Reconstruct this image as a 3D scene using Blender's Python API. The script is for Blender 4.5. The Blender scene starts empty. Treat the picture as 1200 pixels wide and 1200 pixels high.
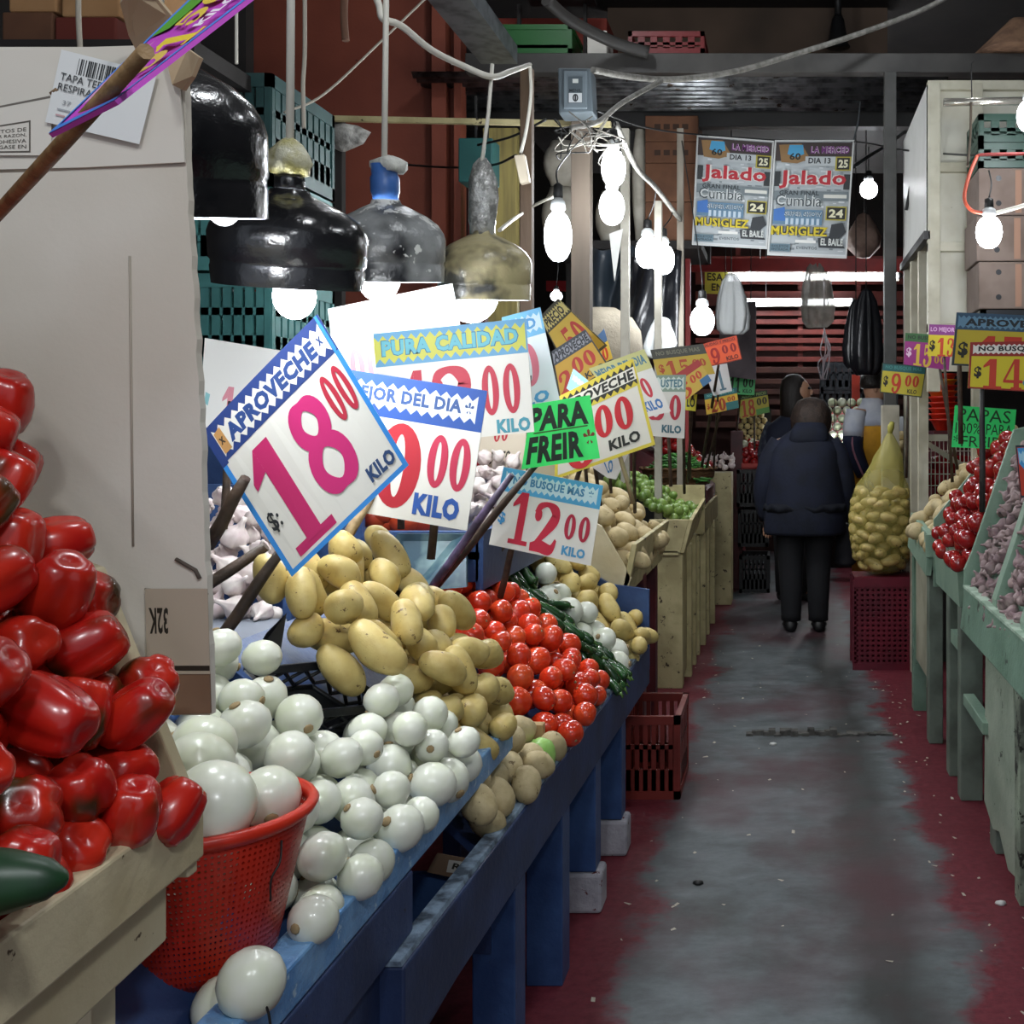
import bpy, bmesh, math, random
import numpy as np
from mathutils import Vector, Matrix, Euler, Quaternion

# ------------------------------------------------------------------ camera, world, exposure
SC = bpy.context.scene
COL = SC.collection
F, VX, VY, H = 1300.0, 918.0, 500.0, 1.35      # focal length in pixels (1200 px frame), vanishing point, eye height
cam = bpy.data.objects.new('camera', bpy.data.cameras.new('camera'))
COL.objects.link(cam)
cam.location = (0, 0, H)
cam.rotation_euler = (math.pi/2, 0, 0)
cam.data.sensor_width = 36.0
cam.data.lens = F/1200*36
cam.data.shift_x = -(VX-600)/1200
cam.data.shift_y = -(600-VY)/1200
cam.data.clip_start = 0.02
SC.camera = cam
w = bpy.data.worlds.new('market_air'); SC.world = w; w.use_nodes = True
w.node_tree.nodes['Background'].inputs[0].default_value = (0.80, 0.88, 1.0, 1)
w.node_tree.nodes['Background'].inputs[1].default_value = 0.34
SC.view_settings.view_transform = 'Standard'
SC.view_settings.look = 'None'
SC.view_settings.exposure = 0.45
SC.view_settings.gamma = 1
SC.view_settings.use_curve_mapping = False
SC.cycles.max_bounces = 6
SC.cycles.diffuse_bounces = 3
SC.cycles.glossy_bounces = 3
SC.cycles.sample_clamp_indirect = 4
LAMP = 1.0                                        # overall strength of the bulbs
R = random.Random(7)
NR = np.random.default_rng(11)

def P(px, py, d):
    return Vector(((px-VX)*d/F, d, H-(py-VY)*d/F))
def W(px, d): return (px-VX)*d/F
def Zp(py, d): return H-(py-VY)*d/F

# ------------------------------------------------------------------ materials
MATS = {}
def srgb(h):
    h = h.lstrip('#')
    c = [int(h[i:i+2], 16)/255 for i in (0, 2, 4)]
    return tuple(x/12.92 if x <= .04045 else ((x+.055)/1.055)**2.4 for x in c) + (1,)
class NT:
    def __init__(s, m): s.n = m.node_tree.nodes; s.l = m.node_tree.links
    def new(s, t, **kw):
        n = s.n.new(t)
        for k, v in kw.items(): setattr(n, k, v)
        return n
    def link(s, a, b): s.l.new(a, b)
def ramp(nt, src, p0, p1, c0=(0, 0, 0, 1), c1=(1, 1, 1, 1)):
    r = nt.new('ShaderNodeValToRGB')
    r.color_ramp.elements[0].position = p0; r.color_ramp.elements[1].position = p1
    r.color_ramp.elements[0].color = c0; r.color_ramp.elements[1].color = c1
    nt.link(src, r.inputs[0]); return r.outputs[0]
def mixc(nt, fac, a, b):
    m = nt.new('ShaderNodeMix', data_type='RGBA')
    if isinstance(fac, float): m.inputs[0].default_value = fac
    else: nt.link(fac, m.inputs[0])
    for s, v in ((m.inputs[6], a), (m.inputs[7], b)):
        if isinstance(v, tuple): s.default_value = v
        else: nt.link(v, s)
    return m.outputs[2]
def noise(nt, scale, co=None, w=None, detail=3, rough=.55):
    n = nt.new('ShaderNodeTexNoise')
    if w is not None: n.noise_dimensions = '4D'; nt.link(w, n.inputs['W'])
    n.inputs['Scale'].default_value = scale; n.inputs['Detail'].default_value = detail; n.inputs['Roughness'].default_value = rough
    if co is not None: nt.link(co, n.inputs['Vector'])
    return n.outputs['Fac']
def mat(name, col, rough=.5, col2=None, vs=9.0, vr=(.42, .62), chips=None, cs=22.0, ct=.63, bump=0.0, bs=60.0, metal=0.0,
        spec=.5, coat=0.0, rnd=0.0, stretch=None, sss=0.0, trans=0.0, thin=0.0):
    """principled material; col2 = slow colour variation, chips = small worn spots of another colour, rnd = per-object brightness"""
    if name in MATS: return MATS[name]
    m = bpy.data.materials.new(name); m.use_nodes = True; nt = NT(m)
    b = nt.n['Principled BSDF']
    col = srgb(col) if isinstance(col, str) else col
    tc = nt.new('ShaderNodeTexCoord'); co = tc.outputs['Object']
    if stretch:
        mp = nt.new('ShaderNodeMapping'); mp.inputs['Scale'].default_value = stretch
        nt.link(co, mp.inputs[0]); co = mp.outputs[0]
    oi = nt.new('ShaderNodeObjectInfo')
    mul = nt.new('ShaderNodeMath', operation='MULTIPLY'); mul.inputs[1].default_value = 37.0
    nt.link(oi.outputs['Random'], mul.inputs[0]); wv = mul.outputs[0]
    c = col
    if col2:
        c2 = srgb(col2) if isinstance(col2, str) else col2
        c = mixc(nt, ramp(nt, noise(nt, vs, co, wv), vr[0], vr[1]), col, c2)
    if chips:
        c3 = srgb(chips) if isinstance(chips, str) else chips
        c = mixc(nt, ramp(nt, noise(nt, cs, co, wv, 4, .7), ct, ct+.03), c, c3)
    if rnd:
        hs = nt.new('ShaderNodeHueSaturation')
        mr = nt.new('ShaderNodeMapRange'); mr.inputs[3].default_value = 1-rnd; mr.inputs[4].default_value = 1+rnd
        nt.link(oi.outputs['Random'], mr.inputs[0]); nt.link(mr.outputs[0], hs.inputs['Value'])
        if isinstance(c, tuple): hs.inputs['Color'].default_value = c
        else: nt.link(c, hs.inputs['Color'])
        c = hs.outputs[0]
    if isinstance(c, tuple): b.inputs['Base Color'].default_value = c
    else: nt.link(c, b.inputs['Base Color'])
    b.inputs['Roughness'].default_value = rough; b.inputs['Metallic'].default_value = metal
    b.inputs['Specular IOR Level'].default_value = spec
    if coat: b.inputs['Coat Weight'].default_value = coat; b.inputs['Coat Roughness'].default_value = .12
    if sss:
        b.inputs['Subsurface Weight'].default_value = sss; b.inputs['Subsurface Radius'].default_value = (.02, .012, .008)
    if trans: b.inputs['Transmission Weight'].default_value = trans
    if bump:
        bp = nt.new('ShaderNodeBump'); bp.inputs['Strength'].default_value = bump; bp.inputs['Distance'].default_value = .01
        nt.link(noise(nt, bs, co, wv, 4, .6), bp.inputs['Height']); nt.link(bp.outputs[0], b.inputs['Normal'])
    if thin:
        out = nt.n['Material Output']; tr = nt.new('ShaderNodeBsdfTransparent'); mx = nt.new('ShaderNodeMixShader')
        mx.inputs[0].default_value = 1-thin
        nt.link(tr.outputs[0], mx.inputs[1]); nt.link(b.outputs[0], mx.inputs[2]); nt.link(mx.outputs[0], out.inputs[0])
    MATS[name] = m
    return m
def emit(name, col, strength):
    if name in MATS: return MATS[name]
    m = bpy.data.materials.new(name); m.use_nodes = True
    b = m.node_tree.nodes['Principled BSDF']
    b.inputs['Base Color'].default_value = (.9, .9, .9, 1)
    b.inputs['Emission Color'].default_value = srgb(col); b.inputs['Emission Strength'].default_value = strength
    MATS[name] = m; return m

# ------------------------------------------------------------------ mesh builder
def wloc(o):
    v = Vector((0, 0, 0))
    while o is not None: v = v + o.location; o = o.parent
    return v
class MB:
    def __init__(s): s.v = []; s.f = []; s.m = []; s.s = []
    def add(s, vs, fs, m=0, smooth=False):
        o = len(s.v); s.v += [tuple(v) for v in vs]
        for f in fs: s.f.append(tuple(i+o for i in f)); s.m.append(m); s.s.append(smooth)
        return s
    def box(s, lo, hi, m=0):
        x0, y0, z0 = lo; x1, y1, z1 = hi
        return s.hexa([(x0,y0,z0),(x1,y0,z0),(x1,y1,z0),(x0,y1,z0)], [(x0,y0,z1),(x1,y0,z1),(x1,y1,z1),(x0,y1,z1)], m)
    def hexa(s, b, t, m=0):
        n = len(b)
        vs = list(b)+list(t)
        fs = [tuple(range(n))[::-1], tuple(range(n, 2*n))]+[(i, (i+1) % n, n+(i+1) % n, n+i) for i in range(n)]
        return s.add(vs, fs, m)
    def prism(s, poly, off, m=0, dz=0):
        off = Vector(off); b = [Vector(p) for p in poly]      # dz lowers the near end
        return s.hexa([p+Vector((0, 0, dz)) for p in b], [p+off for p in b], m)
    def bar(s, a, b, w, h, m=0, up=(0, 0, 1)):
        a = Vector(a); b = Vector(b); d = (b-a).normalized(); u = Vector(up)
        if abs(d.dot(u)) > .98: u = Vector((0, 1, 0))
        x = d.cross(u).normalized(); z = x.cross(d).normalized()
        q = [(-w/2, -h/2), (w/2, -h/2), (w/2, h/2), (-w/2, h/2)]
        return s.hexa([a+x*i+z*j for i, j in q], [b+x*i+z*j for i, j in q], m)
    def tube(s, pts, r, seg=8, m=0, cap=True, flat=1.0):
        pts = [Vector(p) for p in pts]; n = len(pts)
        rr = r if isinstance(r, (list, tuple)) else [r]*n
        vs = []; up = Vector((0.13, .21, 1)).normalized()
        prev = None
        for i, p in enumerate(pts):
            d = (pts[min(i+1, n-1)]-pts[max(i-1, 0)]).normalized()
            if prev is None:
                x = d.cross(up)
                if x.length < 1e-3: x = d.cross(Vector((1, 0, 0)))
                x.normalize()
            else:
                x = (prev-d*prev.dot(d)).normalized()
            prev = x; y = d.cross(x)
            for k in range(seg):
                a = 2*math.pi*k/seg
                vs.append(p+(x*math.cos(a)+y*math.sin(a)*flat)*rr[i])
        fs = [(i*seg+k, i*seg+(k+1) % seg, (i+1)*seg+(k+1) % seg, (i+1)*seg+k) for i in range(n-1) for k in range(seg)]
        s.add(vs, fs, m, True)
        if cap:
            o = len(s.v)-len(vs)
            s.f.append(tuple(o+k for k in range(seg))[::-1]); s.m.append(m); s.s.append(False)
            s.f.append(tuple(o+(n-1)*seg+k for k in range(seg))); s.m.append(m); s.s.append(False)
        return s
    def loft(s, rings, m=0, cap=True, smooth=True):
        n = len(rings[0]); vs = [v for r in rings for v in r]
        fs = [(i*n+k, i*n+(k+1) % n, (i+1)*n+(k+1) % n, (i+1)*n+k) for i in range(len(rings)-1) for k in range(n)]
        if cap: fs += [tuple(range(n))[::-1], tuple((len(rings)-1)*n+k for k in range(n))]
        return s.add(vs, fs, m, smooth)
    def lathe(s, prof, c=(0, 0, 0), seg=24, m=0, rad=None, cap=False, sx=1, sy=1):
        c = Vector(c); rings = []
        for r, z in prof:
            rings.append([c+Vector((r*math.cos(2*math.pi*k/seg)*sx*(rad(2*math.pi*k/seg, r, z) if rad else 1),
                                    r*math.sin(2*math.pi*k/seg)*sy*(rad(2*math.pi*k/seg, r, z) if rad else 1), z)) for k in range(seg)])
        return s.loft(rings, m, cap)
    def ball(s, c, r, m=0, seg=16, rings=10, sc=(1, 1, 1)):
        prof = [(max(1e-5, math.sin(math.pi*i/rings)), -math.cos(math.pi*i/rings)) for i in range(rings+1)]
        c = Vector(c)
        rg = [[c+Vector((p*math.cos(2*math.pi*k/seg)*sc[0], p*math.sin(2*math.pi*k/seg)*sc[1], z*sc[2]))*1.0 if False else
               c+Vector((p*math.cos(2*math.pi*k/seg)*sc[0]*r, p*math.sin(2*math.pi*k/seg)*sc[1]*r, z*sc[2]*r)) for k in range(seg)] for p, z in prof]
        return s.loft(rg, m, True)
    def mesh(s, name, mats, off=Vector((0, 0, 0))):
        me = bpy.data.meshes.new(name)
        me.from_pydata([(v[0]-off[0], v[1]-off[1], v[2]-off[2]) for v in s.v], [], s.f)
        for mm in (mats if isinstance(mats, (list, tuple)) else [mats]): me.materials.append(mm)
        me.polygons.foreach_set('material_index', s.m); me.polygons.foreach_set('use_smooth', s.s)
        me.update(); return me
    def build(s, name, mats, parent=None, bevel=0, subsurf=0, solid=0, loc=None):
        """a part (verts in world space, stored relative to its parent) or, with no parent, a thing with its origin at its own base"""
        if parent is not None: off = wloc(parent)
        elif loc is not None: off = Vector(loc)
        else:
            a = np.array(s.v); off = Vector(((a[:, 0].min()+a[:, 0].max())/2, (a[:, 1].min()+a[:, 1].max())/2, a[:, 2].min()))
        o = bpy.data.objects.new(name, s.mesh(name, mats, off)); COL.objects.link(o)
        if parent is not None: o.parent = parent
        else: o.location = off
        if solid: md = o.modifiers.new('s', 'SOLIDIFY'); md.thickness = solid; md.offset = 0
        if bevel: md = o.modifiers.new('b', 'BEVEL'); md.width = bevel; md.segments = 2; md.limit_method = 'ANGLE'; md.angle_limit = .7
        if subsurf: md = o.modifiers.new('u', 'SUBSURF'); md.levels = subsurf; md.render_levels = subsurf
        return o
def tag(o, label=None, cat=None, group=None, kind=None):
    if label: o['label'] = label
    if cat: o['category'] = cat
    if group: o['group'] = group
    if kind: o['kind'] = kind
    return o
def empty(name, loc, label, cat, group=None):
    o = bpy.data.objects.new(name, None); COL.objects.link(o); o.location = loc; o.empty_display_size = .02
    return tag(o, label, cat, group)
def struct(mb, name, mats, **kw):
    o = mb.build(name, mats, **kw); o['kind'] = 'structure'; return o
ORD = ['', 'first', 'second', 'third', 'fourth', 'fifth', 'sixth', 'seventh', 'eighth', 'ninth', 'tenth', 'eleventh', 'twelfth',
       'thirteenth', 'fourteenth', 'fifteenth', 'sixteenth', 'seventeenth', 'eighteenth', 'nineteenth', 'twentieth', 'twenty-first', 'twenty-second',
       'twenty-third', 'twenty-fourth', 'twenty-fifth', 'twenty-sixth', 'twenty-seventh', 'twenty-eighth', 'twenty-ninth', 'thirtieth'] + ['far-end']*60
def cat_curve(pts, n=8):
    """Catmull-Rom through points"""
    pts = [Vector(p) for p in pts]; out = []
    q = [pts[0]*2-pts[1]]+pts+[pts[-1]*2-pts[-2]]
    for i in range(1, len(q)-2):
        for k in range(n):
            t = k/n; a, b, c, d = q[i-1:i+3]
            out.append(.5*((2*b)+(c-a)*t+(2*a-5*b+4*c-d)*t*t+(3*b-a-3*c+d)*t**3))
    return out+[pts[-1]]

# common materials
M_blue = mat('blue_paint', '#34507f', .45, '#263f6c', 7, chips='#1b2438', cs=40, ct=.68, bump=.15)
M_bluedk = mat('dark_blue_paint', '#2b3e68', .5, '#1f2e50', 5, chips='#11182c', cs=30, ct=.68, bump=.15)
M_bluelit = mat('worn_lit_blue_paint', '#74a2d0', .38, '#5586bc', 14, chips='#a8c4dc', cs=55, ct=.6, bump=.3, bs=70)  # worn blue of the rail, lightened in colour as if lit
M_cream = mat('cream_paint', '#cfc3a2', .5, '#beb08c', 6, chips='#54422e', cs=30, ct=.655, bump=.15)
M_yel = mat('yellowed_paint', '#b9ae82', .6, '#a0956c', 8, chips='#3a2e1e', cs=26, ct=.62, bump=.2)
M_green = mat('pale_green_paint', '#869f8c', .5, '#74907e', 7, chips='#4a5a4c', cs=28, ct=.68, bump=.2)
M_greendk = mat('worn_green_paint', '#728f7e', .5, '#5f7c6a', 6, chips='#2c332c', cs=18, ct=.62, bump=.25)
M_maroon = mat('maroon_paint', '#5c1a20', .5, '#43131a', 6, chips='#2a1010', cs=30, ct=.68)
M_wood = mat('bare_wood', '#8a6a44', .7, '#6a4e30', 10, stretch=(1, 1, .12), bump=.2)
M_woodgrey = mat('grey_wood', '#8a8378', .8, '#6e675c', 10, stretch=(1, 1, .12), bump=.2)
M_stick = mat('stick_wood', '#77582f', .6, '#4f3a22', 30, bump=.3)
M_stickdk = mat('dark_stick_wood', '#4a3a2e', .6, '#2e241c', 30, bump=.3)
M_black = mat('black_plastic', '#14161a', .35, bump=.1)
M_blackm = mat('black_metal', '#1c1c1e', .5, '#2a2826', 6)
M_steel = mat('grey_metal', '#767b7e', .4, '#55595c', 12, metal=.7)
M_white = mat('white_paint', '#d6d4c6', .5, '#c6c2b0', 5, chips='#6a6250', cs=30, ct=.7)
M_cord = mat('white_cable', '#d8d4c8', .45)
M_cordbk = mat('black_cable', '#141414', .5)
M_card = mat('cardboard', '#b58a5e', .85, '#a67c52', 5, bump=.08)
M_carddk = mat('brown_cardboard', '#6e4a34', .85, '#5c3c2a', 5)
M_cardlt = mat('pale_cardboard', '#d8d2c6', .8, '#ccc4b6', 3, bump=.05)
M_teal = mat('teal_plastic', '#467f7c', .4, '#376a68', 6)
M_tealdk = mat('dark_teal_plastic', '#2c4c4b', .45, '#223f3e', 6)
M_redpl = mat('red_orange_plastic', '#d2321c', .35, '#bf2a18', 6)
M_redcr = mat('brick_red_plastic', '#7c2b24', .45, '#642019', 6)
M_wine = mat('wine_red_plastic', '#6a1428', .4, '#561022', 6)
M_bulb = emit('bulb_glow', '#f4f8ff', 14.0)
M_foil = mat('clear_wrap', '#c8c8c4', .18, '#8c8c88', 30, vr=(.45, .55), metal=.35, bump=1.0, bs=45)
# ------------------------------------------------------------------ the hall
def floor_material():
    m = bpy.data.materials.new('painted_concrete'); m.use_nodes = True; nt = NT(m); b = nt.n['Principled BSDF']
    g = nt.new('ShaderNodeNewGeometry'); co = g.outputs['Position']
    sx = nt.new('ShaderNodeSeparateXYZ'); nt.link(co, sx.inputs[0])
    def st(s):
        mp = nt.new('ShaderNodeMapping'); mp.inputs['Scale'].default_value = s; nt.link(co, mp.inputs[0]); return mp.outputs[0]
    def math_(op, a, c, d=None):
        n = nt.new('ShaderNodeMath', operation=op)
        for i, v in enumerate((a, c, d)):
            if v is None: continue
            if isinstance(v, (int, float)): n.inputs[i].default_value = v
            else: nt.link(v, n.inputs[i])
        return n.outputs[0]
    x = sx.outputs[0]
    dist = math_('ABSOLUTE', math_('SUBTRACT', x, 0.04), 0)
    big = noise(nt, 2.2, st((1, 1, 1)), None, 5, .65); streak = noise(nt, 5, st((1, 1.7, 1)), None, 7, .72); fine = noise(nt, 40, co, None, 5, .7)
    mask = math_('ADD', math_('ADD', dist, math_('MULTIPLY', math_('SUBTRACT', big, .5), .42)), math_('MULTIPLY', math_('SUBTRACT', streak, .5), .22))
    red = ramp(nt, mask, .40, .47)
    grey = mixc(nt, ramp(nt, streak, .36, .68), srgb('#4c5153'), srgb('#6f7679'))
    grey = mixc(nt, ramp(nt, big, .5, .75), grey, srgb('#3b3a38'))
    track = ramp(nt, math_('ABSOLUTE', math_('ADD', math_('SUBTRACT', x, .27), math_('MULTIPLY', math_('SUBTRACT', big, .5), .25)), 0), .04, .14, (1, 1, 1, 1), (0, 0, 0, 1))
    grey = mixc(nt, math_('MULTIPLY', track, .75), grey, srgb('#2c2c2a'))
    patch = ramp(nt, noise(nt, 1.1, st((1, .8, 1)), None, 4, .6), .45, .62)
    grey = mixc(nt, math_('MULTIPLY', patch, .7), grey, srgb('#502a32'))
    rd = mixc(nt, ramp(nt, fine, .35, .7), srgb('#5c1c28'), srgb('#742c36'))
    c = mixc(nt, red, grey, rd)
    c = mixc(nt, math_('MULTIPLY', ramp(nt, fine, .68, .78), .5), c, srgb('#a8a49c'))
    nt.link(c, b.inputs['Base Color'])
    r = nt.new('ShaderNodeMapRange'); r.inputs[3].default_value = .42; r.inputs[4].default_value = .75
    nt.link(streak, r.inputs[0]); nt.link(r.outputs[0], b.inputs['Roughness']); b.inputs['Specular IOR Level'].default_value = .35
    bp = nt.new('ShaderNodeBump'); bp.inputs['Strength'].default_value = .25; bp.inputs['Distance'].default_value = .01
    nt.link(streak, bp.inputs['Height']); nt.link(bp.outputs[0], b.inputs['Normal'])
    return m
struct(MB().box((-4.2, -1.5, -.1), (4.2, 12.5, 0)), 'floor', floor_material())
M_roof = mat('dark_roof', '#34302e', .8, '#262322', 1.5, bump=.1)
M_brown = mat('brown_red_wall_paint', '#7a3c2a', .65, '#6a3122', 1.4, chips='#4a2016', cs=9, ct=.7, bump=.1)
M_dark = mat('dark_wall', '#2b2725', .8, '#1d1b1a', 2)
struct(MB().box((-4.2, -1.5, 4.9), (4.2, 12.5, 5.0)), 'ceiling', M_roof)
struct(MB().box((-4.3, -1.5, 0), (-4.2, 12.5, 4.9)), 'wall_left', M_dark)
struct(MB().box((4.2, -1.5, 0), (4.3, 12.5, 4.9)), 'wall_right', M_dark)
struct(MB().box((-4.2, 12.4, 0), (4.2, 12.5, 4.9)), 'wall_back', M_dark)
# brown painted wall behind the left stalls, with its two ribs
x1 = W(541, 6.8)
struct(MB().box((-4.2, 6.8, 0), (x1, 6.9, 4.9)), 'wall_brown', M_brown)
for i, (a, b_) in enumerate(((507, 523), (533, 541))):
    struct(MB().box((W(a, 6.72), 6.7, 0), (W(b_, 6.72), 6.8, 4.9)), 'trim_%d' % (i+1), M_brown)
struct(MB().box((W(236, 6.72), 6.7, 0), (W(290, 6.72), 6.8, 4.9)), 'trim_3', M_dark)
# beams and the corrugated sheet of the mezzanine
bz = Zp(85, 6.5)
struct(MB().box((W(545, 6.5), 6.5, bz), (2.6, 6.62, Zp(62, 6.5))), 'beam_front', mat('beam_paint', '#3f3d3a', .5, '#2e2c2a', 4), bevel=.004)
struct(MB().box((W(545, 7.25), 7.25, Zp(148, 7.25)), (2.6, 7.35, Zp(124, 7.25))), 'beam_rear', mat('beam_paint_black', '#1e1d1c', .5))
cs = MB(); n = 260
vs = []; fs = []
for i, yy in enumerate(np.linspace(6.55, 7.3, n)):
    zz = bz+.01-.035*(yy-6.55)+.013*math.sin(yy*2*math.pi/.076)
    vs += [(-2.2, yy, zz), (.98, yy, zz)]
fs = [(2*i, 2*i+1, 2*i+3, 2*i+2) for i in range(n-1)]
cs.add(vs, fs, 0, True)
o = struct(cs, 'roof_sheet', mat('galvanised_sheet', '#8a8d90', .32, '#4e5052', 9, metal=.85, chips='#3a3028', cs=12, ct=.62), solid=.002)
struct(MB().box((W(545, 6.6), 6.6, Zp(62, 6.5)-.02), (2.6, 9.5, Zp(62, 6.5))), 'slab_mezzanine', M_dark)
# light fascia edge under the sheet
struct(MB().box((W(560, 7.2), 7.2, Zp(121, 7.2)), (W(822, 7.2), 7.24, Zp(118, 7.2))), 'trim_4', M_white)
# grey steel beam running away overhead on the left
bm_ = MB()
a0 = (W(522, 4.7), 4.7); zb = Zp(75, 6.1); xb = W(585, 6.1)
bm_.box((xb-.10, 3.6, zb), (xb+.10, 6.1, zb+.012)); bm_.box((xb-.10, 3.6, zb+.012), (xb-.088, 6.1, zb+.1)); bm_.box((xb+.088, 3.6, zb+.012), (xb+.10, 6.1, zb+.1))
struct(bm_, 'beam_channel', M_steel)
# rear partition of red slats
M_slat = mat('red_slat_paint', '#6e2a22', .6, '#56201b', 5, chips='#3a1612', cs=14, ct=.66)
for k, (pa, pb) in enumerate(((300, 312), (318, 333), (341, 358), (364, 370), (374, 380), (386, 392), (396, 402), (406, 411), (418, 424), (430, 437), (444, 450), (456, 462), (468, 474), (480, 487), (494, 501))):
    d = 11.3
    mb = MB().box((W(815, d), d, Zp(pb, d)), (W(1075, d), d+.03, Zp(pa, d)))
    struct(mb, 'wall_slat', M_slat if k < 9 else mat('brown_slat_paint', '#4c2a20', .6, '#3c2018', 5), bevel=.003)
for px in (862, 935, 1003, 1044):
    struct(MB().box((W(px, 11.34), 11.34, 0), (W(px, 11.34)+.05, 11.38, Zp(280, 11.34))), 'wall_slat_post', M_slat)
struct(MB().box((W(700, 12), 12, 0), (W(1100, 12), 12.05, Zp(290, 12))), 'partition_back', mat('dark_partition', '#3b231e', .8))
struct(MB().box((W(640, 11), 11, Zp(341, 11)), (W(720, 11), 11.05, Zp(329, 11))), 'trim_5', mat('red_rail_paint', '#a81c24', .5))
struct(MB().box((W(810, 9.9), 9.9, Zp(318, 9.9)), (W(1075, 9.9), 9.95, Zp(303, 9.9))), 'beam_red', mat('red_beam_paint', '#a6221e', .5, '#8a1a18', 5))

# ------------------------------------------------------------------ posts
def post(px, d, w_, y_top, mat_, label, y_bot=None, name='post', t=None, tilt=0):
    x = W(px, d); z1 = Zp(y_top, d); z0 = 0 if y_bot is None else Zp(y_bot, d)
    o = MB().hexa([(x-w_/2, d, z0), (x+w_/2, d, z0), (x+w_/2, d+(t or w_), z0), (x-w_/2, d+(t or w_), z0)],
                  [(x-w_/2+tilt, d, z1), (x+w_/2+tilt, d, z1), (x+w_/2+tilt, d+(t or w_), z1), (x-w_/2+tilt, d+(t or w_), z1)]).build(name, mat_, bevel=.003)
    return tag(o, label, 'post')
post(616, 4.5, .048, 78, mat('old_wood', '#6b5642', .75, '#4c3c2e', 8, stretch=(1, 1, .1), bump=.2), 'brown wooden post beside the shiny wrapped lamp neck', name='wooden_post')
post(680, 5.45, .092, 100, mat('grey_brown_wood', '#5e5348', .8, '#4a4138', 8, stretch=(1, 1, .1)), 'wide grey-brown post carrying the grey switch box', name='wooden_post')
post(732, 5.8, .044, 150, mat('dull_whitewash', '#a8a498', .6, '#8e8a7e', 6), 'whitewashed wooden post below the two stacked bulbs', name='wooden_post')
post(771, 6.0, .04, 235, mat('dull_whitewash', '#a8a498'), 'thin white post right of the twin glowing bulbs', name='wooden_post')
post(797, 6.7, .04, 150, M_woodgrey, 'thin grey stall post at the left edge of the posters', name='wooden_post')
post(806, 7.6, .035, 120, mat('red_post_paint', '#9a2a2a', .5), 'thin red metal post just left of the market posters', name='metal_post')
ap = empty('aisle_post', (W(1043, 6.5), 6.5, 0), 'square metal post, dark above and pale below, behind the potato sack', 'post')
xx = W(1043, 6.45)
MB().box((xx-.035, 6.42, Zp(478, 6.45)), (xx+.035, 6.49, Zp(86, 6.45))).build('upper_length', mat('dark_post_paint', '#4a4a48', .5, '#3a3a38', 5), ap, bevel=.003)
MB().box((xx-.05, 6.40, 0), (xx+.05, 6.49, Zp(475, 6.45))).build('lower_length', mat('grey_white_paint', '#b9b4a4', .55, '#a29c8c', 6), ap, bevel=.003)
# thin yellow batten across the brown wall
o = MB().bar((W(385, 5.6), 5.6, Zp(139, 5.6)), (W(716, 5.6), 5.6, Zp(146, 5.6)), .03, .026).build('wooden_batten', M_yel)
tag(o, 'long yellowed batten running level in front of the brown wall', 'batten')
# posts just behind, that the batten is nailed to
post(395, 5.63, .05, 136, M_dark, 'dark upright behind the teal crate stack holding the batten', name='wooden_post')

# ------------------------------------------------------------------ blue stall: upper onion tray and lower tray
def stall(name, loc, label): return empty(name, loc, label, 'market stall')
TH = math.radians(42); CT, ST = math.cos(TH), math.sin(TH)
XR, ZR = -.61, .72                                   # outer rail of the upper tray
bs = stall('blue_onion_stall', (-.9, 1.7, 0), 'blue painted stall with a sloping tray of white onions split by dividers')
Y0, Y1 = 1.155, 2.36
MB().box((XR-.012, Y0, ZR-.055), (XR+.035, Y1, ZR), 0).build('rail', M_bluelit, bs, bevel=.004)
MB().box((XR-.01, Y0, .02), (XR+.02, 1.72, ZR-.057), 0).build('front_panel', M_bluedk, bs, bevel=.003)
MB().box((XR+.021, Y0, ZR-.15), (XR+.036, 1.72, ZR-.057), 0).build('apron', M_bluedk, bs, bevel=.003)
MB().box((XR-.4, 1.70, .02), (XR-.012, 1.72, ZR-.08)).build('end_panel', M_bluedk, bs)
ZB = ZR-.075                                          # tray board at the rail
def slab_poly(y, x0, zlow, run, up, t):               # a divider standing in a plane of constant y
    return [(x0, y, zlow), (x0, y, zlow+up), (x0-run*CT, y, zlow+up+run*ST), (x0-run*CT, y, zlow+run*ST)]
MB().prism([(XR, Y0, ZB-.02), (XR, Y0, ZB), (XR-.36, Y0, ZB+.36*ST/CT), (XR-.36, Y0, ZB+.36*ST/CT-.02)], (0, Y1-Y0, 0)).build('tray_board', M_blue, bs)
for y, rn in ((1.555, .42), (1.80, .42), (2.075, .22)):
    MB().prism(slab_poly(y-.009, XR-.012, ZB, rn, .075, 0), (0, .018, 0)).build('divider', M_blue, bs, bevel=.002)
MB().prism([(XR-.36, Y0, ZB+.2), (XR-.36, Y0, ZB+.33), (XR-.38, Y0, ZB+.33), (XR-.38, Y0, .02), (XR-.36, Y0, .02)], (0, .78, 0)).build('back_board', M_bluedk, bs)

bt = stall('blue_tomato_stall', (-.75, 3.0, 0), 'low blue stall tray on plinth blocks heaped with tomatoes and potatoes')
def RX(y): return -.565+(y-1.9)*.030                  # rail line (slightly askew to the aisle)
RZ = .555
f_ = [RX(1.62), RX(4.0)]
MB().prism([(f_[0]-.02, 1.62, RZ-.13), (f_[0]+.02, 1.62, RZ-.13), (f_[0]+.02, 1.62, RZ+.005), (f_[0]-.02, 1.62, RZ+.005)], (f_[1]-f_[0], 2.38, 0)).build('front_board', M_bluedk, bt, bevel=.004)
MB().prism([(f_[0]-.016, 1.62, RZ+.006), (f_[0]+.016, 1.62, RZ+.006), (f_[0]+.014, 1.62, RZ+.014), (f_[0]-.014, 1.62, RZ+.014)], (f_[1]-f_[0], 2.38, 0)).build('rail', mat('scuffed_grey_blue_edge', '#8ba0b6', .5, '#3f4a58', 26, bump=.3), bt)
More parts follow.
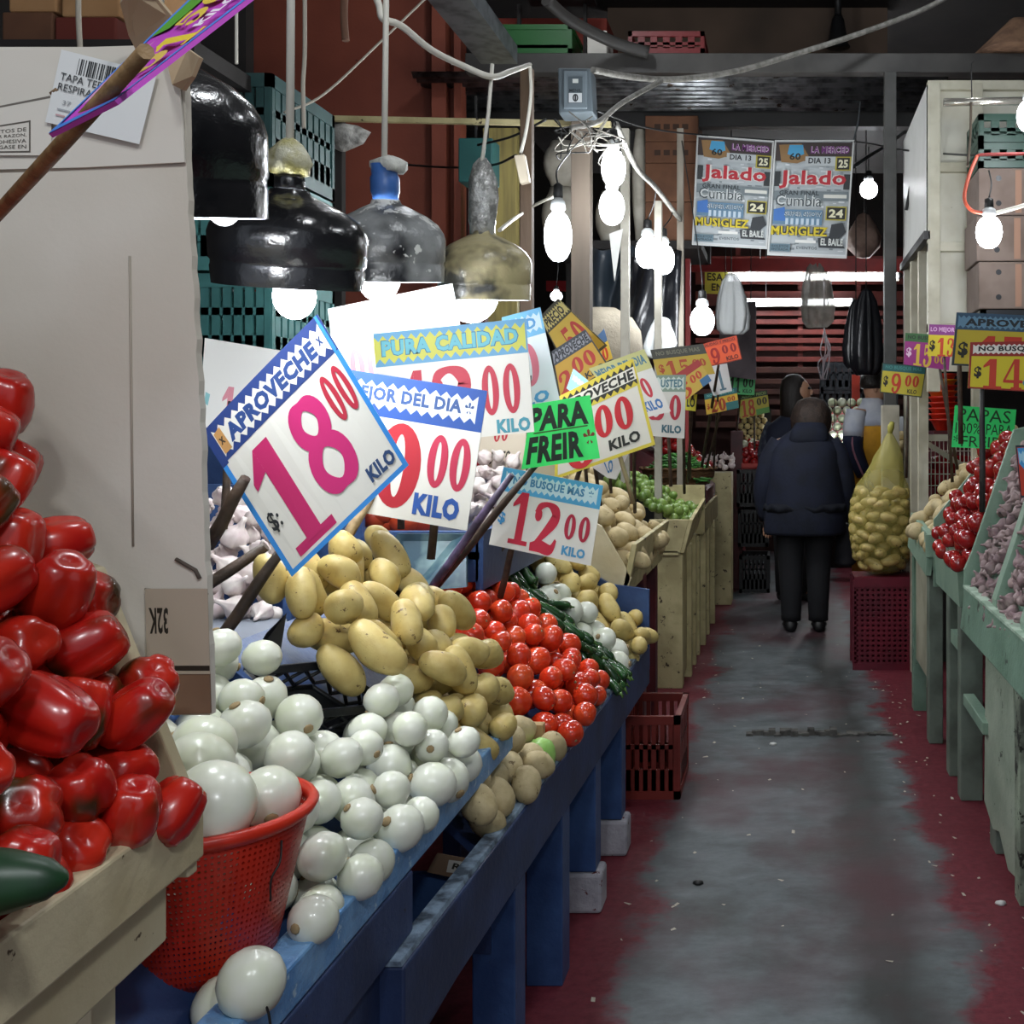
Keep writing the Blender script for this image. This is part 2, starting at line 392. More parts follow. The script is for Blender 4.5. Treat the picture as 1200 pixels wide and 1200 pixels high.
MB().prism([(f_[0]-.005, 2.14, RZ-.05), (f_[0]-.005, 2.14, RZ-.03), (f_[0]-.42, 2.14, RZ+.345), (f_[0]-.42, 2.14, RZ+.325)], (f_[1]-f_[0]-.016, 1.86, 0)).build('tray_board', M_bluedk, bt)
for y in (2.30, 2.72, 3.12, 3.53):
    x = RX(y)-.01
    MB().box((x-.07, y-.045, .115 if y > 2.8 else 0), (x+.018, y+.045, RZ-.02)).build('leg', M_blue, bt, bevel=.003)
for y in (2.3, 3.1, 3.9):
    x = RX(y)-.36
    MB().box((x-.05, y-.045, 0), (x+.0, y+.045, RZ+.25)).build('leg', M_bluedk, bt, bevel=.003)
MB().box((f_[0]-.5, 2.25, .28), (f_[0]-.02, 2.29, .38)).build('cross_rail', M_bluedk, bt)
MB().prism([(RX(4)+.02, 3.98, RZ-.08), (RX(4)+.02, 3.98, RZ+.21), (RX(4)-.12, 3.98, RZ+.23), (RX(4)-.5, 3.98, RZ+.45), (RX(4)-.5, 3.98, RZ-.08)], (0, .02, 0)).build('end_board', M_blue, bt)
# near open box under the onion rail
x = RX(1.75)
MB().box((x-.28, 2.045, RZ-.2), (x-.02, 2.06, RZ-.03)).build('box_side', M_blue, bt)
MB().box((x-.28, 1.74, RZ-.2), (x-.02, 2.06, RZ-.185)).build('box_base', M_bluedk, bt)
MB().prism([(x-.28, 1.74, RZ-.10), (x-.02, 1.74, RZ-.19), (x-.02, 1.74, RZ-.13), (x-.28, 1.74, RZ-.04)], (0, .02, 0)).build('box_side', M_blue, bt)
for y in (3.12, 3.53):
    x = RX(y)-.035
    b_ = MB().box((x-.055, y-.05, 0), (x+.06, y+.05, .112)).build('concrete_block', mat('flaking_block_paint', '#a9a6ae', .8, '#8c8a92', 12, chips='#5c1f24', cs=16, ct=.62, bump=.4), bevel=.01)
    tag(b_, 'pale flaking block under the blue stall leg %s' % ('nearest the red crate' if y > 3.3 else 'second from the red crate'), 'block')
# dark bin box behind the onions (holds garlic) and its lid board
gb = empty('garlic_bin', (-1.25, 2.5, 0), 'dark blue bin holding the garlic heap behind the onion tray', 'bin')
MB().hexa([(-1.6, 1.94, .905), (-.89, 1.94, .905), (-1.10, 2.46, .905), (-1.75, 2.46, .905)], [(-1.6, 1.94, .925), (-.89, 1.94, .925), (-1.10, 2.46, .925), (-1.75, 2.46, .925)]).build('lid_board', mat('grey_blue_board', '#7d838e', .5, '#686e7a', 5, chips='#2a2e38', cs=14, ct=.68), gb, bevel=.003)
MB().box((-1.55, 1.95, 0), (-1.0, 1.97, .905)).build('front_panel', M_bluedk, gb)
MB().box((-1.70, 2.46, .85), (-1.11, 2.86, .87)).build('tray_board', M_bluedk, gb)
MB().box((-1.11, 2.46, 0), (-1.09, 2.86, .98)).build('side_panel', M_blue, gb)
MB().box((-1.75, 2.87, 0), (-1.09, 2.89, 1.2)).build('back_board', M_blue, gb)
# blue upper bin behind the tomatoes
ub = empty('blue_upper_bin', (-1.1, 3.1, 0), 'dark blue raised bin behind the tomatoes with red vegetables on top', 'bin')
MB().box((-1.45, 2.92, .94), (-.80, 2.94, 1.075)).build('front_board', M_blue, ub, bevel=.003)
MB().prism([(-1.07, 2.90, .95), (-.92, 2.80, .935), (-.80, 2.80, .945), (-.83, 2.90, 1.07), (-1.01, 2.90, 1.07)], (0, .014, 0)).build('patch_board', mat('scuffed_teal_board', '#2f4a58', .35, '#7f9a98', 9, vr=(.52, .75)), ub)
MB().box((-.81, 2.92, .92), (-.79, 3.9, 1.075)).build('side_board', M_blue, ub)
MB().box((-1.45, 2.92, 1.0), (-.80, 3.9, 1.02)).build('tray_board', M_bluedk, ub)
MB().box((-1.45, 3.0, 0), (-1.38, 3.9, 1.0)).build('leg', M_bluedk, ub); MB().box((-1.30, 3.86, 0), (-1.23, 3.9, 1.0)).build('leg', M_bluedk, ub)
MB().box((-1.45, 3.92, 0), (-.80, 3.94, 1.25)).build('back_board', M_cream, ub)

# ------------------------------------------------------------------ cream pepper stall (near left)
cp = stall('cream_pepper_stall', (-.8, .8, 0), 'cream painted stall in the near corner holding the red peppers')
MB().prism([(-.60, .15, .905), (-.60, .15, .972), (-.622, .15, .975), (-.622, .15, .905)], (0, 1.0, 0), dz=-.058).build('front_board', M_cream, cp, bevel=.003)
MB().prism([(-.618, .15, .835), (-.618, .15, .903), (-.65, .15, .903), (-.65, .15, .835)], (0, .963, 0), dz=-.058).build('lower_board', M_cream, cp, bevel=.003)
MB().prism([(-.606, 1.13, .89), (-.606, 1.13, .966), (-.701, 1.13, 1.205), (-1.4, 1.13, 1.45), (-1.4, 1.13, .89)], (0, .018, 0)).build('divider', M_cream, cp, bevel=.002)
MB().prism([(-.69, .15, .895), (-.69, .15, .91), (-.94, .15, 1.46), (-.97, .15, 1.46)], (0, .98, 0)).build('tray_board', M_cream, cp)
MB().box((-.70, 1.05, 0), (-.655, 1.09, .835)).build('leg', M_cream, cp, bevel=.003)
MB().box((-.70, .2, 0), (-.655, .25, .835)).build('leg', M_cream, cp, bevel=.003)
MB().box((-1.3, 1.07, 0), (-.66, 1.085, .86)).build('end_panel', mat('dark_cream_panel', '#a3977e', .6, '#8c8168', 5), cp)

# ------------------------------------------------------------------ yellow stalls further down the left side
ys = stall('yellow_potato_stall', (-.75, 4.6, 0), 'yellowed wooden stall tray of dusty potatoes standing on a maroon leg')
MB().prism([(-.585, 4.02, .76), (-.565, 4.02, .74), (-.53, 4.02, .925), (-.55, 4.02, .925)], (0.01, 1.05, .0)).build('front_board', M_yel, ys, bevel=.003)
MB().prism([(-.57, 4.02, .765), (-.55, 4.02, .80), (-.66, 4.02, .99), (-1.2, 4.02, 1.25), (-1.2, 4.02, .765)], (0, .02, 0)).build('end_board', M_cream, ys, bevel=.002)
MB().prism([(-.56, 4.04, .76), (-.56, 4.04, .775), (-1.15, 4.04, 1.27), (-1.15, 4.04, 1.25)], (0, 1.05, 0)).build('tray_board', M_yel, ys)
MB().box((-.66, 4.42, 0), (-.555, 4.5, .76)).build('leg', M_maroon, ys, bevel=.003)
MB().box((-1.2, 4.10, 0), (-1.1, 4.2, .9)).build('leg', M_maroon, ys); MB().box((-.66, 4.95, 0), (-.57, 5.03, .76)).build('leg', M_maroon, ys)
yl = stall('yellow_lime_stall', (-.62, 6.2, 0), 'chipped yellow plank stall with a box of limes at its near end')
zt = Zp(609, 5.7)
MB().prism([(-.69, 5.7, .70), (-.53, 5.7, .70), (-.485, 5.7, zt), (-.69, 5.7, zt)], (0, .025, 0)).build('box_end', M_yel, yl, bevel=.003)
MB().prism([(-.53, 5.7, .70), (-.51, 5.7, .70), (-.465, 5.7, zt), (-.485, 5.7, zt)], (0.0, .95, .05)).build('box_front', M_yel, yl, bevel=.003)
MB().box((-1.22, 5.7, .69), (-.54, 8.2, .71)).build('tray_board', M_yel, yl)
MB().box((-.70, 6.62, .71), (-.47, 6.64, zt+.13)).build('box_end', M_yel, yl)
for k, (y, xa, ww, top) in enumerate(((5.72, -.68, .16, .70), (5.98, -.545, .05, .72), (6.28, -.545, .05, .74), (6.55, -.545, .05, .70), (6.85, -.53, .05, .78), (7.2, -.53, .05, .71), (7.6, -.52, .05, .71))):
    MB().box((xa, y, 0), (xa+ww, y+(.06 if k else .10), top)).build('upright', M_yel, yl, bevel=.003)
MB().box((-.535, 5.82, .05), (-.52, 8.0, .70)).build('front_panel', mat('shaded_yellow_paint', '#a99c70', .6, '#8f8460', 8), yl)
MB().box((-.50, 6.66, .70), (-.48, 8.1, .85)).build('front_board', M_yel, yl)
mp_ = MB().box((W(856, 9.2), 9.2, 0), (W(870, 9.2), 9.9, Zp(505, 9.2))).build('stall_end_panel', M_maroon, bevel=.004)
tag(mp_, 'tall maroon end panel at the far end of the yellow stalls', 'panel')

# ------------------------------------------------------------------ right-hand green stalls
gs = stall('green_garlic_stall', (1.0, 3.2, 0), 'pale green stall at the right edge with mauve garlic between green dividers')
MB().prism([(.605, 1.7, .66), (.625, 1.7, .66), (.645, 1.7, .80), (.62, 1.7, .80)], (0, 2.1, 0)).build('front_board', M_greendk, gs, bevel=.003)
MB().prism([(.615, 1.7, .80), (.65, 1.7, .80), (.65, 1.7, .808), (.615, 1.7, .808)], (0, 2.1, 0)).build('rail', mat('scuffed_pale_edge', '#b9cdbb', .5, '#8aa490', 22), gs)
MB().prism([(.645, 1.7, .70), (.645, 1.7, .715), (.855, 1.7, 1.33), (.875, 1.7, 1.33)], (0, 2.1, 0)).build('tray_board', M_greendk, gs)
MB().prism([(.62, 3.8, .66), (.62, 3.8, .86), (.65, 3.8, .93), (.79, 3.8, 1.34), (.95, 3.8, 1.38), (.95, 3.8, .66)], (0, .02, 0)).build('end_board', M_green, gs, bevel=.003)
for y in (3.32, 2.92):
    MB().prism([(.645, y, .72), (.635, y, .83), (.80, y, 1.33), (.86, y, 1.33)], (0, .06, 0)).build('divider', M_green, gs, bevel=.002)
MB().prism([(.672, 3.18, .05), (.66, 3.2, .70), (.66, 3.62, .70), (.655, 3.62, .13), (.66, 3.5, .08), (.665, 3.42, .10), (.668, 3.3, .03)], (.022, 0, 0)).build('front_panel', mat('bleached_green_panel', '#a0ac9a', .55, '#8c9a88', 6, chips='#3c443c', cs=24, ct=.64, bump=.25), gs, bevel=.003)
MB().box((.665, 3.12, 0), (.72, 3.19, .68)).build('leg', mat('rotting_pale_wood', '#8f9c88', .7, '#5c6458', 9, chips='#20241e', cs=16, ct=.58, bump=.5), gs, bevel=.003)
MB().box((.67, 3.5, 0), (.72, 3.6, .68)).build('leg', mat('grey_green_leg', '#6f7c70', .7, '#565f55', 7, bump=.3), gs, bevel=.003)
MB().box((.64, 3.56, .36), (.68, 3.95, .40)).build('cross_rail', M_green, gs, bevel=.003)
MB().box((1.0, 3.65, 0), (1.08, 3.75, 1.2)).build('leg', M_greendk, gs); MB().box((1.0, 1.75, 0), (1.08, 1.85, 1.2)).build('leg', M_greendk, gs)
MB().box((1.0, 3.2, 0), (1.02, 3.75, .7)).build('back_board', mat('dark_green_board', '#39463d', .7), gs)
gt = stall('green_tomato_stall', (.95, 4.3, 0), 'grey-green stall tray of red tomatoes with a curved front rail')
cv = [(4.62, .93), (4.45, .925), (4.3, .91), (4.15, .885), (4.0, .875)]
mb = MB()
for (ya, za), (yb, zb2) in zip(cv[:-1], cv[1:]):
    mb.hexa([(.635, ya, .70), (.66, ya, .70), (.66, yb, .70), (.635, yb, .70)], [(.625, ya, za), (.655, ya, za), (.655, yb, zb2), (.625, yb, zb2)])
mb.build('front_board', M_green, gt)
MB().prism([(.66, 3.84, .74), (.66, 3.84, .755), (.95, 3.84, 1.3), (.97, 3.84, 1.29)], (0, .8, 0)).build('tray_board', M_greendk, gt)
MB().prism([(.63, 4.64, .68), (.63, 4.64, .96), (.95, 4.64, 1.36), (.95, 4.64, .68)], (0, .02, 0)).build('end_board', M_green, gt)
for y, c in ((4.0, 0), (4.28, 1)):
    MB().box((.64, y, 0), (.72, y+.08, .72)).build('leg', mat('grey_green_leg', '#6f7c70'), gt, bevel=.004)
MB().box((.646, 4.012, .52), (.69, 4.34, .57)).build('cross_rail', M_green, gt)
MB().box((1.0, 4.55, 0), (1.08, 4.63, 1.2)).build('leg', M_greendk, gt)
gp = stall('white_potato_stall', (.95, 5.2, 0), 'pale grey-green stall tray of brown potatoes beside the potato sack')
MB().prism([(.60, 4.68, .72), (.625, 4.68, .72), (.645, 4.68, .885), (.615, 4.68, .885)], (0, .68, .05)).build('front_board', M_green, gp, bevel=.003)
MB().prism([(.63, 4.70, .74), (.63, 4.70, .755), (1.18, 4.70, 1.30), (1.2, 4.70, 1.29)], (0, .64, 0)).build('tray_board', M_greendk, gp)
MB().box((.60, 4.67, .80), (.80, 4.69, .895)).build('end_board', M_green, gp)
MB().box((.62, 4.72, 0), (.68, 4.80, .73)).build('leg', mat('grey_green_leg', '#6f7c70'), gp, bevel=.004)
MB().box((.63, 4.8, .25), (.65, 5.4, .74)).build('front_panel', mat('stained_pale_panel', '#a7a590', .6, '#8e8c78', 6), gp)
MB().box((.62, 5.27, 0), (.68, 5.35, .73)).build('leg', M_greendk, gp); MB().box((1.1, 5.25, 0), (1.16, 5.34, 1.2)).build('leg', M_greendk, gp); MB().box((1.1, 4.75, 0), (1.16, 4.83, 1.2)).build('leg', M_greendk, gp)
# ------------------------------------------------------------------ vegetables: one of each kind, then copies
def pepper_mat():
    m = bpy.data.materials.new('pepper_skin'); m.use_nodes = True; nt = NT(m); b = nt.n['Principled BSDF']
    tc = nt.new('ShaderNodeTexCoord'); oi = nt.new('ShaderNodeObjectInfo')
    mul = nt.new('ShaderNodeMath', operation='MULTIPLY'); mul.inputs[1].default_value = 53; nt.link(oi.outputs['Random'], mul.inputs[0])
    n1 = noise(nt, 11, tc.outputs['Object'], mul.outputs[0], 2)
    n2 = noise(nt, 16, tc.outputs['Object'], mul.outputs[0], 1)
    c = mixc(nt, ramp(nt, n2, .4, .65), srgb('#b41a16'), srgb('#c42c1a'))
    c = mixc(nt, ramp(nt, n1, .55, .66), c, srgb('#4a2c12'))
    c = mixc(nt, ramp(nt, n1, .66, .75), c, srgb('#26341a'))
    nt.link(c, b.inputs['Base Color']); b.inputs['Roughness'].default_value = .27; b.inputs['Coat Weight'].default_value = .3; b.inputs['Coat Roughness'].default_value = .15
    return m
M_pep = pepper_mat()
M_stem = mat('green_stem', '#4a6a2c', .6)
M_onion = mat('white_onion_skin', '#e2e4d6', .28, '#d6dcc0', 14, vr=(.45, .7), rnd=.04, coat=.2)
M_oroot = mat('onion_root', '#9a8460', .85)
M_pot = mat('yellow_potato_skin', '#cfba76', .45, '#bda25e', 26, vr=(.42, .68), chips='#6e5430', cs=48, ct=.625, bump=.12, bs=70, rnd=.07)
M_pot2 = mat('dusty_potato_skin', '#c2b086', .65, '#ac996e', 30, vr=(.45, .7), chips='#6a5634', cs=44, ct=.63, bump=.2, bs=70, rnd=.1)
M_tom = mat('tomato_skin', '#cc3418', .2, '#dc5428', 12, vr=(.45, .7), coat=.35, rnd=.08)
M_jal = mat('jalapeno_skin', '#1c3a1e', .22, '#2a5226', 14, coat=.3, rnd=.2)
M_chi = mat('green_chilli_skin', '#2a5a26', .3, '#3f7430', 14, rnd=.2)
M_gar = mat('garlic_skin', '#dcd2cc', .55, '#c6b4b4', 26, bump=.1, rnd=.05)
M_gar2 = mat('mauve_garlic_skin', '#9a8684', .6, '#7c6468', 30, bump=.2, rnd=.15)
M_lime = mat('lime_skin', '#56742f', .38, '#7f954a', 14, vr=(.4, .7), rnd=.15, bump=.05, bs=200)
M_chay = mat('chayote_skin', '#8fc060', .35, '#a4d070', 12)
M_carrot = mat('red_plum_skin', '#c84a26', .35, '#b03820', 12)
M_tom2 = mat('dark_red_tomato_skin', '#8e1a1c', .2, '#a42420', 12, coat=.4, rnd=.12)
M_egg = mat('guava_skin', '#cfc08e', .5, '#bda874', 20, rnd=.06)
M_turn = mat('pale_bulb_skin', '#dfe4cf', .4, '#cfdab4', 14, rnd=.03)

PROTO = {}
BASE = {'pepper': .0385, 'onion': .049, 'potato': .0435, 'dusty': .042, 'tomato': .0375, 'redtom': .0365, 'jalapeno': .0185, 'chilli': .012, 'garlic': .0275, 'mauve': .0205, 'lime': .0305, 'guava': .03, 'pale': .043}
def lathe_mesh(name, prof, m, seg=16, rad=None, bend=0, noise_amp=0, seed=0, sx=1, sy=1):
    mb = MB(); mb.lathe(prof, seg=seg, rad=rad, cap=True, sx=sx, sy=sy)
    rr = random.Random(seed)
    if noise_amp or bend:
        ph = [(rr.uniform(0, 6), rr.uniform(0, 6), rr.uniform(.8, 1.6)) for _ in range(3)]
        zmax = max(z for _, z in prof)
        nv = []
        for x, y, z in mb.v:
            s = 1+noise_amp*sum(math.sin(a+q*3*z/zmax+k*math.atan2(y, x)) for k, (a, b, q) in zip((1, 2, 3), ph))/3
            nv.append((x*s+bend*(z/zmax)**2*zmax, y*s, z))
        mb.v = nv
    return mb.mesh(name, m)
def sph(rx, rz, n=10, p=1.0):
    return [(max(1e-4, rx*math.sin(math.pi*i/n)**p), -rz*math.cos(math.pi*i/n)) for i in range(n+1)]
def proto(kind, variants): PROTO[kind] = variants
# bell pepper: local z is the stem axis, blossom end at +z
def pep_variant(seed, nl, h):
    rr = random.Random(seed); ph = rr.uniform(0, 6)
    pr = [(0, -.30), (.10, -.31), (.2, -.38), (.34, -.44), (.46, -.36), (.52, -.15), (.51, .08), (.46, .26), (.41, .38), (.33, .46), (.22, .49), (.11, .47), (.001, .445)]
    pr = [(max(r, 1e-3)*.078, z*.088*h) for r, z in pr]
    def rad(a, r, z): return 1-.17*abs(math.sin(nl*.5*(a-ph)))**8*(1 if r > .006 else 0)+.03*math.sin(2*a+ph)
    b = MB().lathe(pr, seg=32, rad=rad, cap=True).mesh('bell_pepper', M_pep)
    s = MB().tube([(0, 0, -.027), (0, .001, -.036), (.003, .002, -.052)], [.009, .005, .006], 8).mesh('stem', M_stem)
    return (b, [('stem', s)])
proto('pepper', [pep_variant(1, 4, 1.05), pep_variant(2, 3, 1.2), pep_variant(3, 4, .95), pep_variant(4, 3, 1.0)])
def onion_variant(seed, fl):
    pr = [(.002, -.50), (.10, -.49), (.28, -.43), (.42, -.27), (.48, -.05), (.46, .14), (.37, .31), (.24, .42), (.12, .47), (.05, .485), (.025, .50), (.001, .502)]
    b = lathe_mesh('white_onion', [(r*.098, z*.095*fl) for r, z in pr], M_onion, 20, noise_amp=.02, seed=seed)
    rt = MB().ball((0, 0, -.049*fl), .011, 0, 8, 6, (1, 1, .4)).mesh('root', M_oroot)
    return (b, [('root', rt)])
proto('onion', [onion_variant(1, 1.0), onion_variant(2, .9), onion_variant(3, 1.06)])
def pot_variant(name, m, seed, L, Wd, n=12):
    return (lathe_mesh(name, sph(Wd, L, n, .86), m, 16, bend=random.Random(seed).uniform(-.12, .18), noise_amp=.09, seed=seed), [])
proto('potato', [pot_variant('yellow_potato', M_pot, k, L, w_) for k, (L, w_) in enumerate(((.054, .036), (.062, .0365), (.047, .0365), (.068, .0355)))])
proto('dusty', [pot_variant('dusty_potato', M_pot2, k+9, L, w_, 10) for k, (L, w_) in enumerate(((.050, .036), (.056, .034), (.045, .036)))])
def tom_variant(seed, L, name='tomato', m=M_tom):
    b = lathe_mesh(name, [(max(1e-4, .0345*math.sin(math.pi*i/10)**.9), -L*math.cos(math.pi*i/10)+(-.004 if i == 10 else 0)) for i in range(11)], m, 16, noise_amp=.05, seed=seed)
    sc = MB().ball((0, 0, L-.0035), .0045, 0, 6, 4, (1, 1, .5)).mesh('scar', M_oroot)
    return (b, [('scar', sc)])
proto('tomato', [tom_variant(1, .037), tom_variant(2, .041), tom_variant(3, .0345)])
proto('redtom', [(tom_variant(4, .036, 'red_tomato', M_tom2)[0], [])])
def chile(name, m, L, r, seed, bend):
    pr = [(.3, -1), (.8, -.93), (1, -.75), (1, -.3), (.92, .1), (.75, .5), (.5, .82), (.2, .97), (.01, 1)]
    b = lathe_mesh(name, [(p*r, z*L/2) for p, z in pr], m, 10, bend=bend, noise_amp=.06, seed=seed)
    s = MB().tube([(0, 0, -L/2+.001), (.001, 0, -L/2-.008), (.004, 0, -L/2-.017)], [r*.5, r*.2, r*.18], 6).mesh('stem', M_stem)
    return (b, [('stem', s)])
proto('jalapeno', [chile('jalapeno', M_jal, .088, .0155, 1, .1), chile('jalapeno', M_jal, .078, .0165, 2, .2), chile('jalapeno', M_jal, .095, .015, 3, .04)])
proto('chilli', [(chile('green_chilli', M_chi, .10, .0075, 1, .35)[0], []), (chile('green_chilli', M_chi, .085, .007, 2, .15)[0], [])])
def garlic_variant(seed, s, m, name):
    rr = random.Random(seed); ph = rr.uniform(0, 6)
    pr = [(.001, -.38), (.2, -.40), (.42, -.30), (.5, -.08), (.44, .12), (.28, .28), (.14, .40), (.09, .58), (.08, .74), (.001, .75)]
    return (MB().lathe([(r*s, z*s) for r, z in pr], seg=24, rad=lambda a, r, z: 1-.17*abs(math.sin(3.5*(a-ph)))**5*(1 if r > .1*s else 0), cap=True).mesh(name, m), [])
proto('garlic', [garlic_variant(1, .055, M_gar, 'garlic_bulb'), garlic_variant(2, .05, M_gar, 'garlic_bulb'), garlic_variant(3, .06, M_gar, 'garlic_bulb')])
proto('mauve', [garlic_variant(5, .042, M_gar2, 'mauve_garlic_bulb'), garlic_variant(6, .037, M_gar2, 'mauve_garlic_bulb')])
proto('lime', [(lathe_mesh('lime', [(r*.028, z*.03) for r, z in [(.001, -1.12), (.15, -1.05), (.5, -.88), (.85, -.5), (1, 0), (.85, .5), (.5, .88), (.15, 1.05), (.001, 1.12)]], M_lime, 14), [])])
proto('chayote', [(lathe_mesh('chayote', [(r*.05, z*.06) for r, z in [(.001, -.95), (.35, -.95), (.7, -.75), (.95, -.35), (1, .0), (.9, .4), (.7, .75), (.4, .97), (.001, 1)]], M_chay, 16, noise_amp=.06, seed=3), [])])
proto('plum', [(lathe_mesh('red_plum', sph(.03, .042), M_carrot, 14, noise_amp=.05, seed=3), [])])
proto('pale', [(lathe_mesh('pale_bulb', sph(.042, .040), M_turn, 14), [])])
proto('guava', [(lathe_mesh('guava', sph(.026, .03), M_egg, 12), [])])

def axis_quat(direction, spin):
    q = Vector((0, 0, 1)).rotation_difference(Vector(direction).normalized())
    return q @ Quaternion((0, 0, 1), spin)
def spawn(kind, pos, q, s, label, cat, group=None, rr=R, name=None):
    me, parts = PROTO[kind][rr.randrange(len(PROTO[kind]))]
    o = bpy.data.objects.new(name or me.name.split('.')[0], me); COL.objects.link(o)
    o.rotation_mode = 'QUATERNION'; o.rotation_quaternion = q; o.location = pos; o.scale = (s, s, s)
    tag(o, label, cat, group)
    for nm, pm in parts:
        c = bpy.data.objects.new(nm, pm); COL.objects.link(c); c.parent = o
    return o
def pack(w_, l, prof, r, nmax, rng, K=80, jit=.1, flr=None):
    pts = np.zeros((0, 4)); fails = 0
    while len(pts) < nmax and fails < 25:
        rr = r*(1+jit*rng.uniform(-1, 1))
        u = rng.uniform(rr*.9, max(w_-rr*.9, rr*.91), K); v = rng.uniform(rr*.9, max(l-rr*.9, rr*.91), K)
        f0 = np.zeros(K) if flr is None else np.array([flr(a, b) for a, b in zip(u, v)])
        h = f0+rr
        if len(pts):
            d2 = (u[:, None]-pts[:, 0])**2+(v[:, None]-pts[:, 1])**2
            Rr = (rr+pts[:, 3])**2
            hh = np.where(d2 < Rr, pts[:, 2]+np.sqrt(np.maximum(Rr-d2, 0)), -1e9).max(1)
            h = np.maximum(h, hh)
        top = np.array([prof(a, b) for a, b in zip(u, v)])
        ok = h+rr*.7 <= top
        if not ok.any(): fails += 1; continue
        i = np.argmin(np.where(ok, h-f0+.25*v*0, 1e9)); fails = 0
        pts = np.vstack([pts, [u[i], v[i], h[i], rr]])
    return pts
def heap(kind, O, U, V, N, w_, l, prof, r, nmax, what, near, cat, group, mode='any', seed=1, K=80, jit=.1, flr=None, tilt=.5, along=None, short=None, row_word='row up', rows=True, base=None, skip=None):
    """a heap of copies on a sloping bed. Labels count rows up from the front and places along each row from one named end"""
    rng = np.random.default_rng(seed); rr = random.Random(seed)
    pts = pack(w_, l, prof, r, nmax, rng, K, jit, flr)
    O, U, V, N = map(Vector, (O, U, V, N))
    n = len(pts); top = []
    for i in range(n):
        d = np.hypot(pts[:, 0]-pts[i, 0], pts[:, 1]-pts[i, 1])
        top.append(((d < 1.25*r) & (pts[:, 2] > pts[i, 2]+.6*r)).sum() < 2)
    rowof = {}
    for i in range(n):
        if top[i]: rowof.setdefault(int(pts[i, 1]//(1.75*r)), []).append(i)
    lab = {}
    for k, (_, ii) in enumerate(sorted(rowof.items())):
        for j, i in enumerate(sorted(ii, key=lambda t: pts[t, 0])):
            lab[i] = '%s, %s %s, %s from %s' % (what, ORD[min(k+1, 30)], row_word, ORD[j+1], near)
    out = []
    for i in range(n):
        u, v, h, ri = pts[i]
        p = O+U*u+V*v+N*h
        if skip and skip(p): continue
        if mode == 'any': q = axis_quat((rr.gauss(0, 1), rr.gauss(0, 1), rr.gauss(0, 1)), rr.uniform(0, 6.3))
        elif mode == 'lie':
            a = rr.uniform(0, 6.3); q = axis_quat(U*math.cos(a)+V*math.sin(a)+N*rr.uniform(-.35, .35), rr.uniform(0, 6.3))
        elif mode == 'along':
            q = axis_quat(Vector(along)+U*rr.gauss(0, tilt)+V*rr.gauss(0, tilt)+N*rr.gauss(0, tilt*.35), rr.uniform(0, 6.3))
        else:
            dr = N if mode == 'out' else -N
            q = axis_quat(dr+U*rr.gauss(0, tilt)+V*rr.gauss(0, tilt), rr.uniform(0, 6.3))
        if i in lab and rows: lb = lab[i]
        else: lb = base or ('%s packed below the top layer' % what)
        out.append(spawn(kind, p, q, ri/BASE[kind], lb, cat, group, rr))
    return out
YD = (0, 1, 0)
def LF(th): t = math.radians(th); return (-math.cos(t), 0, math.sin(t)), (math.sin(t), 0, math.cos(t))
def RF(th): t = math.radians(th); return (math.cos(t), 0, math.sin(t)), (-math.sin(t), 0, math.cos(t))
def FF(th): t = math.radians(th); return (0, math.cos(t), math.sin(t)), (0, -math.sin(t), math.cos(t))

# red peppers
V, N = LF(63)
heap('pepper', (-.652, .50, .915), YD, V, N, .640, .62, lambda u, v: min(.130, .085+.45*v)+.012*math.sin(9*u), .0295, 420, 'red bell pepper on the cream stall', 'the camera end', 'pepper', 'red bell peppers heaped on the cream stall', 'out', 3, 120, tilt=.75)
cu = chile('dark_green_courgette', mat('courgette_skin', '#17361f', .4, '#1f4426', 20), .16, .03, 4, .05)
PROTO['courgette'] = [cu]
spawn('courgette', P(-62, 1037, .79), axis_quat((1, .15, .05), 0), 1.0, 'dark green courgette end poking out among the red peppers', 'courgette')

# onions in the divided tray (none where the bucket stands)
def near_bucket(p):
    if math.hypot(p.x+.70, p.y-1.335) < .108+.055*min(1, max(0, (p.z-.72)/.18)): return True
    return p.y < 1.30 and p.x < -.645 or (p.y < 1.34 and p.x < -.66 and p.z > .765)
V, N = LF(42)
for (ya, yb, seed, l, h, what) in ((1.165, 1.55, 5, .32, .14, 'white onion in the near compartment'), (1.565, 1.79, 6, .46, .135, 'white onion in the middle compartment'), (1.81, 2.065, 7, .24, .16, 'white onion in the far compartment')):
    heap('onion', (XR-.008, ya, ZB), YD, V, N, yb-ya, l, (lambda h: lambda u, v: h)(h), .0355, 150, what, 'the near end', 'onion', 'white onions in the blue divided tray', 'any', seed, 140, .18, skip=near_bucket)
# more onions between the box and the black crate, higher up the tray
heap('onion', (XR-.20, 1.22, ZB+.16), YD, V, N, .34, .24, lambda u, v: .15, .041, 50, 'white onion against the cardboard', 'the near end', 'onion', 'white onions at the top of the blue tray', 'any', 17, 140, .12)
# yellow potatoes: last compartment of the upper tray
V, N = LF(53)
heap('potato', (XR-.005, 1.88, ZB+.02), YD, V, N, .57, .54, lambda u, v: -1 if (u < .205 and v < .29) else .10+.045*math.sin(math.pi*min(1, max(0, v/.5)))-.25*max(0, u-.47), .0355, 330, 'smooth yellow potato beside the onions', 'the onion side', 'potato', 'smooth yellow potatoes heaped beside the onions', 'lie', 8, 120, .12)
# dusty potatoes in the lower tray
V, N = LF(44)
heap('dusty', (RX(2.3)-.012, 2.06, RZ-.03), YD, V, N, .58, .34, lambda u, v: .10, .0395, 110, 'brown dusty potato in the lower blue tray', 'the near end', 'potato', 'dusty potatoes behind the lower blue rail', 'lie', 9, 120, .12)
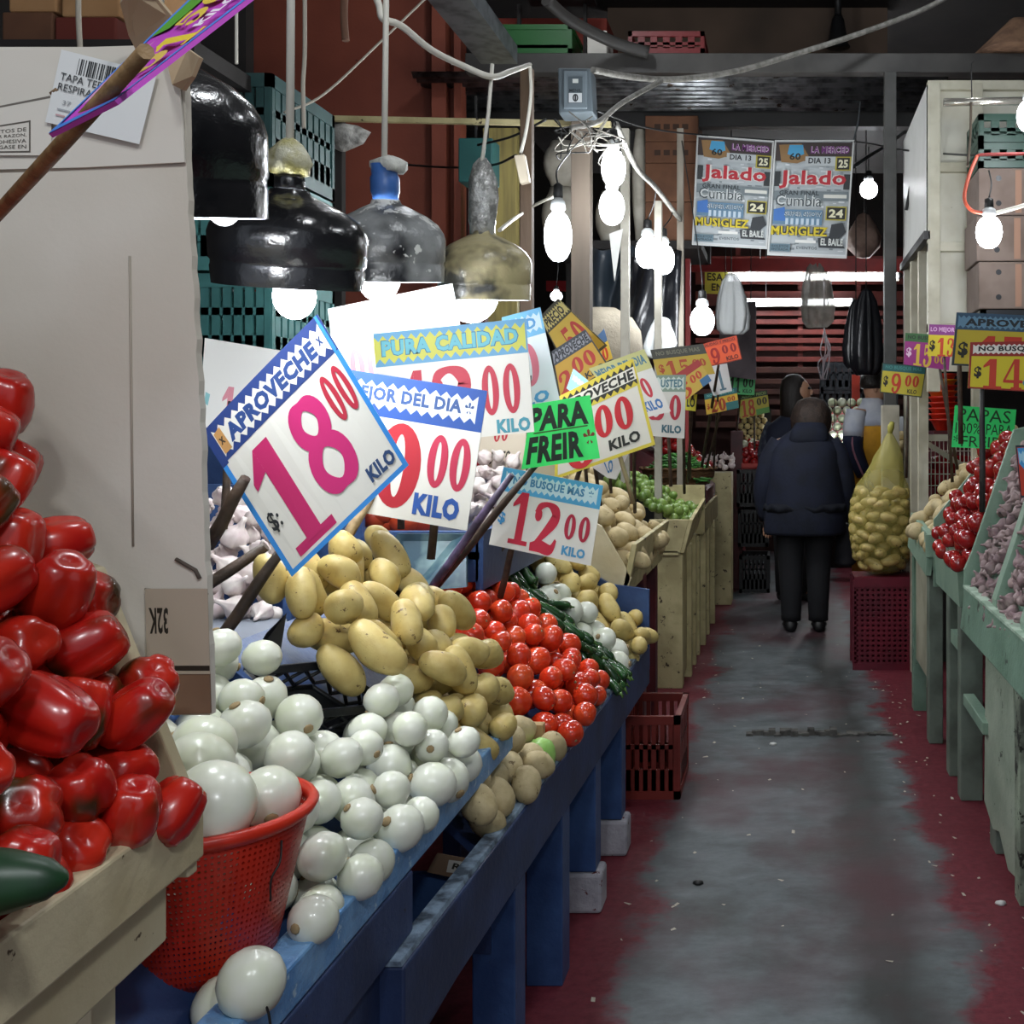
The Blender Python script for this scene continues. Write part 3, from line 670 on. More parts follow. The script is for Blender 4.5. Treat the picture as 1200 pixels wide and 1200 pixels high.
# tomatoes
heap('tomato', (RX(2.9)-.012, 2.68, RZ-.03), YD, V, N, .60, .54, lambda u, v: .10+.03*math.sin(math.pi*u/.6), .0345, 230, 'plump red tomato', 'the yellow potatoes', 'tomato', 'red tomatoes heaped on the blue stall', 'any', 10, 140, .12)
wb = MB().prism([(RX(2.64)-.03, 2.64, RZ+.05), (RX(2.64)-.18, 2.64, RZ+.055), (RX(2.64)-.18, 2.64, RZ+.09), (RX(2.64)-.03, 2.64, RZ+.085)], (0, .03, 0)).build('wooden_divider', mat('pale_raw_wood', '#b89a6c', .7, '#a2845a', 12), bevel=.002)
tag(wb, 'short raw wood divider in front of the lowest tomatoes', 'divider')
spawn('chayote', P(632, 888, 2.56), axis_quat((.3, .2, 1), 0), .75, 'pale green chayote beside the dusty potatoes, nearer the rail', 'chayote')
spawn('chayote', P(617, 874, 2.66), axis_quat((.8, .2, .3), 1), .72, 'pale green chayote half hidden behind its neighbour near the tomatoes', 'chayote')
# jalapenos, second onions, second potatoes
heap('jalapeno', (RX(3.3)-.012, 3.27, RZ-.03), YD, V, N, .17, .56, lambda u, v: .105, .0175, 150, 'dark green jalapeno between tomatoes and onions', 'the tomato side', 'chilli', 'jalapenos in the strip behind the tomatoes', 'along', 11, 80, .1, along=V, tilt=.45, rows=True)
heap('onion', (RX(3.5)-.012, 3.46, RZ-.03), YD, V, N, .22, .45, lambda u, v: .12, .042, 50, 'small white onion behind the jalapenos', 'the jalapeno side', 'onion', 'white onions beyond the jalapenos', 'any', 12, 100, .15)
heap('potato', (RX(3.8)-.012, 3.68, RZ-.03), YD, V, N, .29, .56, lambda u, v: .12+.03*math.sin(math.pi*v/.56), .0385, 90, 'pale potato at the blue stall end', 'the onion side', 'potato', 'pale potatoes at the far end of the blue stall', 'lie', 13, 100, .12)
# garlic
V, N = FF(40)
heap('garlic', (-1.68, 2.47, .875), (1, 0, 0), V, N, .56, .40, lambda u, v: .12, .028, 220, 'white garlic bulb in the dark blue bin', 'the cardboard side', 'garlic', 'white garlic in the dark blue bin', 'out', 14, 90, .12, tilt=.8)
# red things on the upper bin
for i, (px, py) in enumerate(((440, 606), (458, 611), (476, 612), (494, 613), (452, 600))):
    spawn('plum', P(px, py, 3.0+.02*(i % 2)), axis_quat((1, .3, .1), i), 1.05, 'red plum tomato on the blue upper bin, %s from the pale stick' % ORD[i+1], 'tomato', 'red plum tomatoes on the blue bin')
V, N = FF(35)
heap('garlic', (-1.02, 3.28, 1.03), (1, 0, 0), V, N, .22, .30, lambda u, v: .12, .024, 50, 'garlic bulb behind the price cards', 'the left', 'garlic', 'garlic on the blue upper bin', 'out', 15, 60, .12, tilt=.8, rows=True)
# yellow stall: dusty potatoes, limes, chillies, tomatoes
V, N = LF(42)
heap('dusty', (-.56, 4.05, .77), YD, V, N, .95, .62, lambda u, v: .13, .041, 190, 'earthy potato on the yellow stall', 'the near end', 'potato', 'earthy potatoes on the yellow stall', 'lie', 16, 120, .12)
V, N = LF(30)
heap('lime', (-.50, 5.74, zt-.075), YD, V, N, .86, .52, lambda u, v: .085, .0295, 230, 'green lime in the yellow box', 'the near end', 'lime', 'limes in the yellow box', 'any', 18, 80, .1)

# basket of long green chillies
bk = empty('wicker_basket', (W(795, 7.0), 7.0, .86), 'shallow brown wicker basket heaped with thin green chillies', 'basket')
cx, cy = W(795, 7.0), 7.0
mb = MB(); M_wick = mat('wicker', '#6b4a2a', .75, '#4a3018', 40, stretch=(1, 1, 6), bump=.8, bs=90)
pr = [(.12, .87), (.18, .90), (.225, .96), (.235, 1.0), (.23, 1.0), (.21, .965), (.16, .915), (.10, .89)]
mb.lathe([(r, z) for r, z in pr], (cx, cy, 0), 32, rad=lambda a, r, z: 1+.012*math.sin(24*a)); mb.build('basket_bowl', M_wick, bk)
MB().lathe([(.001, .88), (.13, .88)], (cx, cy, 0), 24).build('basket_base', M_wick, bk)
for k in range(3):
    rr_ = [.19, .215, .237][k]; z_ = [.915, .955, 1.003][k]
    MB().tube([(cx+rr_*math.cos(a)*1.02, cy+rr_*math.sin(a)*1.02, z_+.004*math.sin(20*a)) for a in np.linspace(0, 2*math.pi, 60)], .008, 6).build('woven_band', M_wick, bk)
MB().lathe([(.225, .90+.055), (.20, .965), (.14, 1.005), (.07, 1.05), (.001, 1.065)], (cx, cy, -.007), 24, cap=True).build('filler_mound', mat('dark_filler', '#1e2a1a', .9), bk)  # dark filler mound added to lift the chillies and close the gaps
bk.location.z += .085
heap('chilli', (cx-.19, cy-.19, 1.005), (1, 0, 0), (0, 1, 0), (0, 0, 1), .38, .38, lambda u, v: .035+.15*max(0, 1-((u-.19)**2+(v-.19)**2)/.045), .0115, 260, 'thin green chilli in the basket', 'the left', 'chilli', 'thin green chillies heaped in the wicker basket', 'along', 19, 60, .1, along=(1, .3, 0), tilt=.6, flr=lambda u, v: .15*max(0, 1-((u-.19)**2+(v-.19)**2)/.045), rows=False, base='thin green chilli heaped in the wicker basket by the limes')
for o_ in (MB().box((-.98, 6.8, .712), (-.51, 7.3, .95)).build('crate_support', M_black), ):
    tag(o_, 'dark crate under the wicker chilli basket', 'crate')
# red tomatoes and garlic beyond
V, N = LF(40)
heap('redtom', (-.57, 7.45, .96), YD, V, N, .85, .62, lambda u, v: .12, .036, 120, 'glossy red tomato beyond the chilli basket', 'the basket', 'tomato', 'glossy red tomatoes beyond the chilli basket', 'any', 20, 70, .1)
tag(MB().prism([(-.51, 7.42, .712), (-.51, 7.42, .925), (-1.1, 7.42, 1.28), (-1.1, 7.42, .712)], (0, .9, 0)).build('tray_box', M_maroon), 'maroon box tray under the glossy red tomatoes beyond the basket', 'tray')
V, N = FF(25)
heap('garlic', (W(822, 8.45), 8.42, 1.0), (1, 0, 0), V, N, .26, .25, lambda u, v: .07, .028, 30, 'garlic bulb in the far tray', 'the left', 'garlic', 'garlic in the far tray before the maroon panel', 'out', 21, 50, rows=False, base='garlic bulb in the small far tray beside the maroon panel')
tag(MB().box((W(820, 8.4), 8.4, 0), (W(857, 8.4), 8.7, 1.0)).build('stall_cabinet', M_yel, bevel=.004), 'last yellow cabinet of the left stalls with garlic on top', 'cabinet')

# right: mauve garlic, red tomatoes, potatoes
V, N = RF(71)
heap('mauve', (.65, 2.985, .735), YD, V, N, .33, .62, lambda u, v: .047, .0235, 130, 'mauve garlic bulb on the green stall', 'the camera end', 'garlic', 'mauve garlic between the green dividers', 'out', 22, 80, .14, tilt=.9, rows=False, base='mauve garlic bulb in the near bay of the green stall')
heap('mauve', (.65, 3.385, .735), YD, V, N, .41, .62, lambda u, v: .047, .0235, 160, 'mauve garlic bulb in the far bay', 'the camera end', 'garlic', 'mauve garlic in the far green bay', 'out', 23, 80, .14, tilt=.9, rows=False, base='mauve garlic bulb in the far bay of the green stall')
V, N = RF(62)
heap('redtom', (.665, 3.87, .80), YD, V, N, .70, .56, lambda u, v: .11, .034, 230, 'shiny red tomato on the right-hand green stall', 'the garlic', 'tomato', 'shiny red tomatoes beside the mauve garlic', 'any', 24, 100, .1)
V, N = RF(46)
heap('dusty', (.64, 4.72, .78), YD, V, N, .62, .72, lambda u, v: .13, .042, 150, 'big brown potato behind the sack', 'the tomatoes', 'potato', 'big brown potatoes on the pale green stall', 'lie', 25, 120, .12)
# ------------------------------------------------------------------ price cards
INK = {}
def ink(h):
    if h not in INK: INK[h] = mat('print_'+h, h, .55)
    return INK[h]
def stroke(pts, closed=False, n=6):
    """ribbon with a width per point (x, y, w)"""
    p = [Vector(q) for q in pts]
    if closed: q = [p[-1]]+p+[p[0], p[1]]
    else: q = [p[0]*2-p[1]]+p+[p[-1]*2-p[-2]]
    out = []
    for i in range(1, len(q)-2):
        a, b, c, d = q[i-1:i+3]
        for k in range(n):
            t = k/n; out.append(.5*((2*b)+(c-a)*t+(2*a-5*b+4*c-d)*t*t+(3*b-a-3*c+d)*t**3))
    if not closed: out.append(p[-1])
    m = len(out); vs = []; fs = []
    for i, o in enumerate(out):
        a = out[(i-1) % m] if closed or i else o; b = out[(i+1) % m] if closed or i < m-1 else o
        d = Vector((b.x-a.x, b.y-a.y)).normalized() if (b-a).length > 1e-6 else Vector((1, 0))
        nx, ny = -d.y, d.x; w_ = max(o.z, .02)/2
        vs += [(o.x+nx*w_, o.y+ny*w_), (o.x-nx*w_, o.y-ny*w_)]
    for i in range(m if closed else m-1):
        j = (i+1) % m; fs.append((2*i, 2*i+1, 2*j+1, 2*j))
    return vs, fs
def disc(x, y, r): return [(x+r*math.cos(a), y+r*math.sin(a)) for a in np.linspace(0, 6.283, 13)[:-1]], [tuple(range(12))]
def rectg(x0, y0, x1, y1): return [(x0, y0), (x1, y0), (x1, y1), (x0, y1)], [(0, 1, 2, 3)]
def ringg(cx, cy, rx, ry, ix, iy, n=28):
    vs = []; fs = []
    for k in range(n):
        a = 6.2832*k/n; vs += [(cx+rx*math.cos(a), cy+ry*math.sin(a)), (cx+ix*math.cos(a), cy+iy*math.sin(a))]
    for k in range(n): j = (k+1) % n; fs.append((2*k, 2*j, 2*j+1, 2*k+1))
    return vs, fs
def loopw(cx, cy, rx, ry, wt, ws, n=12):
    return stroke([(cx+rx*math.cos(6.2832*k/n), cy+ry*math.sin(6.2832*k/n), wt+(ws-wt)*abs(math.cos(6.2832*k/n))) for k in range(n)], True, 3)
DIG = {
 '0': [ringg(.5, .5, .5, .5, .13, .37)],
 '1': [rectg(.34, .05, .70, 1.0), rectg(.05, 0, .98, .09), ([(.34, 1), (.34, .78), (.02, .70), (.02, .77)], [(0, 1, 2, 3)])],
 '2': [stroke([(.14, .74, .2), (.22, .88, .16), (.5, .95, .1), (.78, .84, .26), (.8, .68, .3), (.52, .4, .2), (.2, .13, .1), (.1, .05, .08)]), stroke([(.06, .08, .16), (.4, .12, .24), (.8, .09, .2), (.95, .3, .08)]), disc(.2, .72, .13)],
 '3': [stroke([(.17, .8, .2), (.3, .94, .1), (.58, .94, .12), (.78, .76, .28), (.48, .54, .08)]), stroke([(.46, .54, .08), (.74, .46, .14), (.83, .27, .3), (.55, .04, .12), (.25, .06, .1), (.15, .2, .2)]), disc(.2, .76, .12), disc(.2, .22, .13)],
 '4': [rectg(.54, .05, .82, 1), rectg(0, .22, 1, .32), rectg(.4, 0, .95, .08), ([(.54, 1), (.66, 1), (.12, .3), (0, .3)], [(0, 1, 2, 3)])],
 '5': [rectg(.2, .84, .88, 1), stroke([(.24, .92, .1), (.2, .52, .1)]), stroke([(.2, .52, .08), (.5, .63, .12), (.82, .42, .3), (.8, .22, .3), (.5, .04, .12), (.22, .07, .12), (.15, .22, .2)]), disc(.2, .22, .13)],
 '7': [rectg(.06, .82, .95, 1), stroke([(.86, .9, .12), (.58, .48, .2), (.46, .02, .3)]), rectg(.06, .68, .14, .9)],
 '8': [loopw(.5, .745, .30, .2, .11, .26), loopw(.5, .265, .36, .24, .11, .28)],
 '9': [loopw(.47, .68, .32, .27, .1, .26), stroke([(.82, .72, .26), (.82, .42, .28), (.62, .1, .16), (.36, .04, .1), (.2, .16, .16)]), disc(.23, .18, .12)],
}
TXT = {}
def text_geo(s, bold):
    key = (s, bold)
    if key in TXT: return TXT[key]
    cu = bpy.data.curves.new('t', 'FONT'); cu.body = s; cu.resolution_u = 2; cu.offset = bold; cu.space_character = 1.0+1.5*max(bold, 0)
    ob = bpy.data.objects.new('t', cu); COL.objects.link(ob)
    me = bpy.data.meshes.new_from_object(ob.evaluated_get(bpy.context.evaluated_depsgraph_get()))
    vs = np.array([v.co[:2] for v in me.vertices]); fs = [tuple(p.vertices) for p in me.polygons]
    bpy.data.objects.remove(ob); bpy.data.curves.remove(cu); bpy.data.meshes.remove(me)
    lo = vs.min(0); hi = vs.max(0); vs = (vs-lo)/(hi-lo)
    TXT[key] = (vs, fs); return TXT[key]

class Sheet:
    """a printed sheet: corners TL TR BR BL in world space; everything printed on it is part of its one mesh"""
    def __init__(s, tl, tr, br, bl, base, thick=.0025, bend=0.0, backcol=None):
        s.c = [Vector(x) for x in (tl, tr, br, bl)]
        s.n = ((s.c[1]-s.c[0]).cross(s.c[3]-s.c[0])).normalized()
        if s.n.dot(s.c[0]-Vector((0, 0, H))) > 0: s.n = -s.n         # towards the aisle
        s.e = max(.00008, s.c[0].y*.00002); s.layer = 0; s.bend = bend
        s.mb = MB(); s.mats = [ink(base)]; s.key = {base: 0}; n = 10 if bend else 1
        s.grid(0, 0, 1, 1, 0, n, 0.0); s.grid(0, 0, 1, 1, 0, n, -thick)
        rim = [(i/n, 0) for i in range(n)]+[(1, i/n) for i in range(n)]+[(1-i/n, 1) for i in range(n)]+[(0, 1-i/n) for i in range(n)]
        vs = [s.at(u, v, 0) for u, v in rim]+[s.at(u, v, -thick) for u, v in rim]; k = len(rim)
        s.mb.add(vs, [(i, (i+1) % k, k+(i+1) % k, k+i) for i in range(k)], 0)
        s.layer = 1
    def at(s, u, v, e):
        a = s.c[0].lerp(s.c[1], u); b = s.c[3].lerp(s.c[2], u)
        return a.lerp(b, v)+s.n*(e+s.bend*4*(u*(1-u)-.25*0)*1.0)
    def mi(s, col):
        if col not in s.key: s.key[col] = len(s.mats); s.mats.append(ink(col))
        return s.key[col]
    def grid(s, u0, v0, u1, v1, m, n, e):
        vs = [s.at(u0+(u1-u0)*i/n, v0+(v1-v0)*j, e) for i in range(n+1) for j in (0, 1)]
        s.mb.add(vs, [(2*i, 2*i+1, 2*i+3, 2*i+2) for i in range(n)], m)
    def put(s, vs, fs, col):
        m = s.mi(col); s.layer += 1
        s.mb.add([s.at(u, v, s.e*s.layer) for u, v in vs], fs, m); return s
    def rect(s, u0, v0, u1, v1, col):
        n = 8 if s.bend else 1; s.layer += 1
        s.grid(u0, v0, u1, v1, s.mi(col), n, s.e*s.layer); return s
    def frame(s, wu, wv, col):
        s.rect(0, 0, 1, wv, col); s.rect(0, 1-wv, 1, 1, col); s.rect(0, 0, wu, 1, col); return s.rect(1-wu, 0, 1, 1, col)
    def zig(s, u0, v0, u1, v1, col, n=14, amp=.25, flat=False):
        a = (v1-v0)*amp; vs = []; fs = []
        for i in range(2*n+1):
            u = u0+(u1-u0)*i/(2*n); k = (i % 2)*a
            vs += [(u, v0+k), (u, v1-k)]
        fs = [(2*i, 2*i+1, 2*i+3, 2*i+2) for i in range(2*n)]
        return s.put(vs, fs, col)
    def text(s, t, u0, v0, u1, v1, col, bold=.02, rot=0, skew=0):
        vs, fs = text_geo(t, bold)
        if rot == 180: f = lambda x, y: (u1-(u1-u0)*x, v0+(v1-v0)*y)
        else: f = lambda x, y: (u0+(u1-u0)*(x+skew*(y-.5)), v1-(v1-v0)*y)
        return s.put([f(x, y) for x, y in vs], fs, col)
    def otext(s, t, u0, v0, u1, v1, col, out, bold=.02, grow=.06):
        s.text(t, u0-.006, v0-.008, u1+.006, v1+.008, out, bold+grow); return s.text(t, u0, v0, u1, v1, col, bold)
    def num(s, t, u0, v0, u1, v1, col, gap=.1, slant=0, out=None):
        n = len(t); cw = (u1-u0)/(n+gap*(n-1)); h = v1-v0
        for k, ch in enumerate(t):
            ua = u0+k*cw*(1+gap)
            for vs, fs in DIG[ch]:
                if out:
                    s.put([(ua+cw*.04+cw*(x+slant*y), v1-h*y+h*.012) for x, y in vs], fs, out)
                s.put([(ua+cw*(x+slant*y), v1-h*y) for x, y in vs], fs, col)
        return s
    def poly(s, pts, col): return s.put(pts, [tuple(range(len(pts)))], col)
def card(sh, label, sticks=(), cat='price card', group=None, name='price_card', stick_mat=None):
    c = sum(sh.c, Vector())/4
    if not sticks:
        o = sh.mb.build(name, sh.mats, loc=c); return tag(o, label, cat, group)
    e = empty(name, c, label, cat, group)
    sh.mb.build('card', sh.mats, e)
    for a, b, r, *m in sticks:
        a = Vector(a); b = Vector(b); d = b-a; k = d.orthogonal().normalized()*r*.5
        MB().tube([a, a+d*.35+k*.3, a+d*.7-k*.2, b], [r, r*.98, r*.94, r*.72], 8).build('stick', m[0] if m else (stick_mat or M_stickdk), e)
    return e
def Q(d, *c):
    if isinstance(d, (int, float)): d = (d,)*4
    return [P(x, y, dd) for (x, y), dd in zip(c, d)]
WHT, BLU, RED, PNK = '#dcdad2', '#2f63b4', '#b01e38', '#b81a60'
g_card = 'hand painted price cards over the left stalls'

# APROVECHE 18.00
s = Sheet(*Q((1.80, 1.84, 1.90, 1.84), (236, 508), (372, 368), (479, 545), (342, 676)), WHT, bend=.012)
s.frame(.032, .03, '#2f86d4'); s.rect(0, 0, 1, .225, '#1c3674'); s.rect(0, 0, .05, .24, '#1c3674')
s.zig(.055, .035, .965, .205, WHT, 15, .2); s.text('APROVECHE', .135, .072, .875, .172, '#1f3f7c', .06)
s.poly([(.06, .06), (.115, .05), (.12, .19), (.06, .19)], '#b98a52'); s.text('x', .07, .1, .105, .14, '#3a2c1c', .03); s.text('x', .905, .095, .94, .14, '#1f3f7c', .03)
s.num('1', .10, .29, .43, .95, PNK); s.num('8', .45, .28, .76, .82, '#c01c6c'); s.num('00', .77, .27, .95, .55, RED, .12)
s.text('KILO', .745, .84, .955, .93, '#23406c', .05); s.text('$:', .06, .62, .14, .75, '#20242a', .02)
card(s, 'large tilted white price card reading APROVECHE 18.00 KILO in pink and blue', [(P(243, 640, 1.83), P(288, 560, 1.795), .0115), (P(246, 765, 1.87), P(330, 645, 1.86), .0105)], group=g_card)
tag(MB().tube([P(236, 690, 1.9), P(270, 668, 1.94), P(312, 640, 1.95)], [.011, .011, .009], 8).build('wooden_stick', M_stickdk), 'short dark stick crossing the garlic below the 18.00 card', 'stick')

# MEJOR DEL DIA 0.00
s = Sheet(*Q(2.2, (396, 431), (571, 458), (547, 622), (374, 592)), WHT)
s.rect(0, 0, 1, .30, '#204a94'); s.zig(.02, .05, .95, .25, '#cdd2d6', 13, .2); s.text('MEJOR DEL DIA', .09, .09, .85, .215, '#2a4a80', .045); s.text('*', .87, .1, .93, .2, '#2a4a80', .02)
s.num('0', .33, .32, .635, .93, '#a81c2c'); s.num('00', .675, .36, .96, .74, '#b42848', .12); s.text('KILO', .62, .79, .93, .95, '#24509c', .06)
card(s, 'white price card with blue MEJOR DEL DIA band and 0.00 KILO', [(P(374, 680, 2.17), P(440, 575, 2.205), .012, mat('pale_split_stick', '#b9a27c', .7, '#6e5a3c', 25, bump=.3))], group=g_card)

# PURA CALIDAD 12.00
s = Sheet(*Q(2.5, (437, 391), (616, 373), (626, 506), (448, 524)), '#d6d4cc')
s.rect(0, 0, 1, .30, '#5b94b8'); s.zig(.0, .03, .99, .28, '#b9b94a', 16, .2); s.otext('PURA CALIDAD', .05, .075, .94, .21, '#5aa6b4', '#2f6a8c', .045, .03)
s.num('1', .19, .36, .34, 1.0, RED); s.num('2', .34, .35, .62, 1.0, RED); s.num('00', .68, .38, .93, .82, RED, .25); s.text('KILO', .76, .86, .98, .985, '#3f8c9c', .05)
card(s, 'price card with yellow PURA CALIDAD band and 12.00 KILO', [(P(505, 655, 2.52), P(520, 480, 2.505), .01)], group=g_card)

# two cards close to the bulbs, their glare painted as washed-out colours
s = Sheet(*Q(2.55, (240, 396), (336, 412), (318, 512), (233, 500)), '#ecebe6'); s.num('1', .28, .5, .48, 1.1, '#d8909c'); s.poly([(.06, .6), (.12, .62), (.1, .75), (.05, .72)], '#8fc4c8')
card(s, 'price card washed white with painted glare, faint pink 1, beside the cardboard', [(P(262, 620, 2.56), P(270, 470, 2.555), .009)], group=g_card)
s = Sheet(*Q(2.8, (384, 362), (530, 332), (556, 470), (398, 480)), '#ecebe6'); s.rect(.0, .0, 1, .24, '#cfe0e4'); s.num('00', .12, .42, .36, .8, '#c8848c', .2)
card(s, 'big white price card with lamp glare painted in, behind PURA CALIDAD', [(P(470, 620, 2.82), P(470, 430, 2.805), .009)], group=g_card)
s = Sheet(*Q(3.0, (588, 372), (633, 360), (656, 470), (600, 490)), '#dfe6ea'); s.rect(0, 0, 1, .27, '#6fb0d8'); s.zig(.05, .04, .95, .23, '#c4d8e2', 6, .2); s.text('D', .58, .08, .82, .19, '#4a8cc0', .04)
s.num('0', .28, .32, .72, .76, '#c86a7c'); s.text('ILO', .2, .83, .82, .95, '#4a98c8', .05)
card(s, 'pale blue topped price card ending in D, right of PURA CALIDAD', [(P(618, 640, 3.02), P(622, 440, 3.005), .009)], group=g_card)

# PARA FREIR
s = Sheet(*Q(2.75, (623, 474), (691, 463), (703, 537), (611, 550)), '#3cf274')
s.text('PARA', .02, .06, .92, .44, '#0f2418', .045); s.text('FREIR', .05, .52, .80, .94, '#0f2418', .045); s.text('*', .82, .52, .98, .80, '#7c2c14', .02); s.rect(.1, .455, .9, .475, '#3a5c1e')
card(s, 'bright green handwritten card reading PARA FREIR', [(P(500, 700, 2.78), P(632, 540, 2.765), .0105), (P(487, 715, 2.76), P(600, 556, 2.72), .0105, mat('purple_grey_stick', '#6a5a78', .5, '#3c3444', 25))], group=g_card)

# NO BUSQUE MAS 12.00
s = Sheet(*Q(2.85, (590, 547), (707, 569), (692, 663), (573, 638)), WHT)
s.rect(0, 0, 1, .30, '#4a9cc8'); s.zig(.04, .04, .96, .26, '#bcd4dc', 16, .2); s.text('NO BUSQUE MAS', .12, .085, .83, .205, '#3f7ca4', .045); s.text('*', .87, .09, .92, .19, '#3f7ca4', .02)
s.num('1', .16, .27, .36, .93, '#c0203c', .1); s.num('2', .37, .33, .64, .97, '#c0203c'); s.num('00', .69, .42, .94, .74, '#a81c38', .3); s.text('KILO', .70, .82, .93, .94, '#4a94c0', .05); s.text('$', .04, .56, .11, .72, '#3f90c4', .03)
card(s, 'white price card with sky blue band NO BUSQUE MAS and 12.00 KILO', [(P(586, 700, 2.9), P(604, 625, 2.86), .009)], group=g_card)
for i, (a, b) in enumerate((((556, 690, 3.1), (590, 640, 3.12)), ((570, 676, 3.25), (592, 645, 3.2)))):
    tag(MB().tube([P(*a), P(*b)], [.008, .007], 6).build('wooden_stick', M_stickdk), ['dark stick among the jalapenos nearer the tomatoes', 'dark stick standing between jalapenos and pale potatoes'][i], 'stick')

# APROVECHE 00 yellow edge
s = Sheet(*Q(3.2, (652, 466), (742, 420), (768, 521), (650, 562)), '#cfc9be')
s.frame(.03, .04, '#c8b43c'); s.rect(.0, .0, 1, .30, '#c8b43c'); s.zig(.02, .03, .98, .29, '#26241e', 12, .2); s.rect(.02, .085, .98, .225, '#d2ccc0'); s.text('APROVECHE', .03, .1, .96, .215, '#201e1a', .045)
s.num('00', .44, .34, .86, .72, '#b81c28', .15); s.text('KILO', .56, .77, .88, .90, '#201e1a', .045); s.num('0', .12, .5, .44, .98, '#b81c28')
card(s, 'yellow edged price card with black APROVECHE band behind PARA FREIR', [(P(742, 590, 3.25), P(720, 510, 3.21), .007, M_yel), (P(650, 640, 3.3), P(690, 520, 3.22), .008)], group=g_card)
s = Sheet(*Q(3.3, (690, 545), (742, 520), (722, 562), (712, 560)), '#dcdad6'); s.text('LO', .3, .2, .55, .75, '#4a80b4', .04)
card(s, 'white card corner reading LO below the yellow edged card', group=g_card)
s = Sheet(*Q(3.25, (672, 432), (694, 450), (684, 470), (664, 455)), '#8cc0d4'); s.zig(.1, .2, .9, .5, '#cfe0e4', 5, .2)
card(s, 'pale blue card corner poking out above the yellow edged card', group=g_card)
s = Sheet(*Q(3.5, (560, 505), (618, 498), (612, 552), (556, 556)), '#c8bca8'); s.text('CUARTO', .16, .52, .72, .80, '#2a2620', .03); s.num('00', .34, .0, .62, .30, '#a8202c', .25); s.rect(0, .55, .12, .8, '#a8202c')
card(s, 'beige card reading CUARTO peeping out behind the MEJOR DEL DIA card', [(P(575, 610, 3.5), P(580, 540, 3.505), .007)], group=g_card)

# yellow pair PRECIO 50 / ECHE 00
s = Sheet(*Q(3.9, (632, 372), (654, 349), (712, 405), (668, 440)), '#c8a83a'); s.frame(.03, .04, '#4a4428'); s.rect(0, 0, 1, .28, '#3c3a26'); s.zig(.02, .04, .98, .26, '#c0b068', 10, .2); s.text('PRECIO', .1, .08, .86, .22, '#26241a', .04); s.num('50', .3, .38, .9, .85, '#b03024', .15)
card(s, 'dull yellow price card reading PRECIO 50, uppermost of the yellow pair', [(P(690, 605, 4.1), P(676, 400, 3.91), .007)], group=g_card)
s = Sheet(*Q(3.8, (646, 412), (686, 386), (716, 432), (656, 470)), '#c89c2c'); s.frame(.03, .04, '#3a3428'); s.rect(0, 0, 1, .30, '#3a4048'); s.zig(.02, .04, .98, .27, '#8a8c94', 10, .2); s.text('APROVECHE', .04, .08, .95, .23, '#20242c', .04); s.num('00', .38, .38, .88, .72, '#b83020', .15); s.text('KILO', .56, .78, .94, .92, '#26241a', .04); s.num('2', .04, .5, .3, .96, '#b83020')
card(s, 'orange yellow price card ending in ECHE 00 KILO, lower of the pair', [(P(704, 592, 4.1), P(678, 430, 3.81), .007)], group=g_card)
s = Sheet(*Q(4.1, (698, 396), (708, 385), (718, 420), (702, 428)), '#c8a83a'); s.rect(0, 0, 1, .4, '#3a5a84'); s.num('0', .35, .5, .8, .95, '#b83020')
card(s, 'small blue topped yellow card beside the yellow pair', [(P(716, 578, 4.15), P(709, 410, 4.105), .006)], group=g_card)

# MEJOR DEL DIA 00, USTED 0
s = Sheet(*Q(3.6, (690, 432), (755, 409), (786, 482), (740, 494)), '#d4d2ca'); s.rect(0, 0, 1, .30, '#b9b878'); s.text('MEJOR DEL DIA', .04, .06, .95, .25, '#4a7484', .05); s.num('00', .42, .40, .82, .72, '#b8303c', .2); s.text('KILO', .46, .76, .90, .92, '#3c6ca4', .05)
card(s, 'white card with olive MEJOR DEL DIA band and 00 KILO, behind the yellow edged one', [(P(744, 600, 4.3), P(742, 470, 3.61), .007)], group=g_card)
s = Sheet(*Q(4.1, (757, 440), (804, 439), (802, 514), (752, 510)), '#d2d0c8'); s.rect(0, .0, 1, .27, '#7f9484'); s.zig(.05, .03, .95, .24, '#c4d0c8', 7, .2); s.text('USTED', .38, .07, .92, .2, '#4a7480', .04); s.num('0', .62, .32, .9, .72, '#b02438'); s.num('8', .1, .32, .5, .72, '#b02438'); s.text('KILO', .46, .80, .92, .93, '#3c6470', .05)
card(s, 'white price card reading USTED and KILO, before the red tomatoes', [(P(786, 570, 4.15), P(782, 480, 4.11), .007)], group=g_card)
s = Sheet(*Q(5.2, (762, 410), (824, 403), (838, 438), (772, 446)), '#b89c30'); s.rect(0, 0, 1, .32, '#3c3c34'); s.text('NO BUSQUE MAS', .08, .08, .9, .24, '#6a6a58', .03); s.num('15', .2, .42, .62, .96, '#a84420', .12); s.num('00', .68, .46, .92, .7, '#a84420', .2); s.text('$', .06, .5, .16, .8, '#a84420', .03)
card(s, 'yellow card with dark band reading 15.00, left of the orange card', [(P(802, 578, 5.78), P(800, 430, 5.21), .008)], group=g_card)
s = Sheet(*Q(4.8, (790, 440), (818, 421), (834, 446), (800, 472)), '#c0a040'); s.rect(0, 0, 1, .28, '#9c2c2c'); s.rect(.7, .7, 1, 1, '#3c6c94'); s.num('00', .45, .36, .85, .66, '#b83c24', .15); s.num('5', .05, .45, .38, .96, '#b83c24')
card(s, 'small tilted card, red topped and yellow, below the 15.00 card', [(P(806, 565, 5.82), P(812, 455, 4.81), .007)], group=g_card)
s = Sheet(*Q(4.9, (800, 462), (817, 462), (815, 482), (800, 480)), '#c8c030'); s.text('LO', .3, .2, .9, .8, '#26302c', .04)
card(s, 'little yellow card corner reading LO right of the USTED card', [(P(809, 560, 5.9), P(808, 476, 4.91), .006)], group=g_card)
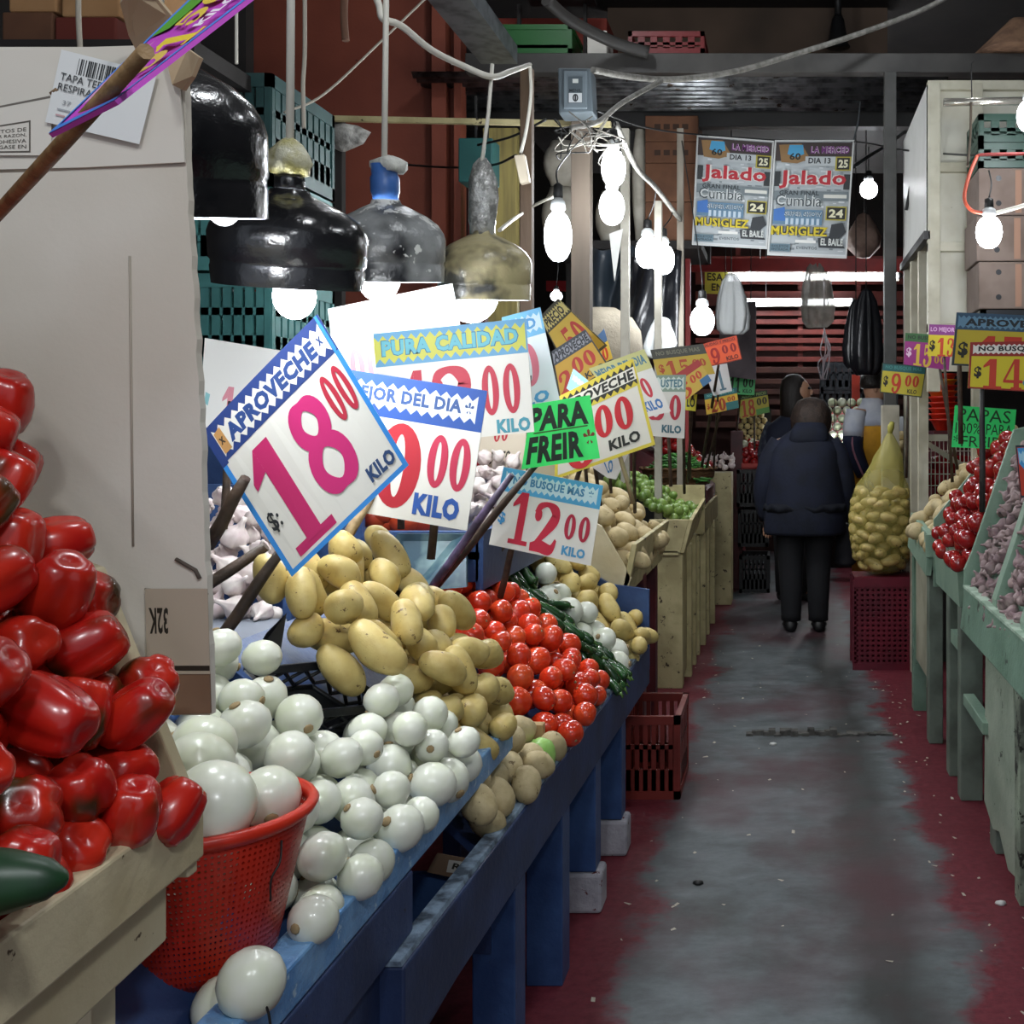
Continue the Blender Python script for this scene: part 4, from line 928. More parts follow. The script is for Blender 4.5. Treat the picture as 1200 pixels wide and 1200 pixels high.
s = Sheet(*Q(5.5, (820, 404), (863, 393), (870, 421), (826, 431)), '#e2582c'); s.frame(.025, .04, '#8a2c1c'); s.rect(0, 0, 1, .2, '#c84420'); s.text('CALIDAD Y PRECIO', .06, .04, .94, .16, '#5a1c12', .03); s.num('9', .22, .28, .46, .95, '#a01c18'); s.num('00', .54, .26, .92, .62, '#8c1818', .4); s.text('KILO', .6, .74, .92, .92, '#5a1c12', .04); s.text('$', .06, .5, .14, .82, '#5a1c12', .03)
card(s, 'bright orange price card reading 9.00 KILO below the low bulb', [(P(822, 550, 6.92), P(842, 428, 5.51), .009)], group=g_card)
s = Sheet(*Q(5.8, (824, 430), (852, 426), (858, 458), (836, 464)), '#d0d4d4'); s.num('1', .4, .2, .75, .9, '#5c7c8c')
card(s, 'plain whitish card standing behind the orange 9.00 card', [(P(836, 556, 7.02), P(842, 450, 5.81), .007)], group=g_card)
s = Sheet(*Q(9.1, (855, 434), (886, 436), (884, 463), (853, 462)), '#58c878'); s.rect(0, 0, 1, .2, '#1f5c30'); s.text('CALIDAD Y PRECIO', .05, .04, .95, .16, '#8ce0a0', .03); s.num('11', .04, .28, .46, .92, '#14341c', .05); s.num('00', .54, .28, .93, .68, '#14341c', .3); s.text('KILO', .55, .76, .9, .92, '#14341c', .04)
card(s, 'mint green price card reading 11.00 left of the two women', [(P(863, 508, 9.26), P(868, 455, 9.11), .009)], group=g_card)
s = Sheet(*Q(6.0, (825, 462), (863, 454), (866, 478), (828, 486)), '#c8a434'); s.rect(0, 0, 1, .28, '#1f5a5c'); s.rect(.62, .62, 1, 1, '#2f6c6c'); s.text('NO BUSQUE MAS', .08, .06, .92, .22, '#5c9c98', .03); s.num('20', .16, .36, .62, .96, '#a03c1c', .1); s.num('00', .68, .36, .92, .6, '#a03c1c', .2); s.text('$', .04, .5, .13, .8, '#a03c1c', .03)
card(s, 'teal topped yellow card reading 20.00 on a slim dark stick', [(P(828, 548, 6.95), P(845, 480, 6.01), .007)], group=g_card)
s = Sheet(*Q(9.2, (865, 463), (899, 457), (902, 483), (868, 491)), '#b8a830'); s.rect(0, 0, 1, .22, '#20301c'); s.rect(.55, .75, 1, 1, '#5c9c48'); s.text('CALIDAD Y PRECIO', .05, .04, .95, .18, '#8a9c58', .03); s.num('18', .05, .28, .52, .96, '#b84018', .1); s.num('00', .6, .28, .95, .6, '#40341c', .2)
card(s, 'yellow green price card reading 18.00 above the rows of pale fruit', [(P(884, 541, 9.22), P(884, 480, 9.21), .009)], group=g_card)
s = Sheet(*Q(10.37, (826, 313), (853, 315), (852, 345), (826, 344)), '#b8c040'); s.text('ESA', .1, .2, .8, .5, '#2c3418', .03); s.text('EN', .3, .6, .8, .88, '#2c3418', .03)
card(s, 'small lime yellow notice hanging by the light tube', group='notices')

# purple card at the top left on its thick near stick
s = Sheet(*[P(57, 157, .58), P(250, -28, .72), P(322, -26, .66), P(134, 118, .535)], '#b848b8')
s.frame(.035, .05, '#4a80d4'); s.poly([(.55, .06), (.95, .06), (.95, .3), (.60, .24)], '#5a9c34'); s.num('1', .40, .42, .56, .94, '#e2c83c'); s.num('50', .58, .30, .92, .62, '#dcc04c', .15); s.num('5', .20, .38, .38, .9, '#d8b85c')
s.text('KILO', .56, .72, .84, .86, '#ece6ee', .04); s.poly([(.1, .25), (.3, .15), (.5, .3), (.2, .4)], '#d89cc4')
card(s, 'purple and yellow price card seen edge on at the top left', [(P(-60, 314, 1.05), P(171, 60, .50), .0052, mat('pale_stick_wood', '#8a6e48', .6, '#6a5030', 40, bump=.3))])

# right-hand cards
g2 = 'price cards over the right stalls'
s = Sheet(*Q(4.1, (1121, 366), (1262, 372), (1262, 434), (1115, 428)), '#b8a428'); s.frame(.02, .035, '#23303c'); s.rect(0, 0, 1, .32, '#2a4a64'); s.zig(.02, .05, .98, .29, '#5c84a0', 22, .2); s.text('APROVECHE', .08, .10, .86, .24, '#101820', .045); s.num('17', .22, .42, .56, 1.0, '#b83018', .1); s.num('00', .66, .42, .88, .75, '#b83018', .2); s.text('$', .04, .55, .12, .85, '#181810', .04)
card(s, 'dark blue topped APROVECHE card behind the red bordered 14.00 card', [(P(1126, 520, 4.15), P(1124, 400, 4.11), .01)], group=g2)
s = Sheet(*Q(3.7, (1137, 401), (1262, 399), (1262, 462), (1134, 455)), '#c8b820'); s.frame(.02, .035, '#8a1c14'); s.rect(0, 0, 1, .30, '#8a1c14'); s.zig(.03, .05, .99, .26, '#d8d4cc', 20, .18); s.text('NO BUSQUE MAS', .08, .09, .86, .215, '#1c1a18', .045); s.text('$', .05, .52, .12, .78, '#18140c', .04); s.num('14', .13, .36, .50, .98, '#b8341c', .06); s.num('00', .56, .36, .80, .66, '#b8341c', .25); s.text('CUARTO', .50, .76, .86, .9, '#3c7c9c', .03)
card(s, 'red bordered yellow card reading NO BUSQUE MAS 14.00 on a dark pole', [(P(1151, 600, 3.72), P(1151, 452, 3.71), .011, M_blackm)], group=g2)
s = Sheet(*Q(4.9, (1089, 380), (1121, 381), (1119, 418), (1087, 417)), '#c8b428'); s.rect(0, 0, 1, .33, '#7c3478'); s.text('LO MEJOR', .06, .08, .94, .26, '#c89cc4', .03); s.num('13', .34, .42, .98, 1.0, '#b83c20', .08); s.text('$', .05, .5, .26, .85, '#201c10', .04)
card(s, 'purple topped yellow card reading 13, left of APROVECHE', [(P(1116, 565, 5.0), P(1106, 410, 4.91), .008)], group=g2)
s = Sheet(*Q(5.1, (1061, 390), (1115, 393), (1112, 434), (1059, 427)), '#8c2474'); s.rect(0, 0, 1, .26, '#2f5c30'); s.text('NO BUSQUE MAS', .06, .06, .95, .2, '#142c18', .04); s.num('15', .2, .32, .6, .98, '#c8a83c', .08); s.num('00', .66, .62, .9, .85, '#b88c3c', .2); s.text('$', .04, .45, .16, .75, '#d8b8d0', .04)
card(s, 'green topped purple card reading 15, beside the purple topped 13', [(P(1122, 550, 5.2), P(1100, 425, 5.11), .008)], group=g2)
s = Sheet(*Q(5.6, (1034, 425), (1086, 429), (1080, 466), (1031, 460)), '#bcae34'); s.rect(0, 0, 1, .26, '#1f5c5c'); s.frame(.02, .035, '#23302c'); s.text('NO BUSQUE MAS', .08, .07, .9, .2, '#3f8480', .03); s.num('9', .24, .32, .48, .96, '#b8341c'); s.num('00', .56, .34, .88, .7, '#b8341c', .2); s.text('$', .06, .42, .17, .78, '#201c10', .04); s.text('KILO', .64, .78, .86, .92, '#201c10', .03)
card(s, 'teal topped yellow card reading 9.00 beside the pale aisle post', [(P(1062, 560, 5.65), P(1064, 462, 5.61), .008)], group=g2)
s = Sheet(*Q(4.3, (1119, 475), (1191, 480), (1187, 527), (1115, 524)), '#34e87c'); s.text('PAPAS', .06, .05, .92, .36, '#123c20', 0); s.text('100%', .04, .40, .46, .66, '#123c20', 0); s.text('PARA', .54, .40, .96, .66, '#123c20', 0); s.text('*FREIR', .02, .70, .80, .97, '#123c20', 0)
card(s, 'bright green handwritten card reading PAPAS 100% PARA FREIR', [(P(1150, 585, 4.34), P(1150, 510, 4.31), .008)], group=g2)
s = Sheet(*Q(3.1, (1190, 522), (1236, 520), (1242, 585), (1196, 583)), '#b8341c'); s.frame(.03, .04, '#1c2430'); s.poly([(.04, .05), (.5, .05), (.5, .45), (.2, .5), (.05, .35)], '#3c8cc8'); s.zig(.06, .1, .5, .35, '#9cc8dc', 4, .3)
card(s, 'red and blue price card cut by the right edge above the garlic', [(P(1216, 660, 3.14), P(1214, 560, 3.11), .01)], group=g2)

# event posters hung from a wire
def poster(c, d, label, top):
    s = Sheet(*Q(d, *c), '#d0d4d6', .001); 
    s.rect(.02, .02, .98, .97, '#aeb5b8')
    rk = random.Random(5)
    for k in range(90):
        u, v = rk.uniform(.04, .9), rk.uniform(.2, .94); s.rect(u, v, u+rk.uniform(.01, .09), v+rk.uniform(.006, .02), rk.choice(('#d2d6d8', '#8a9296', '#767e82', '#c2c6c8', '#98a0a4')))
    s.rect(.02, .02, .98, .18, '#3c3230'); s.poly([(.06, .04), (.34, .03), (.46, .16), (.30, .20), (.1, .19)], '#8c6c44')
    s.poly([(.19, .04), (.36, .04), (.38, .12), (.28, .15), (.17, .12)], '#4a9cc8'); s.text('60', .2, .11, .34, .17, '#20201c', .03)
    s.text('LA MERCED', .46, .05, .95, .115, '#d8c0d8', .07); s.text('LA MERCED', .46, .05, .95, .115, '#6a2c70', .02)
    s.rect(.4, .14, .78, .22, '#b4babc'); s.text('DIA 13', .44, .15, .72, .2, '#2a2c30', .03); s.rect(.78, .14, .98, .26, '#a89c3c'); s.rect(.8, .15, .96, .25, '#24241c'); s.text('25', .82, .165, .94, .235, '#d8d4b8', .04)
    s.rect(.03, .27, .10, .40, '#2c3032'); s.rect(.90, .29, .98, .42, '#2c3032'); s.rect(.03, .44, .97, .52, '#6e787c')
    s.text('Jalado', .09, .26, .93, .42, '#d4d0cc', .09); s.text('Jalado', .09, .26, .93, .42, '#a8202c', .03)
    s.text('GRAN FINAL', .1, .435, .6, .475, '#2a3034', .03); s.text('Cumbia', .06, .47, .64, .57, '#c8cccc', .06); s.text('Cumbia', .06, .47, .64, .57, '#3a4448', .0)
    s.rect(.66, .465, .95, .495, '#d0d0c8'); s.rect(.04, .6, .66, .73, '#5c7c94'); s.poly([(.05, .6), (.18, .58), (.2, .7), (.05, .7)], '#3c6cb0'); s.text('SUPER SHOW', .18, .615, .66, .66, '#dcdcd8', .06); s.text('SUPER SHOW', .18, .615, .66, .66, '#3c5c70', .02)
    for k in range(7): s.rect(.2+k*.065, .675, .235+k*.065, .73, '#b8c8d4')
    s.rect(.70, .565, .96, .685, '#a89c3c'); s.rect(.715, .575, .945, .675, '#1c1c18'); s.text('24', .74, .59, .92, .66, '#dcd8b8', .04)
    s.text('MUSIGLEZ', .03, .745, .74, .825, '#2c2c1c', .1); s.text('MUSIGLEZ', .03, .745, .74, .825, '#c8b428', .03)
    s.poly([(.78, .72), (.92, .70), (.97, .78), (.88, .84), (.97, .92), (.64, .92), (.62, .84), (.76, .82)], '#2c3034'); s.text('EL BAILE', .66, .84, .94, .9, '#c8ccc8', .03)
    s.rect(.34, .86, .6, .885, '#dcdcd8'); s.rect(.03, .9, .28, .965, '#5c7480'); s.text('BOLETOS', .05, .91, .26, .93, '#24343c', .02); s.text('ENTRADA', .05, .937, .26, .957, '#24343c', .02); s.text('EVENTOS', .36, .915, .62, .94, '#5c6468', .02)
    s.frame(.02, .014, '#c8cac8')
    return card(s, label, cat='poster', group='event posters above the aisle', name='event_poster')
poster([(817, 159), (907, 166), (899, 292), (811, 287)], 7.08, 'grey dance poster with big red lettering, beside the stacked brown cartons', 0)
poster([(908, 165), (1001, 165), (992, 303), (899, 299)], 7.03, 'grey dance poster with big red lettering, the lower one nearer the bare bulb', 0)
# ------------------------------------------------------------------ lamps
def light(parent, loc, power, r, col=(.93, .97, 1.0)):
    l = bpy.data.lights.new('bulb_light', 'POINT'); l.energy = power*LAMP; l.shadow_soft_size = r; l.color = col
    o = bpy.data.objects.new('bulb_light', l); COL.objects.link(o); o.parent = parent; o.location = Vector(loc)-wloc(parent)
    return o
M_sock = mat('bulb_base_white', '#d8dcdc', .4); M_sockbk = mat('black_socket', '#161616', .5)
def bulb(c, r, hgt, label, power, top, sock=True, group='bare bulbs hung over the aisle', cordmat=None, cordpts=None, lr=None):
    """bare bulb: glass, collar, socket, cable up to `top`"""
    c = Vector(c); e = empty('hanging_bulb', c, label, 'lamp', group)
    n = 10
    pr = [(max(1e-4, r*math.sin(math.pi*i/n)**.85), -hgt*math.cos(math.pi*i/n)) for i in range(n)]+[(r*.42, hgt*1.02)]
    MB().lathe([(a, z) for a, z in pr], c, 20, cap=True).build('bulb_glass', M_bulb, e)
    MB().lathe([(r*.43, hgt), (r*.55, hgt*1.08), (r*.5, hgt*1.35), (r*.3, hgt*1.5)], c, 16, cap=True).build('collar', M_sock, e)
    MB().lathe([(r*.33, hgt*1.5), (r*.36, hgt*1.55), (r*.33, hgt*2.0), (r*.1, hgt*2.1)], c, 12, cap=True).build('socket', M_sockbk, e)
    pts = cordpts or [c+Vector((0, 0, hgt*2.08)), (c+Vector((0, 0, hgt*2.08))).lerp(Vector(top), .5)+Vector((.01, 0, 0)), top]
    MB().tube(cat_curve(pts, 5), .0035, 6).build('cable', cordmat or M_cordbk, e)
    light(e, c, power, lr or max(r, hgt)*1.04)
    return e
CE = 4.9
# water-jug lampshades
M_jug = mat('black_painted_jug', '#101114', .22, '#1c1c1e', 10, chips='#b8b8b8', cs=45, ct=.715, bump=.35, bs=35, coat=.4)
M_jugw = mat('black_jug_rubbed_grey', '#17181b', .28, '#8a8c8c', 6, vr=(.40, .58), chips='#d0d0cc', cs=14, ct=.58, bump=.4, bs=35)
M_jugy = mat('glare_tinted_rubbed_jug', '#b8ac84', .3, '#2c2c28', 8, vr=(.5, .62), bump=.4, bs=35)  # the bulb's yellowish glare is painted into this jug's colour
M_inn = mat('jug_inside', '#b8bcc4', .4)
def jug_lamp(px, py_top, py_rim, d, rpx, tilt, m, label, cord_px, power, neck, bulb_px):
    Rj = rpx*d/F; zr = Zp(py_rim, d); zt = Zp(py_top, d); h = zt-zr; x = W(px, d)
    e = empty('jug_lamp', (x, d, zr), label, 'lamp', 'hanging lamps made from cut water jugs')
    pr = [(.94, 0), (.965, .18), (.955, .2), (.955, .24), (.98, .26), (1, .52), (.97, .60), (.88, .70), (.70, .80), (.45, .89), (.27, .95), (.24, 1.0)]
    mb = MB(); q = Euler((tilt[0], tilt[1], 0)).to_matrix()
    rr = lambda a, r, z: 1+.02*math.sin(3*a)+.012*math.sin(7*a+2)
    mb.lathe([(r*Rj, z*h+(0)) for r, z in pr], (0, 0, 0), 40, 0, rr)
    mb.lathe([(r*(Rj-.004), z*h-(0 if z == 0 else .003)) for r, z in pr[::-1]], (0, 0, 0), 40, 1, rr)
    o_ = len(mb.v)
    mb.v = [tuple((q @ Vector(v))+Vector((x, d, zr))) for v in mb.v]
    mb.build('jug_shade', [m, M_inn], e)
    top = q @ Vector((0, 0, h))+Vector((x, d, zr)); up = q @ Vector((0, 0, 1))
    if neck == 'black':
        MB().tube([top-up*.01, top+up*.02, top+up*.03], [.027, .026, .02], 16).build('jug_neck', m, e)
        w_ = MB().lathe([(.014, 0), (.03, .006), (.037, .025), (.034, .045), (.02, .064), (.009, .072)], top+up*.02, 18, rad=lambda a, r, z: 1+.16*math.sin(5*a+z*70), cap=True)
        w_.build('plastic_wrap', mat('yellowish_wrap_bag', '#cbc8b0', .4, '#a8a062', 18, bump=1.0, bs=40), e)
        ct = top+up*.085
    elif neck == 'blue':
        MB().tube([top-up*.01, top+up*.012, top+up*.02, top+up*.052, top+up*.06, top+up*.085], [.028, .031, .034, .034, .030, .032], 20).build('jug_cap', mat('blue_jug_cap', '#3c64a4', .35), e)
        MB().lathe([(.03, -.01), (.036, .0), (.038, .014), (.022, .024), (.008, .03)], top+up*.075+Vector((.012, 0, 0)), 16, rad=lambda a, r, z: 1+.22*math.sin(4*a+z*60)+.1*math.sin(9*a), cap=True).build('plastic_wrap', mat('white_wrap_bag', '#d0d0c8', .45, bump=1.0, bs=40), e)
        ct = top+up*.112
    elif neck == 'wrap':
        MB().lathe([(.032, -.02), (.036, .03), (.038, .09), (.035, .14), (.024, .18), (.01, .20)], top, 20, rad=lambda a, r, z: 1+.10*math.sin(6*a+z*90)+.06*math.sin(11*a-z*50), cap=True).build('plastic_wrap', M_foil, e)
        ct = top+up*.2
    else:
        MB().tube([top-up*.01, top+up*.05], [.034, .03], 16).build('jug_neck', m, e); ct = top+up*.05
    cx = W(cord_px[0], d)
    MB().tube([ct-up*.03, Vector((x+(cx-x)*.5, d, (ct.z+Zp(cord_px[1], d))/2)), (cx, d, Zp(cord_px[1], d))], .0075 if neck != 'wrap' else .0055, 8).build('cable', M_cord, e)
    bc = P(bulb_px[0], bulb_px[1], d); br = bulb_px[2]*d/F
    MB().lathe([(max(1e-4, br*math.sin(math.pi*i/10)), -br*1.15*math.cos(math.pi*i/10)) for i in range(10)]+[(br*.4, br*1.2)], bc, 20, cap=True).build('bulb_glass', M_bulb, e)
    MB().tube([bc+Vector((0, 0, br*1.2)), bc+Vector((0, 0, br*1.2+.05))], [br*.45, br*.4], 12).build('socket', M_sock, e)
    MB().tube([bc+Vector((0, 0, br*1.2+.05)), ct-up*.03], .004, 6).build('inner_cable', M_cordbk, e)
    light(e, bc, power, br*1.2)
    return e
jug_lamp(203, 68, 256, 1.63, 107, (.17, 0), M_jug, 'large glossy black jug lamp half hidden by the cardboard', (205, -700), 28, 'plain', (262, 244, 18))
jug_lamp(338, 224, 336, 2.04, 87, (.13, .07), M_jug, 'wide black jug lamp with a yellowish plastic bag round its neck', (345, -420), 30, 'black', (345, 347, 24))
jug_lamp(456, 236, 331, 2.7, 65, (.12, 0), M_jugw, 'scuffed grey-black jug lamp with a blue cap', (449, -190), 40, 'blue', (444, 326, 24))
jug_lamp(568, 272, 352, 3.05, 55, (.10, 0), M_jugy, 'rubbed jug lamp painted with yellowish glare, shiny clear wrap on its neck', (577, 75), 46, 'wrap', (552, 342, 32))
# bare bulbs
bulb(P(654, 277, 4.0), .05, .092, 'long bare bulb hanging in front of the wide grey-brown post', 26, P(650, 190, 4.0), cordpts=[P(654, 217, 4.0), P(652, 205, 4.0), P(655, 195, 4.1), P(668, 178, 4.6)])
bulb(P(719, 197, 5.0), .055, .085, 'bare bulb directly under the tangle of wires, upper of a stacked pair', 18, P(719, 140, 5.0))
bulb(P(717, 243, 5.25), .06, .085, 'bare bulb just beneath another, lower of a stacked pair', 18, P(724, 150, 5.3), cordpts=[P(717, 201, 5.25), P(726, 185, 5.27), P(727, 165, 5.3), P(722, 145, 5.3)])
bulb(P(759, 296, 5.9), .065, .085, 'bare bulb on the left of the glowing twin pair before the black tarp', 26, P(769, 221, 5.69))
bulb(P(777, 304, 6.2), .065, .085, 'bare bulb on the right of the glowing twin pair before the black tarp', 24, P(789, 246, 6.35))
bulb(P(823, 376, 6.4), .07, .085, 'low bare bulb above the orange 9.00 card', 30, P(818, 190, 6.4), cordpts=[P(823, 342, 6.4), P(822, 320, 6.4), P(812, 250, 6.6), P(799, 165, 6.70)])
bulb(P(1018, 222, 8.6), .07, .07, 'bare bulb hanging alone right of the posters', 42, P(1014, 100, 8.6))
bulb(P(1159, 272, 4.6), .055, .068, 'bare bulb before the brown fruit cartons on an orange cable', 18, P(1159, 200, 4.7))
bulb(P(1207, 136, 4.6), .055, .068, 'bare bulb at the right edge near the green boxes', 14, P(1209, 40, 4.6))
bulb(P(652, 347, 7.25), .038, .033, 'tiny bulb far back under the long bare bulb', 6, P(652, 292, 7.25))
# bulbs above the picture: over the near aisle, plus unseen ones added for light
bulb((-.2, -.45, 2.5), .05, .085, 'bare bulb over the near aisle behind the viewpoint', 48, (-.2, -.45, CE), group='bulbs over the near aisle')
bulb((.55, -.3, 2.7), .05, .085, 'added unseen bulb over the right side of the near aisle', 60, (.55, -.3, CE), group='bulbs over the near aisle')  # second near bulb, added to soften the shadow on the cardboard
bulb((-.15, 1.9, 3.25), .05, .085, 'bare bulb over the aisle above the onion stall', 40, (-.15, 1.9, CE), group='bulbs over the near aisle')
bulb((-1.2, 5.4, 4.3), .05, .085, 'added unseen bulb high up before the brown wall', 40, (-1.2, 5.4, CE), group='bulbs over the near aisle')  # unseen bulb added to brighten the brown wall
bulb((.6, 5.2, 4.3), .05, .085, 'added unseen bulb high up over the aisle before the black beam', 34, (.6, 5.2, CE), group='bulbs over the near aisle')  # unseen bulb added to brighten the things on top of the beam
bulb((.95, 2.6, 3.2), .05, .085, 'bare bulb over the green garlic stall', 22, (.95, 2.6, CE), group='bulbs over the near aisle')
# light tubes at the far end
def tube_light(px0, px1, py, d, label, power):
    a = P(px0, py, d); b = P(px1, py-3, d); e = empty('light_tube', (a+b)/2, label, 'lamp', 'light tubes at the far end')
    MB().tube([a, b], .028, 10).build('glass_tube', M_bulb, e)
    for k in (a, b): MB().ball(k, .032, 0, 10, 6).build('end_cap', M_steel, e)
    for k in (.2, .8): MB().tube([a.lerp(b, k)+Vector((0, .05, .05)), a.lerp(b, k)+Vector((0, .05, (CE if d > 10 else 1.9)-a.z))], .004, 6).build('hanging_wire', M_cordbk, e)
    MB().box((a.x, d+.035, a.z-.02), (b.x, d+.06, a.z+.06)).build('fitting', M_white, e)
    for t in (.15, .5, .85): light(e, a.lerp(b, t)+Vector((0, -.04, 0)), power/3, .05)
    return e
tube_light(850, 1054, 326, 10.4, 'long glowing light tube across the far end of the aisle', 30)
tube_light(872, 1000, 356, 11.1, 'thin pale light tube below the long one at the far end', 12)
tube_light(972, 1003, 527, 9.6, 'short bright tube on the shelf edge under the white bulbs', 10)
# dead tube near the right kiosk
e = empty('spent_light_tube', P(1160, 120, 4.9), 'unlit metal-backed tube hung level before the white kiosk', 'lamp')
MB().tube([P(1106, 120, 4.9), P(1215, 118, 4.9)], .018, 12).build('tube', mat('chrome_tube', '#c8c4b8', .25, metal=.8), e)
MB().tube([P(1139, 117, 4.9), P(1138, 75, 4.9), P(1141, 72, 4.9)], .003, 6).build('hanging_wire', M_cordbk, e)
# triangular lampshade pendant up in the dark roof
e = empty('roof_pendant', P(982, 60, 9.0), 'dark cone pendant up in the roof right of centre', 'lamp')
MB().lathe([(.10, 0), (.085, .02), (.05, .22), (.03, .26)], P(982, 55, 9.0), 16, cap=True).build('cone_shade', M_blackm, e)
MB().tube([P(982, 18, 9.0), P(982, -20, 9.0)], .03, 8).build('stem', M_blackm, e)

# ------------------------------------------------------------------ cables
def cable(pts, r, m, label, name='electric_cable', n=8):
    o = MB().tube(cat_curve(pts, n), r, 7).build(name, m); return tag(o, label, 'cable', 'overhead cables')
cable([P(430, -30, 2.7), P(444, 5, 2.7), P(449, 22, 2.7), P(470, 30, 2.75), P(505, 58, 2.9), P(545, 78, 3.0), P(577, 90, 3.05), P(598, 84, 3.4), P(621, 76, 4.4)], .009, M_cord, 'thick white cable swagging between the jug lamps to the brown post')
cable([P(621, 76, 4.42), P(622, 110, 4.42), P(617, 150, 4.42), P(610, 180, 4.42)], .007, M_cord, 'white cable dropping down the brown wooden post to its switch')
cable([P(357, -20, 3.2), P(357, 60, 3.2), P(355, 100, 3.2), P(356, 150, 3.2)], .006, mat('dirty_string', '#b0a89a', .8), 'frayed pale string beside the first jug lamp cord', 'string')
cable([P(333, 132, 3.5), P(380, 110, 3.6), P(450, 45, 3.8), P(505, -8, 4.0)], .004, mat('dirty_string', '#b0a89a'), 'thin string rising to the right before the brown wall', 'string')
cable([P(92, -20, 2.6), P(92, 20, 2.6), P(94, 60, 2.6)], .006, mat('dirty_string', '#b0a89a'), 'pale string hanging above the cardboard', 'string')
cable([P(277, -10, 3.4), P(277, 40, 3.4), P(277, 75, 3.4)], .005, M_cord, 'thin cable hanging left of the brown wall edge')
cable([P(404, -12, 3.6), P(403, 20, 3.6), P(405, 48, 3.6)], .012, mat('cobweb_rag', '#6a4c3c', .9), 'cobwebbed rag end hanging before the brown wall', 'rag_strip')
cable([P(695, 82, 5.1), P(740, 90, 5.4), P(790, 93, 5.7), P(860, 84, 6.0), P(930, 64, 6.2), P(1000, 42, 6.3), P(1080, 12, 6.4), P(1130, -15, 6.4)], .016, mat('taped_cable', '#8c8a84', .5, '#6a6862', 30, bump=.6), 'fat taped cable sagging across the black beam')
cable([P(668, 150, 5.0), P(700, 143, 5.0), P(730, 120, 5.1), P(775, 95, 5.5)], .012, mat('taped_cable', '#8c8a84'), 'taped cable climbing from the wire tangle to the beam')
cable([P(722, 145, 5.0), P(745, 195, 5.3), P(770, 222, 5.7), P(797, 258, 6.7)], .014, mat('taped_cable', '#8c8a84'), 'taped cable sloping down right from the wire tangle')
cable([P(700, 130, 5.1), P(760, 150, 5.6), P(822, 158, 7.0), P(910, 164, 7.07), P(1000, 166, 7.02), P(1060, 176, 6.3), P(1145, 182, 4.9), P(1230, 179, 4.7)], .005, M_cordbk, 'thin black wire from the tangle past the posters to the kiosk')
cable([P(1000, 196, 7.5), P(1020, 182, 7.6), P(1040, 170, 7.9), P(1066, 150, 7.9)], .012, M_steel, 'grey cable end slanting up behind the dark post')
cable([P(1145, 183, 4.7), P(1136, 205, 4.65), P(1130, 232, 4.6), P(1138, 246, 4.6), P(1153, 250, 4.6)], .008, mat('orange_cable', '#c8563c', .45), 'orange cable looping down to the bulb by the cartons')
cable([P(1145, 183, 4.7), P(1155, 181, 4.7), P(1215, 180, 4.7)], .007, mat('red_cable', '#7c2420', .5), 'dark red cable running level above the cartons')
cable([P(1165, 250, 4.6), P(1185, 245, 4.6), P(1215, 236, 4.6)], .009, M_cord, 'white cable leaving the right bulb towards the edge')
cable([P(1138, 120, 4.88), P(1137, 160, 4.85), P(1134, 195, 4.7)], .006, mat('dark_string', '#4a4034', .8), 'dark string hanging from the unlit tube', 'string')
cable([P(1075, 172, 6.2), P(1070, 200, 6.2), P(1066, 225, 6.2), P(1062, 246, 6.2)], .01, M_cordbk, 'black cable loop against the white kiosk side')
cable([P(1010, 100, 7.04), P(1006, 140, 7.04), P(1000, 166, 7.04)], .006, M_steel, 'short wire holding up the poster line')
cable([P(640, 0, 6.0), P(670, 25, 6.2), P(720, 50, 6.4), P(760, 62, 6.45)], .035, mat('dark_strap', '#2e2c2a', .6), 'dark strap slanting across the green crate above the beam', 'strap')
cable([P(560, 170, 5.3), P(600, 160, 5.2), P(640, 140, 5.1)], .006, M_cordbk, 'black wire left of the wire tangle')
cable([P(440, 190, 6.4), P(520, 196, 6.2), P(575, 194, 5.6), P(605, 182, 4.6)], .006, M_cordbk, 'black wire drooping across the brown wall')
cable([P(622, 243, 4.6), P(640, 234, 4.3), P(650, 230, 4.1)], .006, M_cord, 'white cable stub tied beside the long bare bulb')
cable([P(585, 270, 3.3), P(600, 258, 3.6), P(612, 250, 4.4)], .006, M_cord, 'white cable stub behind the wrapped jug neck')
# tangle of wires round the switch box
for k in range(9):
    rr = random.Random(100+k); c = P(690+rr.uniform(-25, 30), 150+rr.uniform(-12, 25), 5.0)
    pts = [c+Vector((rr.uniform(-.10, .10), rr.uniform(-.05, .02), rr.uniform(-.10, .10))) for _ in range(6)]
    o = MB().tube(cat_curve(pts, 6), .0032, 6).build('loose_wire', mat('grubby_cable', '#9a968c', .5) if k % 3 == 0 else (mat('taped_cable', '#8c8a84') if k % 3 == 1 else M_cordbk))
    tag(o, 'curled loose %s wire in the tangle under the grey switch box' % ('white', 'grey', 'black')[k % 3], 'cable', 'loose wires under the switch box, %s' % ('white', 'grey', 'black')[k % 3])
# switch boxes
e = empty('switch_box', P(676, 138, 5.38), 'grey metal switch box fixed on the wide post', 'switch box')
c = P(676, 109, 5.35)
MB().hexa([(c.x-.08, 5.31, c.z-.112), (c.x+.085, 5.31, c.z-.105), (c.x+.085, 5.45, c.z-.105), (c.x-.08, 5.45, c.z-.112)], [(c.x-.085, 5.31, c.z+.11), (c.x+.075, 5.31, c.z+.108), (c.x+.075, 5.45, c.z+.108), (c.x-.085, 5.45, c.z+.11)]).build('body', mat('grey_box_paint', '#5c666c', .4), e, bevel=.008)
MB().box((c.x-.055, 5.295, c.z-.09), (c.x+.058, 5.31, c.z+.092)).build('cover', mat('grey_cover_paint', '#6a757c', .4), e, bevel=.005)
s = Sheet(*[Vector((c.x+a, 5.292, c.z+b)) for a, b in ((-.03, .06), (.038, .06), (.038, -.065), (-.03, -.065))], '#4a545a', .001)
